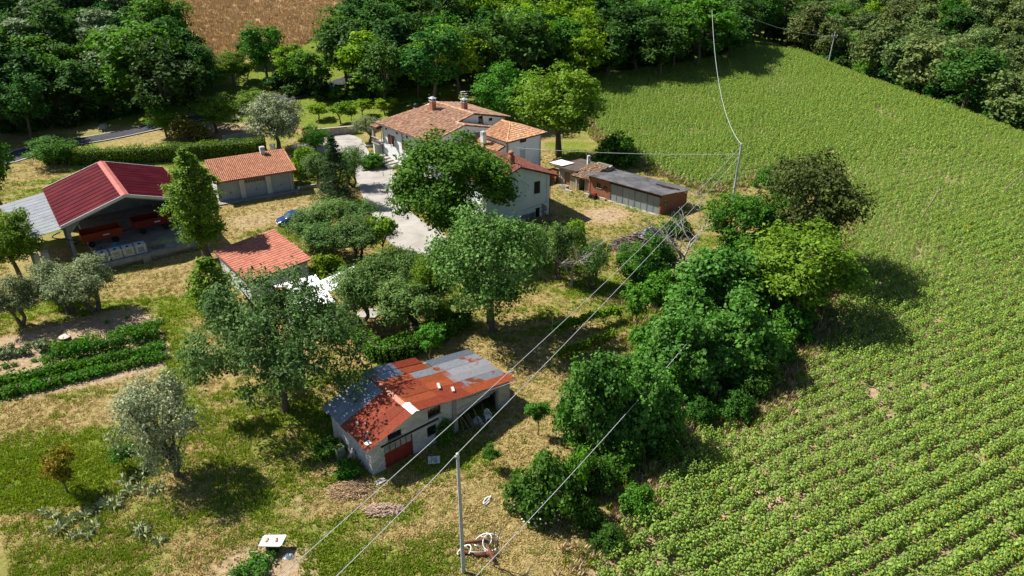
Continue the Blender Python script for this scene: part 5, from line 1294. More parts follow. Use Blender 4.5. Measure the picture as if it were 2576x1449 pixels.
    for k in range(6):
        b0 = -.3+k*.96; lf = .0 if k % 2 else .022
        sheet(8.35, 12.8-.1*(k % 3), 2.99, ZR+.0, b0, b0+1.0, [R_OR, R_MIX, R_LT, R_LT, R_MIX, R_GAL][k], .02+lf, .10)
    mb = MB(); c0, c1 = P(AC, -.4, ZC+.12), P(AC, 5.7, ZC+.12)
    for s_ in (-1, 1): mb.prism([P(AC, .9, ZC+.11), P(AC, 5.3, ZC+.11), P(AC+s_*.32, 5.3, ZC+.05-(.06 if s_ > 0 else .07)), P(AC+s_*.32, .9, ZC+.05-(.06 if s_ > 0 else .07))], .01)
    part(mb, "ridge_flashing", R_OR, root)
    mb = MB()
    for s_ in (-1, 1): mb.prism([P(AC, -.4, ZC+.13), P(AC, .88, ZC+.13), P(AC+s_*.32, .88, ZC+.01), P(AC+s_*.32, -.4, ZC+.01)], .01)
    part(mb, "pale_ridge_flashing", M_WHITE, root)
    mb = MB(); mb.prism([P(AC+4.0, -.42, 2.98), P(L+.4, -.42, ZR-.04), P(L+.4, -.30, ZR-.04), P(AC+4, -.30, 2.98)], .02); part(mb, "eave_flashing", M_STEEL, root)
    # weights lying on the roof
    def zr1(a): return ZL+(ZC-ZL)*a/AC+.10
    k = 0
    for (a, b_, w_, l_, z, lab) in ((.45, 2.3, .12, .3, zr1(.45), "brick lying on the dark left roof slope of the barn"), (.75, 1.8, .12, .28, zr1(.75), "pale brick on the barn's left slope beside another brick"), (.45, .95, .09, .2, zr1(.45), "small dark stone on the barn's left roof slope"), (.2, .8, .1, .2, zr1(.2), "small pale stone near the barn's left eave"),
                               (6.9, 1.6, .2, .7, 3.36, "long concrete block weighing down the rusty right roof slope"), (7.55, .75, .2, .55, 3.22, "concrete block near the barn roof's front edge")):
        p = P(a, b_); mb = MB(); mb.obox(p, ex*.4+ey*.9, v2((-(ex*.4+ey*.9).y, (ex*.4+ey*.9).x)), -l_/2, l_/2, -w_/2, w_/2, z, z+.11)
        o = mb.build("roof_weight", M_BLOCK if k != 1 else M_CHBR, origin=(*p, z)); tag(o, lab, "block", "weights on the barn roof"); k += 1
    p = P(.05, .25); mb = MB(); mb.obox(p, ex, ey, -.25, .25, -.2, .2, zr1(.05)-.02, zr1(.05)+.02); o = mb.build("roof_plate", M_WHITE, origin=(*p, 2.6)); tag(o, "small white plate lying at the barn roof's front left corner", "plate")
    # white chair, pallet, firewood planks, bench
    def chair(c, lab):
        r = empty("garden_chair", (*c, 0), lab, "chair"); f = v2((ex*-.3-ey).normalized()); g = v2((-f.y, f.x)); z0 = ztf(c.x, c.y)
        mb = MB(); mb.obox(c, g, f, -.24, .24, -.22, .24, z0+.42, z0+.46); part(mb, "seat", M_WHITE, r)
        for a in (-.22, .22):
            for b_ in (-.2, .2): mb = MB(); mb.obox(c, g, f, a-.025, a+.025, b_-.025, b_+.025, z0-.03, z0+.42); part(mb, "leg", M_WHITE, r)
            mb = MB(); mb.obox(c, g, f, a*1.1-.03, a*1.1+.03, -.22, .2, z0+.66, z0+.69); part(mb, "armrest", M_WHITE, r)
        mb = MB()
        pts = [Vector((*(c+g*(.26*math.cos(t))-f*.27), z0+.46+.5*math.sin(t))) for t in np.linspace(0, PI, 11)]; mb.tube(pts, .028, 6)
        for a in (-.14, -.05, .05, .14): mb.obox(c, g, f, a-.02, a+.02, -.29, -.26, z0+.46, z0+.88)
        part(mb, "backrest", M_WHITE, r)
    chair(P(9.75, -.55), "white plastic garden chair in front of the barn opening")
    c = gp(1092, 1160); r = empty("pallet", c, "pale slatted pallet lying on the ground in front of the red door", "pallet")
    for k in range(3): mb = MB(); mb.obox(c, (1, .1), (-.1, 1), -.42+.29*k, -.17+.29*k, -.38, .38, c.z+.09, c.z+.13); part(mb, "slat", M_WHITE, r)
    for k in range(2): mb = MB(); mb.obox(c, (1, .1), (-.1, 1), -.42, .42, -.3+.5*k, -.2+.5*k, c.z-.03, c.z+.09); part(mb, "bearer", M_GREYW, r)
    rnd = random.Random(9); wood = M("old_timber", [(0.12, 0.085, 0.055), (0.22, 0.17, 0.12)], 3, .9)
    for i, (a0, a1, lab) in enumerate(((7.5, 9.3, "leaning old planks in the barn's low left opening"),)):
        r = empty("timber_stack", (*P(a0, -.3), 0), lab, "timber")
        for k in range(7):
            a = a0+(a1-a0)*k/6; mb = MB(); mb.tube([P(a+rnd.uniform(-.3, .3), -.6-.05*k, 0.02), P(a+rnd.uniform(-.1, .5), .12, 1.1+rnd.uniform(-.2, .3))], .045, 5); part(mb, "plank", wood, r)
        mb = MB(); mb.tube([P(7.3, -.55, .12), P(10.0, -.6, .3)], .05, 5); part(mb, "long_plank", wood, r)
    heap("barn_sack", (*P(8.9, -.3), 0), .5, .35, .6, M("grey_sack", [(0.30, 0.34, 0.36), (0.42, 0.45, 0.46)], 3, .8, .3, 12), "grey sack heap inside the barn opening beside the chair", "sack", 14)
    heap("rubble_pile", (*P(12.9, 2.6), 0), .6, 1.1, .45, M_STONE, "small rubble pile at the barn's right end wall", "rubble", 17)
    # wire bracket at the eave
    p = P(L+.25, .05); mb = MB(); mb.tube([(*p, 2.1), (*p, 2.95)], .04, 5); mb.tube([(*(p-ex*.2), 2.9), (*(p+ex*.25), 2.9)], .05, 5); part(mb, "cable_bracket", M_STEEL, root)
    # crate, sheet leaning at the left wall
    c = P(-.7, 3.3); r = empty("crate", (*c, 0), "open pale plastic crate beside the barn's left wall", "crate"); mb = MB(); mb.obox(c, ex, ey, -.3, .3, -.22, .22, .55, .58)
    for s_ in (-1, 1): mb.obox(c, ex, ey, -.3, .3, s_*.22-.015, s_*.22+.015, .58, .85); mb.obox(c, ex, ey, s_*.3-.015, s_*.3+.015, -.2, .2, .58, .85)
    part(mb, "box", M("cream_plastic", [(0.40, 0.40, 0.26)], rough=.5), r); mb = MB(); mb.obox(c, ex, ey, -.35, .35, -.28, .28, -.1, .54); part(mb, "stand", M_CONC2, r)
    c = P(-.5, 2.3); mb = MB(); mb.hexa([P(-.75, 2.1, 0), P(-.70, 2.1, 0), P(-.70, 2.5, 0), P(-.75, 2.5, 0)], [P(-.15, 2.1, .95), P(-.1, 2.1, .95), P(-.1, 2.5, .95), P(-.15, 2.5, .95)]); o = mb.build("leaning_slab", M_CONC, origin=(*c, 0)); tag(o, "pale slab leaning against the barn's left wall", "slab")
    p = P(.1, -.9); mb = MB(); mb.obox(p, ex, ey, -.45, .3, -.2, .25, -.1, .13); o = mb.build("door_stone", M_CONC, origin=(*p, 0)); tag(o, "flat pale stone at the barn's near corner", "stone")
    return P
BARNP = barn()

# ------------------------------------------------------------------ trees
def unit(a): return a/np.maximum(np.linalg.norm(a, axis=-1, keepdims=True), 1e-9)
def leaf_quads(c, nrm, size, aspect, rs):
    n = len(c); t = unit(np.cross(nrm, rs.normal(size=(n, 3)))); b = np.cross(nrm, t)
    l = size*rs.uniform(.5, 1.5, (n, 1)); w_ = l*aspect
    return np.stack([c+t*l*.5, c+b*w_*.5+nrm*l*.08, c-t*l*.5, c-b*w_*.5+nrm*l*.08], 1)
LEAF = {
 'oak':    M("leaf_dark_oak",   [(0.036, 0.105, 0.012), (0.070, 0.165, 0.020)], .35, .7, island=.40, objr=.22, trans=.30, hue=.012, spec=.15),
 'wood':   M("leaf_woodland",   [(0.032, 0.092, 0.016), (0.064, 0.148, 0.026)], .30, .7, island=.40, objr=.35, trans=.28, hue=.020, spec=.12),
 'mid':    M("leaf_mid_green",  [(0.054, 0.160, 0.013), (0.098, 0.230, 0.024)], .35, .7, island=.35, objr=.20, trans=.32, hue=.012, spec=.15),
 'bright': M("leaf_bright",     [(0.140, 0.265, 0.010), (0.210, 0.330, 0.020)], .35, .7, island=.30, objr=.18, trans=.35, hue=.010, spec=.15),
 'olive':  M("leaf_olive",      [(0.130, 0.175, 0.070), (0.220, 0.265, 0.125)], .45, .65, island=.35, objr=.15, trans=.18, hue=.010, spec=.2),
 'grove':  M("leaf_grove_olive",[(0.075, 0.155, 0.030), (0.140, 0.230, 0.056)], .45, .65, island=.35, objr=.15, trans=.22, hue=.010, spec=.2),
 'silver': M("leaf_silver",     [(0.190, 0.235, 0.115), (0.330, 0.370, 0.215)], .5, .65, island=.38, objr=.10, trans=.18, spec=.2),
 'wsilver':M("leaf_wood_silver", [(0.110, 0.170, 0.070), (0.200, 0.265, 0.130)], .3, .7, island=.38, objr=.2, trans=.22, spec=.12),
 'poplar': M("leaf_poplar",     [(0.095, 0.190, 0.012), (0.170, 0.275, 0.022)], .3, .65, island=.35, objr=.1, trans=.32, spec=.2),
 'acacia': M("leaf_acacia",     [(0.066, 0.140, 0.036), (0.125, 0.210, 0.062)], .35, .7, island=.38, objr=.1, trans=.25, spec=.15),
 'pale':   M("leaf_pale_oak",   [(0.082, 0.180, 0.034), (0.155, 0.275, 0.070)], .35, .7, island=.40, objr=.1, trans=.28, spec=.15),
 'conifer':M("leaf_conifer",    [(0.022, 0.055, 0.016), (0.048, 0.092, 0.026)], .6, .75, island=.35, objr=.1, trans=.10, spec=.12),
 'dusty':  M("leaf_dusty",      [(0.088, 0.135, 0.038), (0.155, 0.210, 0.066)], .3, .7, island=.38, objr=.28, trans=.24, hue=.02, spec=.12),
 'holm':   M("leaf_holm_oak",   [(0.048, 0.070, 0.014), (0.085, 0.112, 0.024)], .35, .7, island=.4, objr=.1, trans=.15, spec=.12),
 'fig':    M("leaf_fig",        [(0.062, 0.180, 0.022), (0.118, 0.255, 0.045)], .4, .65, island=.38, objr=.15, trans=.32, spec=.2),
 'rust':   M("leaf_turning",    [(0.130, 0.170, 0.015), (0.300, 0.170, 0.020)], .8, .7, island=.35, trans=.25, spec=.12),
 'yellow': M("leaf_yellowing",  [(0.130, 0.125, 0.020), (0.190, 0.175, 0.035)], .8, .7, island=.35, trans=.15, spec=.12),
}
M_BARK = M("grey_brown_bark", [(0.085, 0.065, 0.045), (0.17, 0.14, 0.105)], 4, .95, .6, 18, stretch=(3, 3, .7))
M_BARKP = M("pale_dead_wood", [(0.26, 0.23, 0.20), (0.42, 0.39, 0.35)], 4, .9, .3, 18, stretch=(3, 3, .7))
def make_crown(seed, mat, n_lobe, n_sub, n_leaf, leaf, aspect=.55, R=4.0, Rz=3.6, cz=6.0, shape='round', lobe=(.16, .42), fill=.42, sig=.22, base_cut=None, flat=1.0):
    rs = np.random.RandomState(seed); C = []; 
    for i in range(n_lobe):
        if shape == 'round':
            d = unit(rs.normal(size=3)); d[2] = d[2]*.9+.08; rr = (fill+(1-fill)*rs.rand())**.7*(.68+.12*rs.rand()); p = d*np.array([R, R, Rz])*rr+np.array([0, 0, cz]); r = R*rs.uniform(*lobe)
        elif shape == 'mound':
            d = unit(rs.normal(size=3)); d[2] = abs(d[2])*.95; rr = (fill+(1-fill)*rs.rand())*.8; p = d*np.array([R, R, Rz])*rr+np.array([0, 0, cz]); r = R*rs.uniform(*lobe)
        elif shape == 'column':
            t = (i+.5)/n_lobe; prof = math.sin(PI*min(1, (t*.93+.10)))**.62*(1.0 if t < .6 else (1-(t-.6)/.4*.55)); a = i*2.4+rs.rand(); q = R*prof*(.35+.40*rs.rand())
            p = np.array([q*math.cos(a), q*math.sin(a), cz-Rz+2*Rz*t]); r = R*rs.uniform(*lobe)*(0.55+.6*prof)
        elif shape == 'cone':
            t = (i+.5)/n_lobe; q = R*(1-t)**.9*(.55+.35*rs.rand()); a = i*2.4+rs.rand()*.6; p = np.array([q*math.cos(a), q*math.sin(a), cz-Rz+2*Rz*t-.12*q]); r = R*(.12+.26*(1-t))*rs.uniform(.8, 1.2)
        elif shape == 'spread':
            a = i*2.4+rs.rand()*.8; q = R*math.sqrt((i+.5)/n_lobe)*rs.uniform(.75, 1.0); p = np.array([q*math.cos(a), q*math.sin(a), cz+Rz*(1-(q/R)**2)*rs.uniform(-.1, 1)-Rz*.35*rs.rand()]); r = R*rs.uniform(*lobe)
        C.append((p, r))
    V = []; up = np.array([0, 0, 1.0])
    ctr = np.array([0, 0, cz])
    for p, r in C:
        ds = unit(rs.normal(size=(n_sub, 3))+np.array([0, 0, .35]))
        cc = p+ds*r*rs.uniform(.55, 1.05, (n_sub, 1))*np.array([1, 1, .8*flat])
        c = np.repeat(cc, n_leaf, 0)+rs.normal(size=(n_sub*n_leaf, 3))*r*sig*np.array([1, 1, .8*flat])
        out = unit(c-ctr)
        nm = unit(np.repeat(ds, n_leaf, 0)*.5+out*.25+up*.55+rs.normal(size=c.shape)*.55)
        V.append(leaf_quads(c, nm, leaf, aspect, rs))
    V = np.concatenate(V)
    if base_cut is not None: V = V[V[:, :, 2].mean(1) > base_cut]
    return quads_mesh("crown", V, mat), C
def make_trunk(seed, C, r0, fork, mat=M_BARK, nlimb=9, lean=.0, multi=1):
    rs = random.Random(seed); mb = MB()
    for m_ in range(multi):
        a = rs.uniform(0, 6.28); o = Vector((math.cos(a), math.sin(a), 0))*(0 if multi == 1 else r0*1.2); fk = Vector((rs.uniform(-.1, .1)*fork+lean*fork, rs.uniform(-.1, .1)*fork, fork))+o*2.5
        mb.tube([o+Vector((0, 0, -.35)), o+Vector((0, 0, .15)), o*1.3+fk*.5+Vector((rs.uniform(-.08, .08)*fork, rs.uniform(-.08, .08)*fork, 0)), fk], [r0*1.5, r0*1.1, r0*.85, r0*.7], 8)
        top = max(C, key=lambda c: c[0][2])[0]; mb.tube([fk, (fk+Vector(top))*.5+Vector((.2, -.1, 0)), Vector(top)], [r0*.68, r0*.4, r0*.1], 6)
        for p, r in rs.sample(C, min(nlimb, len(C))):
            p = Vector(p); md = fk*.5+p*.5+Vector((rs.uniform(-.3, .3), rs.uniform(-.3, .3), .25)); s_ = fk*rs.uniform(.75, 1.0)
            mb.tube([s_, md, p, p+(p-md)*.3], [r0*.5, r0*.32, r0*.14, r0*.05], 5)
    return mb.mesh("trunk", mat)
# key: (crown args, trunk radius, fork height, nominal height, nominal width)
PROTO = {}
def proto(kind, variants, H, W, r0, fork, multi=1, nlimb=9, bark=M_BARK, **kw):
    PROTO[kind] = ([], H, W)
    for i in range(variants):
        s = sum(map(ord, kind))+i*17
        cm, C = make_crown(s, LEAF[kw.pop('leafmat')] if False else LEAF[kw['lm']], **{k: v for k, v in kw.items() if k != 'lm'})
        co = np.empty(len(cm.vertices)*3, np.float32); cm.vertices.foreach_get("co", co); co = co.reshape(-1, 3)
        h = np.percentile(co[:, 2], 99.5); wd = (np.percentile(co[:, 0], 98.5)-np.percentile(co[:, 0], 1.5)+np.percentile(co[:, 1], 98.5)-np.percentile(co[:, 1], 1.5))/2
        PROTO[kind][0].append((make_trunk(s, C, r0, fork, bark, nlimb, 0, multi), cm, h, wd))
proto('wood', 5, 12, 8, .22, 4.0, lm='wood', n_lobe=30, n_sub=13, n_leaf=17, leaf=.44, R=4.2, Rz=5.6, cz=6.3)
proto('woodmid', 3, 12, 8, .22, 4.0, lm='mid', n_lobe=26, n_sub=13, n_leaf=17, leaf=.42, R=4.2, Rz=5.4, cz=6.1)
proto('woodbright', 2, 11, 8, .2, 4.0, lm='bright', n_lobe=24, n_sub=12, n_leaf=16, leaf=.42, R=4.2, Rz=5.2, cz=5.9, flat=.7)
proto('wooddusty', 4, 12, 9, .22, 3.5, lm='dusty', n_lobe=28, n_sub=13, n_leaf=17, leaf=.42, R=4.4, Rz=5.2, cz=5.7)
proto('woodsilver', 2, 12, 8, .22, 4.0, lm='wsilver', n_lobe=26, n_sub=13, n_leaf=16, leaf=.40, R=4.0, Rz=5.4, cz=6.1)
proto('understory', 3, 4, 5, .08, .8, lm='wood', shape='mound', n_lobe=18, n_sub=11, n_leaf=15, leaf=.36, R=2.4, Rz=3.2, cz=.4, multi=2)
proto('bigoak', 1, 12, 12, .32, 4.0, lm='mid', n_lobe=64, n_sub=20, n_leaf=22, leaf=.27, R=5.4, Rz=5.6, cz=5.9, lobe=(.16, .27), fill=.62)
proto('paleoak', 1, 12, 10, .3, 3.6, lm='pale', n_lobe=52, n_sub=18, n_leaf=20, leaf=.24, R=4.6, Rz=5.2, cz=5.6, lobe=(.17, .30), fill=.5)
proto('walnut', 2, 10, 8, .25, 3.0, lm='mid', n_lobe=44, n_sub=16, n_leaf=18, leaf=.25, R=4.0, Rz=4.3, cz=4.9, lobe=(.18, .32))
proto('brightwalnut', 1, 10, 8, .25, 3.0, lm='poplar', n_lobe=44, n_sub=16, n_leaf=18, leaf=.25, R=4.0, Rz=4.3, cz=4.9, lobe=(.18, .32))
proto('acacia', 1, 9.5, 11, .26, 3.2, lm='acacia', shape='spread', nlimb=16, n_lobe=66, n_sub=16, n_leaf=20, leaf=.23, aspect=.45, R=5.2, Rz=4.6, cz=3.9, lobe=(.13, .24), sig=.25)
proto('poplar', 1, 13, 5, .38, 2.6, lm='poplar', shape='column', n_lobe=58, n_sub=19, n_leaf=21, leaf=.22, R=2.6, Rz=5.2, cz=7.9, lobe=(.26, .40))
proto('olive', 4, 4.6, 4.6, .16, 1.1, lm='olive', multi=2, nlimb=6, n_lobe=30, n_sub=14, n_leaf=20, leaf=.19, aspect=.32, R=2.2, Rz=1.7, cz=2.9, lobe=(.22, .38))
proto('grove', 3, 4.2, 5.0, .14, .9, lm='grove', multi=2, nlimb=6, n_lobe=32, n_sub=14, n_leaf=20, leaf=.19, aspect=.32, R=2.3, Rz=1.5, cz=2.6, lobe=(.22, .38))
proto('silver', 2, 7, 6, .2, 1.6, lm='silver', n_lobe=40, n_sub=16, n_leaf=19, leaf=.20, aspect=.42, R=3.0, Rz=3.1, cz=3.4, lobe=(.2, .34))
proto('willow', 1, 6, 5.5, .12, 1.0, lm='silver', multi=2, n_lobe=36, n_sub=15, n_leaf=18, leaf=.15, aspect=.45, R=2.6, Rz=2.9, cz=2.7, lobe=(.16, .32), fill=.4, sig=.3)
proto('conifer', 1, 10, 4.5, .16, 2.0, lm='conifer', shape='cone', nlimb=26, n_lobe=70, n_sub=11, n_leaf=17, leaf=.24, aspect=.22, R=2.3, Rz=4.8, cz=5.2, sig=.26, flat=.55)
proto('fruit', 3, 3.2, 2.6, .07, 1.0, lm='bright', n_lobe=16, n_sub=11, n_leaf=14, leaf=.19, R=1.3, Rz=1.2, cz=2.1, lobe=(.25, .42), nlimb=6)
proto('youngtree', 3, 3.2, 2.6, .06, 1.2, lm='mid', n_lobe=16, n_sub=11, n_leaf=15, leaf=.16, R=1.25, Rz=1.1, cz=2.3, lobe=(.25, .42), nlimb=6)
proto('rustfruit', 1, 2.6, 2.2, .06, .7, lm='rust', n_lobe=14, n_sub=11, n_leaf=14, leaf=.15, R=1.1, Rz=1.0, cz=1.6, lobe=(.28, .45), nlimb=5)
proto('shrub', 3, 2.4, 3.0, .05, .3, lm='mid', multi=3, nlimb=4, shape='mound', n_lobe=22, n_sub=13, n_leaf=16, leaf=.19, R=1.5, Rz=1.9, cz=.35, lobe=(.24, .4))
proto('brightshrub', 2, 2.4, 3.0, .05, .3, lm='bright', multi=3, nlimb=4, shape='mound', n_lobe=22, n_sub=13, n_leaf=16, leaf=.19, R=1.5, Rz=1.9, cz=.35, lobe=(.24, .4))
proto('figshrub', 3, 5.5, 6.5, .1, .6, lm='fig', multi=3, nlimb=6, shape='mound', n_lobe=44, n_sub=17, n_leaf=20, leaf=.21, aspect=.75, R=3.2, Rz=4.4, cz=.6, lobe=(.18, .30))
proto('laurel', 1, 5, 3, .08, .6, lm='poplar', multi=3, nlimb=5, shape='column', n_lobe=30, n_sub=14, n_leaf=17, leaf=.19, R=1.5, Rz=2.3, cz=2.5, lobe=(.34, .5))
proto('holm', 1, 9, 9, .25, 2.0, lm='holm', n_lobe=52, n_sub=17, n_leaf=19, leaf=.22, R=4.4, Rz=4.2, cz=4.8, lobe=(.18, .30), fill=.6)
proto('yellowshrub', 1, 2.4, 3.0, .05, .3, lm='yellow', multi=3, nlimb=4, shape='mound', n_lobe=22, n_sub=13, n_leaf=16, leaf=.17, R=1.5, Rz=1.9, cz=.35, lobe=(.24, .4))
proto('rosebush', 1, 2.4, 3.4, .05, .3, lm='oak', multi=3, nlimb=4, shape='mound', n_lobe=26, n_sub=14, n_leaf=17, leaf=.16, R=1.7, Rz=1.8, cz=.3, lobe=(.22, .36))
TRN = random.Random(77)
def tree_at(kind, p, h, wd, name, label, cat, group=None, var=None, rz=None):
    vs = PROTO[kind][0]; tm, cm, H, W = vs[(var if var is not None else TRN.randrange(len(vs))) % len(vs)]
    r = empty(name, p, label, cat, group, TRN.uniform(0, 6.28) if rz is None else rz); sx = wd/W; sz = h/H
    r.scale = (sx, sx, sz); r.rotation_euler[0] = TRN.uniform(-.03, .03)
    link("trunk", tm, r); link("crown", cm, r)
    return r
def tree(kind, u, v, vtop, wpx, name, label, cat="tree", group=None, var=None, rz=None):
    p = gp(u, v); h = max(hgt(p, vtop)*1.0, .5); wd = wpx/ppm(p+Vector((0, 0, h*.6)))
    return tree_at(kind, p, h, wd, name, label, cat, group, var, rz)

ONES = "first second third fourth fifth sixth seventh eighth ninth tenth eleventh twelfth thirteenth fourteenth fifteenth sixteenth seventeenth eighteenth nineteenth".split()
def ordn(i):
    i += 1
    if i < 20: return ONES[i-1]
    t = {2: "twent", 3: "thirt", 4: "fort"}[i//10]
    return t+"ieth" if i % 10 == 0 else t+"y-"+ONES[i % 10-1]
# --- trees of the yard, one by one
tree('poplar', 525, 655, 376, 112, "poplar_tree", "tall columnar poplar between the hangar and the tiled store")
tree('bigoak', 1138, 622, 350, 282, "oak_tree", "big round bright green tree in front of the white farmhouse")
tree('paleoak', 1236, 832, 530, 245, "oak_tree", "large pale green oak right of the courtyard olives", rz=1.0)
tree('acacia', 718, 1032, 700, 400, "acacia_tree", "wide open branched acacia left of the rusty roofed barn", rz=2.2)
tree('laurel', 545, 800, 650, 100, "laurel_shrub", "tall bright laurel at the left corner of the tiled store", "shrub")
tree('silver', 702, 376, 240, 125, "silver_tree", "round silver grey tree above the garage roof")
tree('walnut', 796, 386, 312, 62, "cherry_tree", "small dark green round tree right of the silver tree", var=0)
tree('willow', 440, 1195, 960, 180, "silver_tree", "silvery loose shrub tree standing in the lower left meadow")
tree('rustfruit', 172, 1242, 1140, 75, "fruit_tree", "small fruit tree with orange tinged leaves in the green meadow")
tree('youngtree', 315, 1180, 1120, 60, "young_tree", "thin young tree beside the silvery meadow tree", var=1)
for i, (u, v, vt, w_, lab) in enumerate([(57, 822, 702, 105, "leftmost olive tree beside the vegetable garden"), (178, 792, 690, 110, "second olive tree from left above the vegetable garden"), (245, 785, 645, 130, "largest olive tree right of the others above the garden"), (150, 765, 652, 85, "olive tree standing behind the row above the garden")]):
    tree('olive', u, v, vt, w_, "olive_tree", lab, "tree", "olives above the vegetable garden", i)
for i, (u, v, vt, w_, lab) in enumerate([(778, 625, 540, 85, "olive hiding the rear of the blue car"), (820, 592, 505, 110, "olive at the back of the courtyard group by the car"), (895, 585, 508, 95, "olive beside the drive behind the long olive"), (815, 652, 562, 105, "olive at front left of the courtyard upper group"), (905, 655, 555, 115, "olive with dark trunk at front of the courtyard upper group")]):
    tree('grove', u, v, vt, w_, "olive_tree", lab, "tree", "courtyard olives", i)
for i, (u, v, vt, w_, lab) in enumerate([(912, 812, 672, 135, "grey green olive left in the lower courtyard group"), (1010, 745, 636, 130, "olive at the back of the lower courtyard group"), (1030, 838, 708, 145, "darkest dense olive in front of the lower courtyard group"), (965, 775, 655, 110, "olive in the middle of the lower courtyard group")]):
    tree('grove', u, v, vt, w_, "olive_tree", lab, "tree", "courtyard olives", i+1)
tree('fruit', 966, 642, 550, 70, "young_tree", "small bright tree at the drive's left edge", var=0)
tree('brightshrub', 830, 705, 638, 75, "shrub", "bright yellow green shrub right of the tiled store", "shrub")
tree('brightwalnut', 1090, 802, 640, 85, "young_tree", "bright green narrow tree between the olives and pale oak")
tree('brightshrub', 1112, 815, 768, 70, "shrub", "small yellow green shrub under the pale oak", "shrub")
tree('youngtree', 1085, 912, 820, 70, "young_tree", "slim young tree behind the barn by the vine hedge", var=0)
tree('youngtree', 1353, 1094, 1012, 52, "young_tree", "tiny round green tree on the dry grass right of the barn", var=2)
tree('youngtree', 1240, 1180, 1120, 40, "young_tree", "thin sapling in the dry grass right of the barn shadow", var=1)
tree('youngtree', 1598, 832, 722, 75, "young_tree", "dark small tree beyond the vine rows", var=0)
tree('youngtree', 1455, 1132, 1090, 55, "young_tree", "small bright sapling at the foot of the thicket", var=1)
tree('figshrub', 1495, 1112, 900, 175, "thicket_tree", "leafy thicket tree at the near end of the hedge row", "tree", "thicket between orchard and sunflowers", 0)
tree('figshrub', 1610, 1095, 915, 165, "thicket_tree", "dark leafy tree right of the nearest thicket tree", "tree", "thicket between orchard and sunflowers", 1)
tree('figshrub', 1705, 960, 790, 200, "fig_tree", "broad leaved fig in the middle of the hedge row", "tree", "thicket between orchard and sunflowers", 2)
tree('figshrub', 1835, 950, 760, 190, "fig_tree", "fig tree at the field side of the hedge row", "tree", "thicket between orchard and sunflowers", 1)
tree('figshrub', 1790, 810, 640, 220, "fig_tree", "leafy tree below the dead branches in the hedge row", "tree", "thicket between orchard and sunflowers", 0)
tree('brightwalnut', 1995, 800, 572, 235, "walnut_tree", "light yellow green tree at the field edge below the holm oak")
tree('holm', 2005, 690, 398, 235, "holm_oak", "dark dense holm oak standing at the sunflower field edge")
tree('walnut', 1852, 700, 485, 165, "walnut_tree", "mid green tree between the utility pole and holm oak", var=1)
tree('figshrub', 1640, 705, 598, 105, "fig_shrub", "loose leafy shrub left of the bare branched tree", "shrub", None, 1)
tree('walnut', 1592, 722, 612, 95, "peach_tree", "small orchard tree in front of the firewood heap", var=0)
tree('grove', 1402, 705, 560, 95, "olive_tree", "grey green olive in front of the aqua house door", "tree", None, 0)
tree('grove', 1490, 725, 610, 80, "olive_tree", "grey green olive right of the pale dead tree", "tree", None, 2)
tree('brightshrub', 1447, 620, 552, 50, "shrub", "vivid green shrub at the aqua house right corner", "shrub")
tree('shrub', 1700, 985, 900, 100, "shrub", "dense shrub in front of the central fig", "shrub", None, 0)
tree('shrub', 1660, 760, 690, 90, "shrub", "low dark shrub beyond the small orchard tree", "shrub", None, 1)
tree('shrub', 1985, 850, 770, 110, "shrub", "dusty low shrub at the field edge below the light tree", "shrub", None, 2)
tree('shrub', 1985, 520, 430, 70, "shrub", "shrub at the foot of the utility pole", "shrub", None, 0)
tree('rosebush', 1365, 1285, 1148, 170, "rose_bush", "dark bush with small pale blossoms near the bottom centre", "bush", rz=.4)
tree('shrub', 1455, 1230, 1130, 80, "shrub", "dark shrub at the ditch right of the blossom bush", "shrub", None, 1)
BR = [(1500, 1235, 1160, 90), (1565, 1185, 1110, 95), (1470, 1320, 1255, 85), (1530, 1375, 1325, 80), (1600, 1290, 1235, 80), (1890, 985, 900, 110), (1845, 1050, 985, 95), (1930, 900, 820, 100), (1760, 1060, 1000, 80), (1660, 1150, 1085, 90), (1925, 470, 425, 60), (1700, 590, 545, 70)]
for i, (u, v, vt, w_) in enumerate(BR):
    tree(('rosebush', 'shrub', 'rosebush')[i % 3], u, v, vt, w_, "bramble_bush", ("dark bramble, %s counting up from the bottom along the field ditch" % ordn(sorted(range(len(BR)), key=lambda k: -BR[k][1]).index(i))), "bush", "brambles along the ditch")
tree('conifer', 850, 512, 342, 92, "fir_tree", "narrow dark conifer between the garage and the drive")
tree('grove', 812, 478, 385, 80, "olive_tree", "grey green tree directly left of the conifer", "tree", None, 1)
tree('grove', 888, 470, 372, 70, "olive_tree", "grey green tree directly right of the conifer", "tree", None, 2)
tree('brightshrub', 770, 440, 368, 72, "shrub", "bright round shrub right of the garage roof", "shrub")
tree('olive', 930, 358, 290, 66, "olive_tree", "small olive beside the farmhouse porch", "tree", None, 2)
tree('shrub', 944, 422, 386, 60, "shrub", "low spreading green shrub by the farmhouse steps", "shrub", None, 2)
for i, (u, v, vt, w_, lab) in enumerate([(802, 300, 262, 48, "leftmost small bright tree on the upper lawn"), (857, 312, 258, 48, "second small bright tree behind the stone wall"), (885, 305, 268, 30, "thin small bright tree third from left behind the wall"), (913, 293, 252, 42, "small bright tree fourth from left on the upper lawn"), (968, 290, 246, 50, "bright lawn tree nearest the farmhouse roof"), (852, 252, 228, 40, "small bright shrub at the edge of the wood")]):
    tree('fruit', u, v, vt, w_, "lawn_tree", lab, "tree", "young trees on the upper lawn", i)
tree('woodmid', 672, 195, 62, 95, "wood_edge_tree", "leafy tree at the wood corner left of the reed clumps", var=0)
tree('woodbright', 742, 222, 112, 85, "wood_edge_tree", "light green tree at the wood corner above the silver tree", var=1)
tree('wood', 640, 160, 85, 70, "wood_edge_tree", "dark tree at the wood corner against the wheat", var=2)
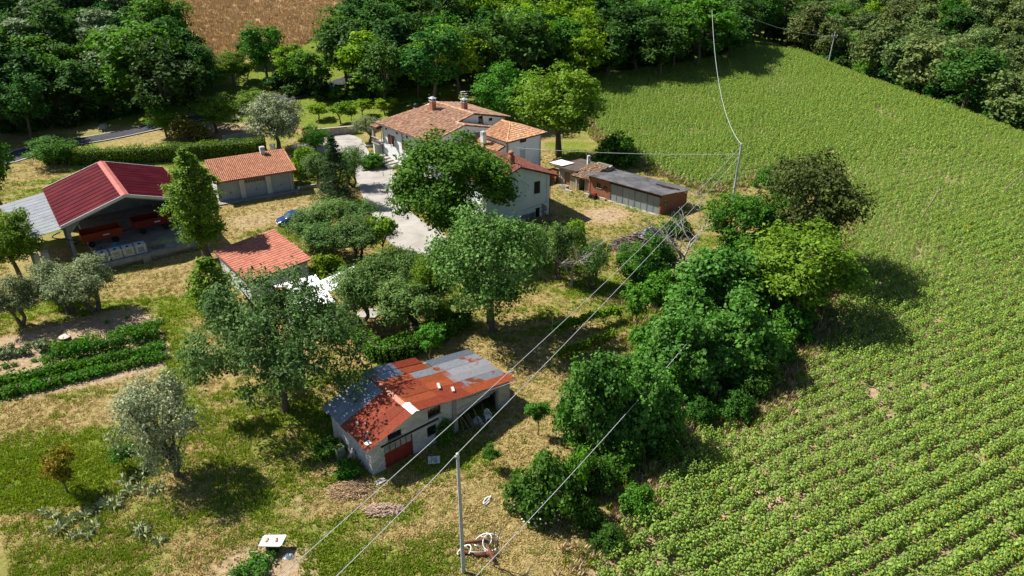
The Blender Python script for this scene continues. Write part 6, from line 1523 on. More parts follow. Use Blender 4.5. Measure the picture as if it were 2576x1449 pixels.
tree('woodmid', 790, 240, 130, 90, "wood_edge_tree", "mid green tree at the wood corner behind the lawn trees", var=2)
tree('figshrub', 1560, 985, 905, 120, "shrub", "leafy shrub between the nearest thicket tree and the fig", "shrub", None, 2)
tree('shrub', 1640, 905, 830, 110, "shrub", "low leafy shrub left of the central fig", "shrub", None, 1)
tree('figshrub', 1930, 760, 650, 130, "shrub", "leafy shrub joining the light tree and the fig trees", "shrub", None, 0)
tree('figshrub', 1720, 830, 715, 120, "shrub", "dense shrub under the bare grey branches", "shrub", None, 1)
tree('yellowshrub', 1130, 262, 240, 40, "shrub", "pale thin shrub behind the farmhouse ridge", "shrub")
tree('youngtree', 1045, 275, 245, 36, "young_tree", "small tree left of the dark farmhouse chimney", var=0)
tree('walnut', 420, 345, 268, 66, "roadside_tree", "blue green bushy tree beside the road", var=1)
tree('yellowshrub', 478, 352, 292, 76, "roadside_shrub", "yellow brown shrub right of the blue green roadside tree", "shrub")
tree('brightwalnut', 546, 335, 242, 92, "roadside_tree", "round bright tree on the bare bank beside the road")
tree('brightwalnut', 648, 298, 225, 74, "roadside_tree", "green tree between the road and the silver tree")
tree('walnut', 1268, 318, 160, 145, "walnut_tree", "round green tree behind the farmhouse to the right", var=0)
tree('brightwalnut', 1405, 392, 168, 195, "walnut_tree", "tall leafy tree at the corner of the sunflower field")
tree('shrub', 1545, 418, 338, 88, "elder_bush", "dark green bush behind the flat roof hut", "bush", None, 0)
tree('brightwalnut', 55, 705, 532, 135, "lean_to_tree", "bright leafy tree in front of the lean-to roof")
tree('woodmid', 5, 520, 335, 95, "lean_to_tree", "green tree at the left picture edge above the hangar", var=1)
for i, (u, v, vt, w_, lab) in enumerate([(535, 222, 160, 70, "low leafy tree at the left of the road bank gap"), (590, 215, 128, 75, "spreading thin tree in front of the wheat field"), (500, 250, 195, 60, "small leafy tree at the wood edge above the road"), (625, 205, 160, 42, "small bright tree right of the gap below the wheat")]):
    tree(('walnut', 'brightwalnut', 'walnut', 'fruit')[i], u, v, vt, w_, "bank_tree", lab, "tree", "trees on the bank above the road", i)
# leafy shoots in pots / vines climbing the barn
p = Vector((PLANTER_P.x, PLANTER_P.y, .55)); tree_at('fruit', p, 1.1, 1.0, "potted_plant", "leafy plant growing in the clay pot by the garage", "plant")
p = Vector((*BARNP(5.9, -.35), 0)); tree_at('shrub', p, 1.9, 1.3, "climbing_shrub", "dark shrub growing against the barn front below the window", "shrub", None, 0)
p = Vector((*BARNP(-1.1, 1.3), 0)); tree_at('shrub', p, .9, 1.7, "nettle_patch", "low weeds along the barn's left wall", "weeds", None, 1)
p = Vector((*BARNP(-1.2, 4.2), 0)); tree_at('shrub', p, 1.3, 1.9, "elder_bush", "dark bush behind the crate at the barn's left wall", "bush", None, 2)

# --- bare and dead trees
def bare_tree(p, h, spread, seed, label, mat=M_BARKP, r0=.11, depth=5, name="dead_tree", tilt=.5):
    rs = random.Random(seed); mb = MB(); lim = MB()
    def grow(b, q, d, l, r, n):
        e = q+d*l; m_ = (q+e)*.5+Vector((rs.uniform(-.06, .06), rs.uniform(-.06, .06), 0))*l
        b.tube([q, m_, e], [r, r*.85, r*.68], 5 if n > 2 else 3, cap=False)
        if n <= 0: return
        for k in range(3 if n > 1 else 2):
            nd = (d+Vector((rs.gauss(0, tilt), rs.gauss(0, tilt), rs.uniform(-.05, .35)))).normalized()
            grow(lim, e if k < 2 else m_, nd, l*rs.uniform(.62, .82), r*.6, n-1)
    grow(mb, Vector((0, 0, -.2)), Vector((rs.uniform(-.1, .1), rs.uniform(-.1, .1), 1)).normalized(), h*.34, r0, depth)
    r = empty(name, p, label, "tree"); r.scale = (spread, spread, 1)
    link("trunk", mb.mesh("trunk", mat), r); link("branches", lim.mesh("branches", mat), r)
def bare(u, v, vt, *a, **k): p = gp(u, v); bare_tree(p, hgt(p, vt), *a, **k)
bare(1436, 724, 572, 1.15, 5, "pale dead tree with forked bare trunk right of the pale oak", r0=.14)
bare(1722, 700, 535, 1.5, 8, "bare grey branched tree in front of the firewood heap", r0=.14, tilt=.6)
bare(2050, 650, 525, 1.0, 11, "dead bare branches rising above the light field edge tree", r0=.08)
bare(1760, 545, 470, 1.2, 13, "leafless grey bush at the brick shed's right wall", r0=.05, tilt=.7)
bare(1242, 1425, 1315, .9, 15, "small dead bush at the bottom beside the metal pole", r0=.07, tilt=.6, mat=M_BARK)

# ------------------------------------------------------------------ hedges
def hedge(name, line, half, h, mat, label, seed, dens=260, leaf=.17, wob=.18, aspect=.6):
    rs = np.random.RandomState(seed); P = smooth_line([(p.x, p.y) for p in line], .4); L = len(P); V = []
    seglen = sum((P[i+1]-P[i]).length for i in range(L-1)); n = int(seglen*(2*h+2*half)*dens/4)
    i = rs.randint(0, L-1, n); t = rs.rand(n); a = np.array([[p.x, p.y] for p in P]); d = unit(a[1:]-a[:-1]); nn = np.stack([-d[:, 1], d[:, 0]], -1)
    base = a[i]*(1-t[:, None])+a[i+1]*t[:, None]
    lump = 1+wob*(vnoise(base[:, 0], base[:, 1], 1.3, seed)-.5)*2
    pick = rs.rand(n); th = rs.uniform(0, PI, n)            # arch profile
    pr = np.stack([np.sign(np.cos(th))*np.abs(np.cos(th))**.45*half, np.abs(np.sin(th))**.45*h], -1)*(rs.uniform(.80, 1.04, n)**1.0)[:, None]*lump[:, None]
    side = rs.rand(n) < .35; pr[side, 1] *= rs.rand(side.sum())
    c2 = base+nn[i]*pr[:, :1]; c = np.concatenate([c2, (zt(c2[:, 0], c2[:, 1])+pr[:, 1])[:, None]], -1)
    out = np.concatenate([nn[i]*pr[:, :1]/half, (pr[:, 1:]/h-.3)*1.3], -1)
    nm = unit(unit(out)*.7+np.array([0, 0, .35])+rs.normal(size=c.shape)*.55); o3 = Vector((*P[0], 0)); c = c-np.array([P[0].x, P[0].y, ztf(*P[0])])
    r = empty(name, (P[0].x, P[0].y, ztf(*P[0])), label, "hedge")
    link("foliage", quads_mesh("foliage", leaf_quads(c, nm, leaf, aspect, rs), mat), r)
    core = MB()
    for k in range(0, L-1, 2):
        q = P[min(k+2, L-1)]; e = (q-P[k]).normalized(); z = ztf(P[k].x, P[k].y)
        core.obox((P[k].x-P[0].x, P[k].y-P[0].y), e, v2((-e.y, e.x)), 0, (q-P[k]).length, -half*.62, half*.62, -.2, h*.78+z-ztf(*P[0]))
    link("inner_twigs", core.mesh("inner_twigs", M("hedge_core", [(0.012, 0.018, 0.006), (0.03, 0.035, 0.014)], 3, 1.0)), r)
    return r
hl = [gp(u, v) for u, v in [(118, 408), (200, 412), (330, 409), (470, 400), (590, 392), (672, 385)]]
hedge("clipped_hedge", hl, 1.15, 2.55, LEAF['poplar'], "long clipped green hedge running behind the hangar and garage", 4, 300, .2, .12)
tree('walnut', 140, 415, 345, 100, "hedge_bush", "big bush at the left end of the long hedge", "bush", None, 0)
hl = [gp(u, v) for u, v in [(888, 830), (925, 880), (955, 905), (1010, 900), (1080, 868), (1130, 840), (1175, 815)]]
hedge("vine_hedge", hl, .75, 1.7, LEAF['mid'], "leafy vine hedge bending around the courtyard olives behind the barn", 6, 330, .2, .35, .8)

# ------------------------------------------------------------------ woods, tree by tree
def front_of(poly, x, y): return bool(inpoly(np.array([x]), np.array([y]), poly)[0])
def project(p):
    d = p.y*math.cos(PITCH)-(p.z-CAM_H)*math.sin(PITCH); up = p.y*math.sin(PITCH)+(p.z-CAM_H)*math.cos(PITCH)
    return 1288+FPX*p.x/d, 724.5-FPX*up/d
def wood(poly, md, kinds, wname, hr, seed, skip=None, under=0.0):
    rs = random.Random(seed); xs = [p[0] for p in poly]; ys = [p[1] for p in poly]; pts = []; tries = 0
    while tries < 9000:
        tries += 1; x = rs.uniform(min(xs), max(xs)); y = rs.uniform(min(ys), max(ys))
        if not front_of(poly, x, y) or (skip and skip(x, y)): continue
        f = md*(1+max(0, y-170)/260)
        if any((x-a)**2+(y-b_)**2 < f*f for a, b_ in pts): continue
        p = Vector((x, y, ztf(x, y))); u0, v0 = project(p); u1, v1 = project(p+Vector((0, 0, 12)))
        if u0 < -90 or u0 > 2670 or v0 < -30 or v1 > 1449: continue
        pts.append((x, y))
    pts.sort(key=lambda q: q[1]); band = 11.0; rows = {}
    y0 = pts[0][1]
    for x, y in pts: rows.setdefault(int((y-y0)/band), []).append((x, y))
    for ri, (k, row) in enumerate(sorted(rows.items())):
        row.sort()
        for i, (x, y) in enumerate(row):
            p = Vector((x, y, ztf(x, y))); u0, v0 = project(p); kd = kinds(u0, v0, rs); h = rs.uniform(*hr)*(1.0 if kd != 'understory' else .4); wd = h*rs.uniform(.62, .86)
            if kd == 'understory': wd = h*1.2
            look = {'wood': 'dark green', 'woodmid': 'mid green', 'woodbright': 'bright yellow green', 'wooddusty': 'dusty grey green', 'woodsilver': 'silvery', 'understory': 'low bushy', 'holm': 'very dark'}[kd]
            tree_at(kd, p, h, wd, "woodland_tree", "%s tree, %s from left in the %s row of the %s" % (look, ordn(i), "front" if ri == 0 else ordn(ri), wname), "tree", "trees of the "+wname)
    return len(pts)
LW = [(-190, 70), (-110, 76), (-78, 104), (-66, 113), (-54, 121), (-52, 128), (-56, 138), (-66, 148), (-77, 164), (-92, 190), (-112, 225), (-140, 270), (-240, 270)]
def lk(u, v, rs):
    r = rs.random()
    if 60 < u < 340 and 20 < v < 330 and r < .28: return 'woodsilver'
    if r < .50: return 'wood'
    if r < .78: return 'woodmid'
    return 'woodbright' if r < .84 else 'wood'
nL = wood(LW, 5.6, lk, "left wood", (10, 15.5), 3, lambda x, y: dseg(np.array([x]), np.array([y]), ROAD)[0] < 6.2)
CW = [(-40, 146), (-27, 132), (-14, 131), (-4, 139), (12, 148), (30, 158), (48, 170), (58, 182), (66, 196), (76, 230), (76, 330), (20, 330), (8, 240), (-12, 185), (-30, 165)]
def ck(u, v, rs):
    r = rs.random()
    if abs(u-1430) < 60 and v < 230 and r < .75: return 'woodbright'
    if u < 800 and r < .35: return 'woodbright' if r < .15 else 'woodmid'
    return 'wood' if r < .68 else ('woodmid' if r < .92 else 'woodbright')
nC = wood(CW, 5.8, ck, "farmhouse wood", (10.0, 15.0), 5)
RW = [(crest_x(y)+4, y) for y in (88, 120, 150, 180, 200)]+[(64, 203), (80, 240), (80, 330), (290, 330), (260, 200), (170, 88)]
def rk(u, v, rs):
    r = rs.random()
    if u < 2000: return 'wood' if r < .7 else 'wooddusty'
    return 'wooddusty' if r < .58 else ('wood' if r < .80 else ('woodmid' if r < .92 else 'woodbright'))
nR = wood(RW, 6.3, rk, "right wood", (9.0, 14.0), 8, lambda x, y: (34 < x-crest_x(y) < 42 and 95 < y < 118) or (52 < x-crest_x(y) < 60 and 110 < y < 135))
print("woods", nL, nC, nR)
# dark undergrowth along wood fronts
RS = random.Random(31); i = 0
for u, v in [(20, 335), (75, 328), (130, 320), (190, 312), (255, 300), (320, 288), (390, 274), (445, 262), (700, 222), (745, 232), (800, 245), (850, 247), (905, 246), (960, 240), (1020, 226), (1080, 210), (1150, 206), (1215, 203), (1290, 196), (1360, 192), (1430, 186), (1500, 182), (1570, 176), (1640, 168), (1720, 157), (1800, 140)]:
    p = gp(u, v); h = RS.uniform(2.6, 4.2)
    tree_at('understory', p, h, h*1.35, "undergrowth_bush", "dark undergrowth bush at the foot of the %s, %s from left" % ("left wood" if u < 500 else "wood behind the farmhouse", ordn(i if u < 500 else i-8)), "bush", "undergrowth along the woods"); i += 1
i = 0
for y in np.linspace(92, 186, 17):
    x = crest_x(y)+RS.uniform(4, 7); p = Vector((x, y, ztf(x, y))); h = RS.uniform(3, 5.5); kd = 'woodmid' if i % 3 == 1 else 'understory'
    tree_at(kd, p, h, h*1.2, "undergrowth_bush", "%s bush just beyond the sunflower crest, %s from the right edge" % ("green" if kd == 'woodmid' else "dark", ordn(i)), "bush", "undergrowth along the woods"); i += 1

# ------------------------------------------------------------------ poles and cables
M_POLE = M("concrete_pole", [(0.30, 0.33, 0.35), (0.44, 0.46, 0.47)], 3, .8, .2, 30)
M_WIRE = M("pale_bundled_cable", [(0.45, 0.46, 0.48)], rough=.5, spec=.5)
M_WPOLE = M("weathered_wood_pole", [(0.14, 0.10, 0.07), (0.24, 0.18, 0.13)], 3, .9)
def pole(p, h, r, label, mat=M_POLE, cross=None, name="utility_pole", lean=(0, 0)):
    root = empty(name, p, label, "pole"); mb = MB(); tp = Vector((lean[0]*h, lean[1]*h, h))
    mb.tube([Vector((0, 0, -.5)), tp*.5, tp], [r, r*.85, r*.68], 12); link("shaft", mb.mesh("shaft", mat), root)
    mb = MB()
    if cross:
        for z, w_ in cross: mb.box(tp.x-w_, tp.x+w_, tp.y-.05, tp.y+.05, tp.z-z-.05, tp.z-z+.05)
        link("cross_arm", mb.mesh("cross_arm", mat), root); mb = MB()
        for z, w_ in cross:
            for s in (-1, 1): mb.lathe((tp.x+s*w_*.85, tp.y, tp.z-z+.05), [(.05, 0), (.07, .06), (.05, .12), (.06, .18), (.03, .24)], 8)
        link("insulator", mb.mesh("insulator", M_WHITE), root)
    else:
        mb.lathe((tp.x, tp.y, tp.z), [(r*.72, 0), (r*.72, .06), (r*.3, .1)], 10); mb.box(tp.x-.18, tp.x+.1, tp.y-.05, tp.y+.05, tp.z-.22, tp.z-.12); link("cap", mb.mesh("cap", M_STEEL), root)
    return Vector(p)+tp
near_b = gp(1166, 1440); hn = hgt(near_b, 1143); near_t = pole(near_b, hn, .125, "near grey utility pole standing at the bottom of the picture", lean=(-.004, .0))
mt = G(1864, 362, 8.4); mid_b = Vector((mt.x, mt.y, ztf(mt.x, mt.y))); mid_t = pole(mid_b, 8.4-mid_b.z, .17, "grey utility pole behind the thicket where four cables meet", lean=(.01, 0))
fp = gp(2082, 166); far_t = pole(fp, hgt(fp, 80), .13, "thin pale pole with cross arm at the sunflower crest", cross=[(.9, .7), (1.15, .45)], lean=(.03, 0))
sp_ = gp(2306, 566); pole(sp_, hgt(sp_, 482), .09, "leaning dark wooden stake in the sunflower field", M_WPOLE, name="field_stake", lean=(.42, .1))
sp2 = gp(2500, 500); pole(sp2, 3.0, .09, "leaning grey stake at the right picture edge", M_WPOLE, name="field_stake", lean=(1.1, .3))
wp = gp(407, 24); pole(wp, 7.0, .12, "dark pole standing in the brown wheat field", M_WPOLE, name="utility_pole")
def cable(a, b_, sag, label, r=.028, n=28, name="cable"):
    a, b_ = Vector(a), Vector(b_); mb = MB(); pts = []
    for k in range(n+1):
        t = k/n; p = a.lerp(b_, t); p.z -= sag*4*t*(1-t); pts.append(p-a)
    mb.tube(pts, r, 5); o = link(name, mb.mesh(name, M_WIRE), None, a); tag(o, label, "cable"); return o
offA = G(560, 1578, 8.0); offB = G(640, 1645, 8.3)
cable(mid_t+Vector((-.15, -.05, -.45)), offA, .95, "upper pale cable crossing from the middle pole over the barn's right eave", .021)
cable(mid_t+Vector((-.1, -.1, -1.6)), near_t+Vector((-.1, 0, -.05)), .45, "lower pale cable from the middle pole to the near pole", .021)
cable(near_t+Vector((-.1, 0, -.05)), offB, .2, "pale cable from the near pole to the bottom edge", .02)
cable(mid_t+Vector((-.15, 0, -1.3)), G(1290, 371, 5.2), .35, "pale cable from the middle pole to the farmhouse wing", .026)
ft_ = G(1790, 20, 15.0); cable(mid_t+Vector((0, 0, -.1)), G(1791, 25, 16.0), 4.2, "long sagging cable from the middle pole up to the far wood", .034, 40)
cable(far_t+Vector((0, 0, -.9)), G(1880, 40, 14.0), 1.0, "thin cable from the crest pole into the far wood", .03)
cable(G(1150, 1500, 5.0), G(1740, 850, 4.6), .35, "thin lower cable passing in front of the thicket", .02)

# ------------------------------------------------------------------ blue car
def car():
    f = G(697, 560, .5); rr = G(800, 536, .5); d = v2(rr-f).normalized(); n = v2((-d.y, d.x)); c = v2(f)+d*1.9; z0 = ztf(c.x, c.y)
    root = empty("parked_car", (*c, z0), "dark blue hatchback parked behind the courtyard olives", "car", rz=math.atan2(d.y, d.x))
    blue = M("blue_car_paint", [(0.008, 0.030, 0.11)], rough=.22, spec=.6); 
    # stations along length: x, half width, z bottom, z shoulder
    st = [(-1.92, .55, .38, .58), (-1.86, .70, .30, .66), (-1.5, .82, .24, .80), (-.9, .85, .22, .90), (-.2, .86, .22, .95), (.8, .86, .22, .97), (1.5, .84, .24, .97), (1.85, .76, .30, .92), (1.95, .62, .40, .75)]
    mb = MB(); vs = []
    for x, w_, zb, zs in st: vs += [(x, -w_*.92, zb), (x, -w_, zb+(zs-zb)*.5), (x, -w_*.93, zs-.04), (x, -w_*.6, zs), (x, w_*.6, zs), (x, w_*.93, zs-.04), (x, w_, zb+(zs-zb)*.5), (x, w_*.92, zb)]
    fs = [(i*8+k, i*8+(k+1) % 8, (i+1)*8+(k+1) % 8, (i+1)*8+k) for i in range(len(st)-1) for k in range(8)]+[tuple(range(7, -1, -1)), tuple(len(vs)-8+k for k in range(8))]
    mb.add(vs, fs); body = link("body", mb.mesh("body", blue, True), root)
    cb = [(-.85, .72, .90, .91), (-.25, .66, .93, 1.38), (.3, .64, .95, 1.45), (1.0, .63, .96, 1.40), (1.62, .66, .95, 1.02)]
    mb = MB(); vs = []
    for x, w_, zb, zt_ in cb: vs += [(x, -w_*1.12, zb), (x, -w_*.86, zt_), (x, w_*.86, zt_), (x, w_*1.12, zb)]
    mb.add(vs, [(i*4+k, i*4+k+1, (i+1)*4+k+1, (i+1)*4+k) for i in range(4) for k in range(3)]); link("glasshouse", mb.mesh("glasshouse", M("car_glass", [(0.05, 0.10, 0.14)], rough=.06, spec=.8), True), root)
    mb = MB(); vs = []
    for x, w_, zb, zt_ in cb[1:4]: vs += [(x, -w_*.84, zt_+.012), (x, 0, zt_+.045), (x, w_*.84, zt_+.012)]
    mb.add(vs, [(i*3+k, i*3+k+1, (i+1)*3+k+1, (i+1)*3+k) for i in range(2) for k in range(2)]); link("roof", mb.mesh("roof", blue, True), root)
    for x in (-1.22, 1.22):
        for s in (-1, 1):
            mb = MB(); mb.tube([(x, s*.70, .31), (x, s*.87, .31)], .31, 18); wh = link("wheel", mb.mesh("wheel", M_DARK), root)
            mb = MB(); mb.tube([(x, s*.865, .31), (x, s*.885, .31)], .19, 12); link("rim", mb.mesh("rim", M_STEEL), wh)
    for s in (-1, 1):
        mb = MB(); mb.lathe((-1.80, s*.50, .62), [(.04, -.07), (.14, -.03), (.14, .03), (.04, .07)], 10); link("headlight", mb.mesh("headlight", M_WHITE), root)
        mb = MB(); mb.box(-.62, -.48, s*.88-.09, s*.88+.09, .92, 1.05); link("mirror", mb.mesh("mirror", blue), root)
        mb = MB(); mb.box(1.80, 1.90, s*.62-.1, s*.62+.1, .72, .86); link("tail_light", mb.mesh("tail_light", M("red_lens", [(0.3, 0.01, 0.01)], rough=.3)), root)
    mb = MB(); mb.box(-1.95, -1.90, -.26, .26, .36, .47); link("number_plate", mb.mesh("number_plate", M_WHITE), root)
car()

# ------------------------------------------------------------------ firewood heap with tarpaulin
def logs(name, c, n, rx, ry, h, seed, label, cat, mat, ln=(1.2, 2.4), rad=(.03, .08)):
    rs = random.Random(seed); root = empty(name, c, label, cat); mb = MB()
    for k in range(n):
        q = rs.random()**.5; a = rs.uniform(0, 6.28); x, y = rx*q*math.cos(a), ry*q*math.sin(a); z = h*(1-q*q)*rs.uniform(.3, 1)+.05; t = rs.gauss(0, .5); l = rs.uniform(*ln)/2; r = rs.uniform(*rad); dz = rs.gauss(0, .18)
        e = Vector((math.cos(t), math.sin(t), dz)); p = Vector((x, y, z)); mb.tube([p-e*l, p+e*l*rs.uniform(-.1, .1)+Vector((0, 0, rs.uniform(-.08, .08))), p+e*l], [r, r*.95, r*.8], 5)
    link("logs", mb.mesh("logs", mat), root)["kind"] = "stuff"; return root
M_LOG = M("cut_branch", [(0.13, 0.10, 0.085), (0.27, 0.22, 0.19)], 5, .95, island=.35)
c = gp(1618, 622); r = logs("firewood_heap", c, 420, 3.2, 2.0, 1.7, 4, "big heap of cut branches partly under a dark tarpaulin", "firewood", M_LOG)
heap("tarpaulin", (c.x+.9, c.y+.5, c.z+.55), 2.4, 1.7, 1.55, M("dark_tarpaulin", [(0.045, 0.048, 0.055), (0.10, 0.105, 0.115)], 1.6, .45, .6, 5, spec=.5), "dark tarpaulin draped over the firewood heap", "tarpaulin", 21, .3, .16)
c = gp(1700, 668); logs("firewood_heap", c, 160, 1.5, 1.2, 1.0, 6, "smaller pale heap of cut branches right of the big firewood heap", "firewood", M("pale_branch", [(0.24, 0.20, 0.16), (0.38, 0.33, 0.27)], 5, .95, island=.3), (.8, 1.7))
c = gp(880, 1235); M_CUT = M("dry_cuttings", [(0.30, 0.19, 0.10), (0.50, 0.36, 0.22)], 5, .95, island=.3)
logs("cuttings_heap", c, 500, 1.5, .9, .45, 8, "long heap of dry tan cuttings near the barn's lower corner", "cuttings", M_CUT, (.2, .6), (.012, .03))
c = gp(965, 1285); logs("cuttings_heap", c, 420, 1.3, .6, .35, 9, "pinkish dry cuttings heap under the lower cable", "cuttings", M("pink_cuttings", [(0.36, 0.24, 0.17), (0.55, 0.42, 0.33)], 5, .95, island=.3), (.2, .6), (.012, .03))
# scrap metal near the pole
c = gp(1205, 1385); r = empty("scrap_metal", c, "rusty scrap pipes and hoops beside the near pole", "scrap"); rs = random.Random(5)
for k in range(5):
    p = Vector((rs.uniform(-.9, .9), rs.uniform(-.6, .9), .15)); rr = rs.uniform(.35, .6); t0 = rs.uniform(0, 6); pts = [p+Vector((rr*math.cos(t0+t), rr*.8*math.sin(t0+t), .15+.25*math.sin(t*1.3))) for t in np.linspace(0, 4.6, 16)]
    mb = MB(); mb.tube(pts, .035, 6); link("hoop", mb.mesh("hoop", M_STEEL if k % 2 else M_WHITE), r)
M_RST = M("rusted_iron", [(0.10, 0.03, 0.02), (0.22, 0.08, 0.05)], 4, .85)
for k in range(4):
    p = Vector((rs.uniform(-.8, 1.2), rs.uniform(-.6, .6), .2)); e = Vector((rs.gauss(0, 1), rs.gauss(0, 1), .1)).normalized(); mb = MB(); mb.tube([p-e*.7, p+e*.7], .10, 8); link("pipe", mb.mesh("pipe", M_RST), r)
c = gp(1225, 1262); r = empty("hose_coil", c, "white hose coil on the dry grass right of the near pole", "hose"); mb = MB()
mb.tube([Vector((.16*math.cos(t)*(1+.05*t), .34*math.sin(t*1.1), .05+.012*t)) for t in np.linspace(0, 13, 60)], .03, 5); link("coil", mb.mesh("coil", M_WHITE), r)

# ------------------------------------------------------------------ tub with white cover, bricks, cloth
def tub():
    c = G(683, 1362, .75); z0 = ztf(c.x, c.y); c = Vector((c.x, c.y, z0)); r = empty("water_tub", c, "round black tub under a white square panel in the lower left", "tub")
    mb = MB(); mb.lathe((0, 0, 0), [(.33, 0), (.42, .68), (.47, .69), (.47, .74), (.40, .74), (.38, .6)], 20); link("tub", mb.mesh("tub", M_DARK), r)
    p = empty("cover_panel", c+Vector((0, 0, .75)), "white square panel lying over the black tub", "panel"); mb = MB(); P_ = [(-.66, -.42), (.60, -.44), (.70, -.36), (.80, .40), (.74, .47), (-.52, .44), (-.60, .36)]
    mb.prism([(a, b_, .06) for a, b_ in P_], .05); link("sheet", mb.mesh("sheet", M_WHITE), p)
    mb = MB(); q = [(a*1.0, b_*1.0, .066) for a, b_ in P_]; mb.tube(q+[q[0]], .016, 4); link("rim", mb.mesh("rim", M_GREYW), p)
    for k, (x, y, a) in enumerate(((-.27, .02, 1.3), (.30, .05, 1.7))):
        mb = MB(); mb.box(-.16, .16, -.055, .055, 0, .055); mb.box(.10, .14, -.03, .03, .055, .07); o = link("brick", mb.mesh("brick", M_TILE2 if k == 0 else M_CHBR), None, c+Vector((x, y, .815))); o.rotation_euler[2] = a; tag(o, ("left" if k == 0 else "right")+" red brick holding down the white panel", "brick", "bricks on the white panel")
    heap("crumpled_cloth", (c.x+1.05, c.y-.55, z0), .38, .24, .28, M("white_cloth", [(0.60, 0.62, 0.66), (0.78, 0.78, 0.80)], 4, .9), "crumpled white cloth on the soil beside the black tub", "cloth", 3, .4, .45)
    pts = [c+Vector((-.4-.10*k+.25*math.sin(k*.55), -.1-.085*k, .05-c.z+ztf(c.x-.4-.1*k, c.y-.1-.085*k))) for k in range(26)]
    mb = MB(); mb.tube([q-c for q in smooth3(pts, 3)], .022, 5); o = link("garden_hose", mb.mesh("garden_hose", M("yellow_hose", [(0.42, 0.38, 0.03)], rough=.5)), None, c); tag(o, "yellow hose running over bare soil from the black tub", "hose")
tub()
# barrel by the vegetables
c = gp(171, 872); r = empty("rain_barrel", c, "brown wooden barrel with pale lid above the vegetable rows", "barrel"); mb = MB(); mb.lathe((0, 0, -.05), [(.42, 0), (.47, .35), (.47, .75), (.44, 1.08)], 18); link("body", mb.mesh("body", M("barrel_brown", [(0.15, 0.10, 0.065), (0.24, 0.17, 0.12)], 3, .8, stretch=(6, 6, 1))), r)
mb = MB(); mb.lathe((0, 0, 1.03), [(.47, 0), (.47, .04), (.3, .06)], 18); link("lid", mb.mesh("lid", M("worn_lid", [(0.42, 0.33, 0.27), (0.52, 0.45, 0.38)], 3, .8)), r)
for z in (.3, .8): mb = MB(); mb.lathe((0, 0, z), [(.478, 0), (.478, .05)], 18); link("hoop", mb.mesh("hoop", M_DARK), r)
c = gp(190, 862); mb = MB(); mb.lathe((0, 0, 0), [(.13, 0), (.17, .3), (.19, .3), (.16, .26)], 12); o = link("flower_pot", mb.mesh("flower_pot", M_CHBR), None, c); tag(o, "small orange pot beside the brown barrel", "pot")

# ------------------------------------------------------------------ vegetable rows, plant by plant
def veg_mesh(seed, mat, n, leaf, h, w_, stakes=False):
    rs = np.random.RandomState(seed); c = np.stack([rs.normal(0, w_*.42, n), rs.normal(0, w_*.42, n), rs.rand(n)**.8*h+.04], -1); nm = unit(np.stack([c[:, 0], c[:, 1], np.full(n, .35)], -1)+rs.normal(size=(n, 3))*.3)
    return quads_mesh("leaves", leaf_quads(c, nm, leaf, .62, rs), mat)
VEG = [[veg_mesh(s, LEAF[m_], n, l, h, w_) for s in (1, 2, 3)] for m_, n, l, h, w_ in (('mid', 190, .15, .42, .48), ('fig', 190, .16, .55, .5), ('mid', 280, .16, 1.05, .55), ('olive', 200, .20, .70, .45))]
def vrow(a, b_, kind, step, label, sc=1.0, gap=0.06, seed=0):
    A, B = gp(*a), gp(*b_); L = (B-A).length; n = int(L/step); rs = random.Random(seed)
    for k in range(n+1):
        if rs.random() < gap: continue
        p = A.lerp(B, k/n); p.x += rs.uniform(-.06, .06); p.y += rs.uniform(-.06, .06); p.z = ztf(p.x, p.y)
        o = link("vegetable_plant", VEG[kind][rs.randrange(3)], None, p); s = sc*rs.uniform(.75, 1.2); o.scale = (s, s, s*rs.uniform(.85, 1.1)); o.rotation_euler[2] = rs.uniform(0, 6.28); tag(o, label+", "+ordn(k)+" from left", "plant", label)
vrow((-10, 1003), (410, 903), 0, .42, "low leafy vegetable plant in the garden row nearest the camera", 1.45, .02, 1)
vrow((-10, 968), (405, 880), 0, .42, "low leafy vegetable plant in the second garden row from the camera", 1.4, .03, 2)
vrow((-10, 930), (110, 905), 0, .6, "small vegetable plant at the left end of the third garden row", .8, .2, 3)
vrow((120, 918), (395, 852), 2, .55, "tall bushy staked plant in the third garden row", 1.15, .03, 4)
vrow((150, 890), (395, 838), 2, .6, "tall bushy staked plant in the fourth garden row right of the barrel", 1.15, .03, 5)
vrow((-10, 905), (140, 878), 3, .55, "blue green leafy vegetable left of the barrel", 1.0, .05, 6)
vrow((-10, 885), (110, 866), 3, .6, "blue green cabbage in the back garden row", .9, .1, 7)
vrow((345, 830), (400, 815), 1, .55, "dark leafy plant at the garden's upper right corner", .9, .05, 8)
vrow((270, 812), (320, 800), 0, .6, "dark seedling in the shaded upper bed", .7, .1, 9)
for k, (u, v) in enumerate([(640, 1415), (625, 1440), (668, 1420), (655, 1448), (600, 1447), (690, 1390)]):
    p = gp(u, v); o = link("vegetable_plant", VEG[1][k % 3], None, p); o.scale = (1.2, 1.2, 1.1); tag(o, "young vegetable plant below the black tub, "+ordn([4, 1, 0, 3, 2, 5].index(k))+" counting left to right" if False else ordn([2, 1, 4, 3, 0, 5][k])+" young vegetable plant from the left below the black tub", "plant", "young plants below the tub")
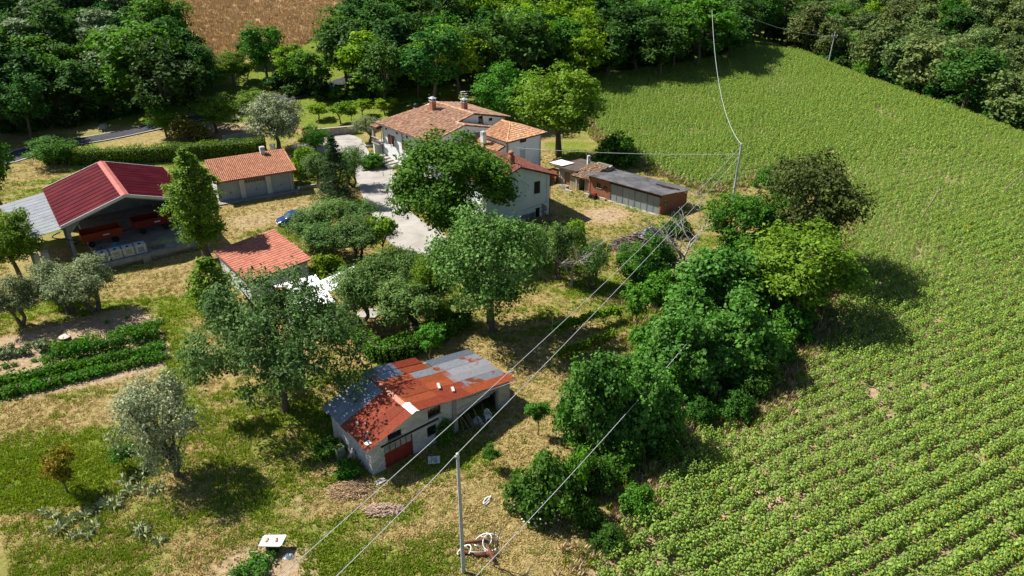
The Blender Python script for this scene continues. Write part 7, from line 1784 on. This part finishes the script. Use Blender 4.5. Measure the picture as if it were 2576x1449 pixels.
# silvery artichokes in the lower meadow
M_ART = M("artichoke_leaf", [(0.20, 0.25, 0.10), (0.34, 0.37, 0.20)], 2, .7, island=.25, trans=.1)
def rosette(seed, mat, n, l, w_, rise):
    rs = random.Random(seed); mb = MB()
    for k in range(n):
        a = k*2.4+rs.uniform(-.3, .3); c, s = math.cos(a), math.sin(a); ll = l*rs.uniform(.7, 1.15); r_ = rise*rs.uniform(.5, 1.2)
        P_ = lambda d, sd, z: (c*d-s*sd, s*d+c*sd, z)
        mb.add([P_(.03, 0, .02), P_(ll*.4, -w_*ll, r_*ll*.65), P_(ll*.45, 0, r_*ll*.8), P_(ll*.4, w_*ll, r_*ll*.65), P_(ll*.8, -w_*ll*.6, r_*ll*.7), P_(ll*.82, 0, r_*ll*.85), P_(ll*.8, w_*ll*.6, r_*ll*.7), P_(ll*1.1, 0, r_*ll*.35)],
               [(0, 1, 2), (0, 2, 3), (1, 4, 5, 2), (2, 5, 6, 3), (4, 7, 5), (5, 7, 6)])
    return mb.mesh("leaves", mat)
ART = [rosette(s, M_ART, 14, .55, .10, .9) for s in (1, 2, 3)]; rs = random.Random(14)
ARTP = [(110, 1290), (135, 1300), (180, 1310), (215, 1300), (245, 1285), (270, 1265), (300, 1255), (330, 1240), (355, 1228), (375, 1240), (400, 1232), (200, 1345), (180, 1355), (225, 1350), (150, 1335), (320, 1218), (350, 1330), (290, 1275), (240, 1325), (400, 1365), (360, 1345)]
for k, (u, v) in enumerate(ARTP):
    p = gp(u, v); o = link("artichoke_plant", ART[k % 3], None, p); s = rs.uniform(.8, 1.35); o.scale = (s, s, s*.9); o.rotation_euler[2] = rs.uniform(0, 6); tag(o, "silvery artichoke plant, "+ordn(sorted(ARTP).index((u, v)))+" from left in the lower left meadow", "plant", "artichokes in the lower meadow")
# agaves on the bank
M_AGV = M("variegated_agave", [(0.22, 0.26, 0.14), (0.42, 0.42, 0.22)], 4, .5, spec=.4)
for u, v, lab in ((596, 302, "spiky agave on the bare bank right of the round bright tree"), (512, 326, "spiky agave on the bank beside the yellow brown shrub")):
    p = gp(u, v); o = link("agave_plant", rosette(9, M_AGV, 22, 1.35, .08, .85), None, p); tag(o, lab, "agave")
# vines on wires
def vines(a, b_, label, seed, hpost=1.9):
    A, B = gp(*a), gp(*b_); r = empty("vine_row", A, label, "vine"); d = (B-A); L = d.length; d.normalize(); rs = np.random.RandomState(seed)
    for t in (0, 1):
        q = d*(L*t); mb = MB(); mb.tube([q+Vector((0, 0, -.3)), q+Vector((.03, 0, hpost))], .045, 6); link("post", mb.mesh("post", M("pale_post", [(0.34, 0.28, 0.22), (0.44, 0.38, 0.31)], 4, .9)), r)
    mb = MB()
    for z in (1.0, 1.45): mb.tube([Vector((0, 0, z)), d*L+Vector((0, 0, z))], .01, 4)
    link("wire", mb.mesh("wire", M_STEEL), r); n = int(L*420); t = rs.rand(n)*L; hh = 1.15+.45*(vnoise(t, t*0, .9, seed)-.4)
    c = np.stack([d.x*t, d.y*t, hh+rs.normal(0, .2, n)], -1)+rs.normal(size=(n, 3))*np.array([.2, .2, .08]); link("foliage", quads_mesh("foliage", leaf_quads(c, unit(rs.normal(size=(n, 3))+np.array([-.3, 0, .9])), .19, .8, rs), LEAF['bright']), r)
    mb = MB()
    for k in range(int(L/1.6)): q = d*(.8+1.6*k); mb.tube([q+Vector((0, 0, -.2)), q+Vector((.08, .03, .6)), q+Vector((-.03, 0, 1.15))], [.04, .035, .025], 5)
    link("stem", mb.mesh("stem", M_BARK), r)
vines((1388, 850), (1560, 805), "upper row of bright vines strung between posts", 3)
vines((1402, 912), (1540, 872), "lower row of bright vines between posts above the thicket", 5)
# stone retaining wall behind the drive
A, B = gp(792, 346), gp(902, 335); r = empty("stone_wall", A, "low pale stone retaining wall with brick coping behind the drive", "wall"); d = v2(B-A).normalized(); n = v2((-d.y, d.x)); L = v2(B-A).length; rs = random.Random(6)
mb = MB(); mb.obox((0, 0), d, n, 0, L, .05, .5, -.3, 1.25); link("core", mb.mesh("core", M_CONC2), r); mb = MB()
for row in range(7):
    a = 0
    while a < L: w_ = rs.uniform(.25, .5); mb.obox((0, 0), d, n, a+.01, min(a+w_, L)-.01, -.01-rs.uniform(0, .05), .06, -.2+row*.2, -.02+row*.2); a += w_
link("stones", mb.mesh("stones", M_STONE), r)["kind"] = "stuff"
mb = MB()
for k in range(int(L/.3)): mb.obox((0, 0), d, n, .3*k, .3*k+.285, -.06, .55, 1.255, 1.33)
link("coping", mb.mesh("coping", M_CHBR), r)["kind"] = "stuff"
# retaining wall on the bank left of the drive
A, B = gp(560, 352), gp(660, 338); r = empty("bank_wall", A, "low grey wall edging the bare bank above the hedge", "wall"); d = v2(B-A).normalized(); mb = MB(); mb.obox((0, 0), d, v2((-d.y, d.x)), 0, v2(B-A).length, -.12, .12, -.4, .75); link("blocks", mb.mesh("blocks", M_CONC2), r)
# gate pillar near the drive
p = gp(690, 396); r = empty("gate_pillar", p, "pale gate pillar behind the garage roof", "pillar"); mb = MB(); mb.box(-.3, .3, -.3, .3, -.3, 1.9); link("shaft", mb.mesh("shaft", M_GREYW), r); mb = MB(); mb.box(-.38, .38, -.38, .38, 1.9, 2.05); link("cap", mb.mesh("cap", M_CAPM), r)
# road marker post
p = gp(255, 352); mb = MB(); mb.box(-.06, .06, -.06, .06, -.2, 1.0); o = link("marker_post", mb.mesh("marker_post", M_WHITE), None, p); tag(o, "white roadside marker post above the hedge", "post")
p = gp(410, 255+235); 
# boulders at the left of the road
for k, (u, v, s, lab) in enumerate(((260, 322, .9, "pale boulder beside the road under the left wood"), (120, 346, .7, "grey boulder at the road edge far left"))):
    p = gp(u, v); rs_ = np.random.RandomState(k); mb = MB(); mb.lathe((0, 0, -.2), [(s*.6, 0), (s*.95, .25*s), (s*.85, .6*s), (s*.4, .9*s)], 9); mb.v = [(a+rs_.normal()*.08, b_+rs_.normal()*.08, c+rs_.normal()*.05) for a, b_, c in mb.v]; o = link("boulder", mb.mesh("boulder", M_STONE), None, p); tag(o, lab, "boulder")
# stakes in the garden
p = gp(183, 868); mb = MB(); mb.tube([(0, 0, -.2), (-.35, 0, 2.3)], .04, 5); o = link("garden_stake", mb.mesh("garden_stake", M_WPOLE), None, p); tag(o, "leaning wooden stake behind the barrel", "stake")
# canes at the wood edge
M_CANE = M("giant_reed_leaf", [(0.10, 0.16, 0.05), (0.22, 0.28, 0.12)], 1, .6, island=.3, trans=.2)
for k, (u, v) in enumerate(((745, 205), (765, 212), (720, 198))):
    mb = MB(); rs = random.Random(k)
    for j in range(120):
        x, y = rs.gauss(0, .9), rs.gauss(0, .9); h = rs.uniform(2.2, 3.8); a = rs.uniform(0, 6.28); z = rs.uniform(.8, h)
        mb.tube([(x, y, 0), (x+rs.gauss(0, .2), y+rs.gauss(0, .2), h)], .03, 3, cap=False)
        for q in range(3): a = rs.uniform(0, 6.28); z = rs.uniform(.8, h); mb.add([(x, y, z), (x+.35*math.cos(a)-.05, y+.35*math.sin(a), z+.25), (x+.8*math.cos(a), y+.8*math.sin(a), z-.05), (x+.35*math.cos(a)+.05, y+.35*math.sin(a), z+.2)], [(0, 1, 2, 3)])
    o = link("reed_clump", mb.mesh("reed_clump", M_CANE), None, gp(u, v)); tag(o, ("left", "middle", "right")[(1, 2, 0)[k]]+" clump of giant reeds at the wood edge above the road", "reeds", "reed clumps")
# pale blossoms on the rose bush
mb = MB(); rs = np.random.RandomState(3); c0 = gp(1365, 1285)
for k in range(110):
    d = unit(rs.normal(size=3)+np.array([-.1, -.3, .6])); p = np.array([d[0]*1.9, d[1]*1.9, abs(d[2])*1.85+.5]); mb.lathe(tuple(p), [(.03, 0), (.075, .02), (.05, .05)], 5)
o = link("blossoms", mb.mesh("blossoms", M("pale_blossom", [(0.62, 0.60, 0.42)], rough=.8)), None, c0); tag(o, "pale blossoms sprinkled over the dark bush", "blossoms")

# low weeds along the ditch and in front of the hedge row
RS2 = np.random.RandomState(12)
def weeds():
    n0 = 9000; y = RS2.uniform(28, 66, n0); x = 12.5+.19*(y-35)+RS2.normal(0, 2.6, n0)
    k = ~inpoly(x, y, FIELD) & (x > 6); x, y = x[k], y[k]
    ex_, ey_ = [], []
    for (ax, ay), (bx, by) in zip(FIELD[1:24], FIELD[2:25]):
        m_ = int(math.hypot(bx-ax, by-ay)*26); t = RS2.rand(m_); ex_.append(ax+(bx-ax)*t+RS2.normal(0, .8, m_)); ey_.append(ay+(by-ay)*t+RS2.normal(0, .8, m_))
    x = np.concatenate([x]+ex_); y = np.concatenate([y]+ey_); k = np.ones(len(x), bool)
    for q in BLD_POLYS: k &= ~inpoly(x, y, q)
    x, y = x[k], y[k]; n = len(x)
    M_DRYW = M("dry_weed", [(0.30, 0.22, 0.12), (0.42, 0.33, 0.20)], 1, .9, island=.3, objr=.3)
    pr = [tuft(60+i, M_DRYW, 18, .55, .25, .5) for i in range(2)]+[tuft(70+i, M_GRASS, 18, .5, .25, .6) for i in range(2)]
    o = scatter("ditch_weeds", np.stack([x, y, zt(x, y)], -1), RS2.rand(n)*6.28, RS2.uniform(.5, 1.3, n), np.where(RS2.rand(n) < .6, RS2.randint(0, 2, n), RS2.randint(2, 4, n)), pr); tag(o, "tall dry weeds along the ditch between thicket and sunflowers", "weeds")
weeds()
build_grass()
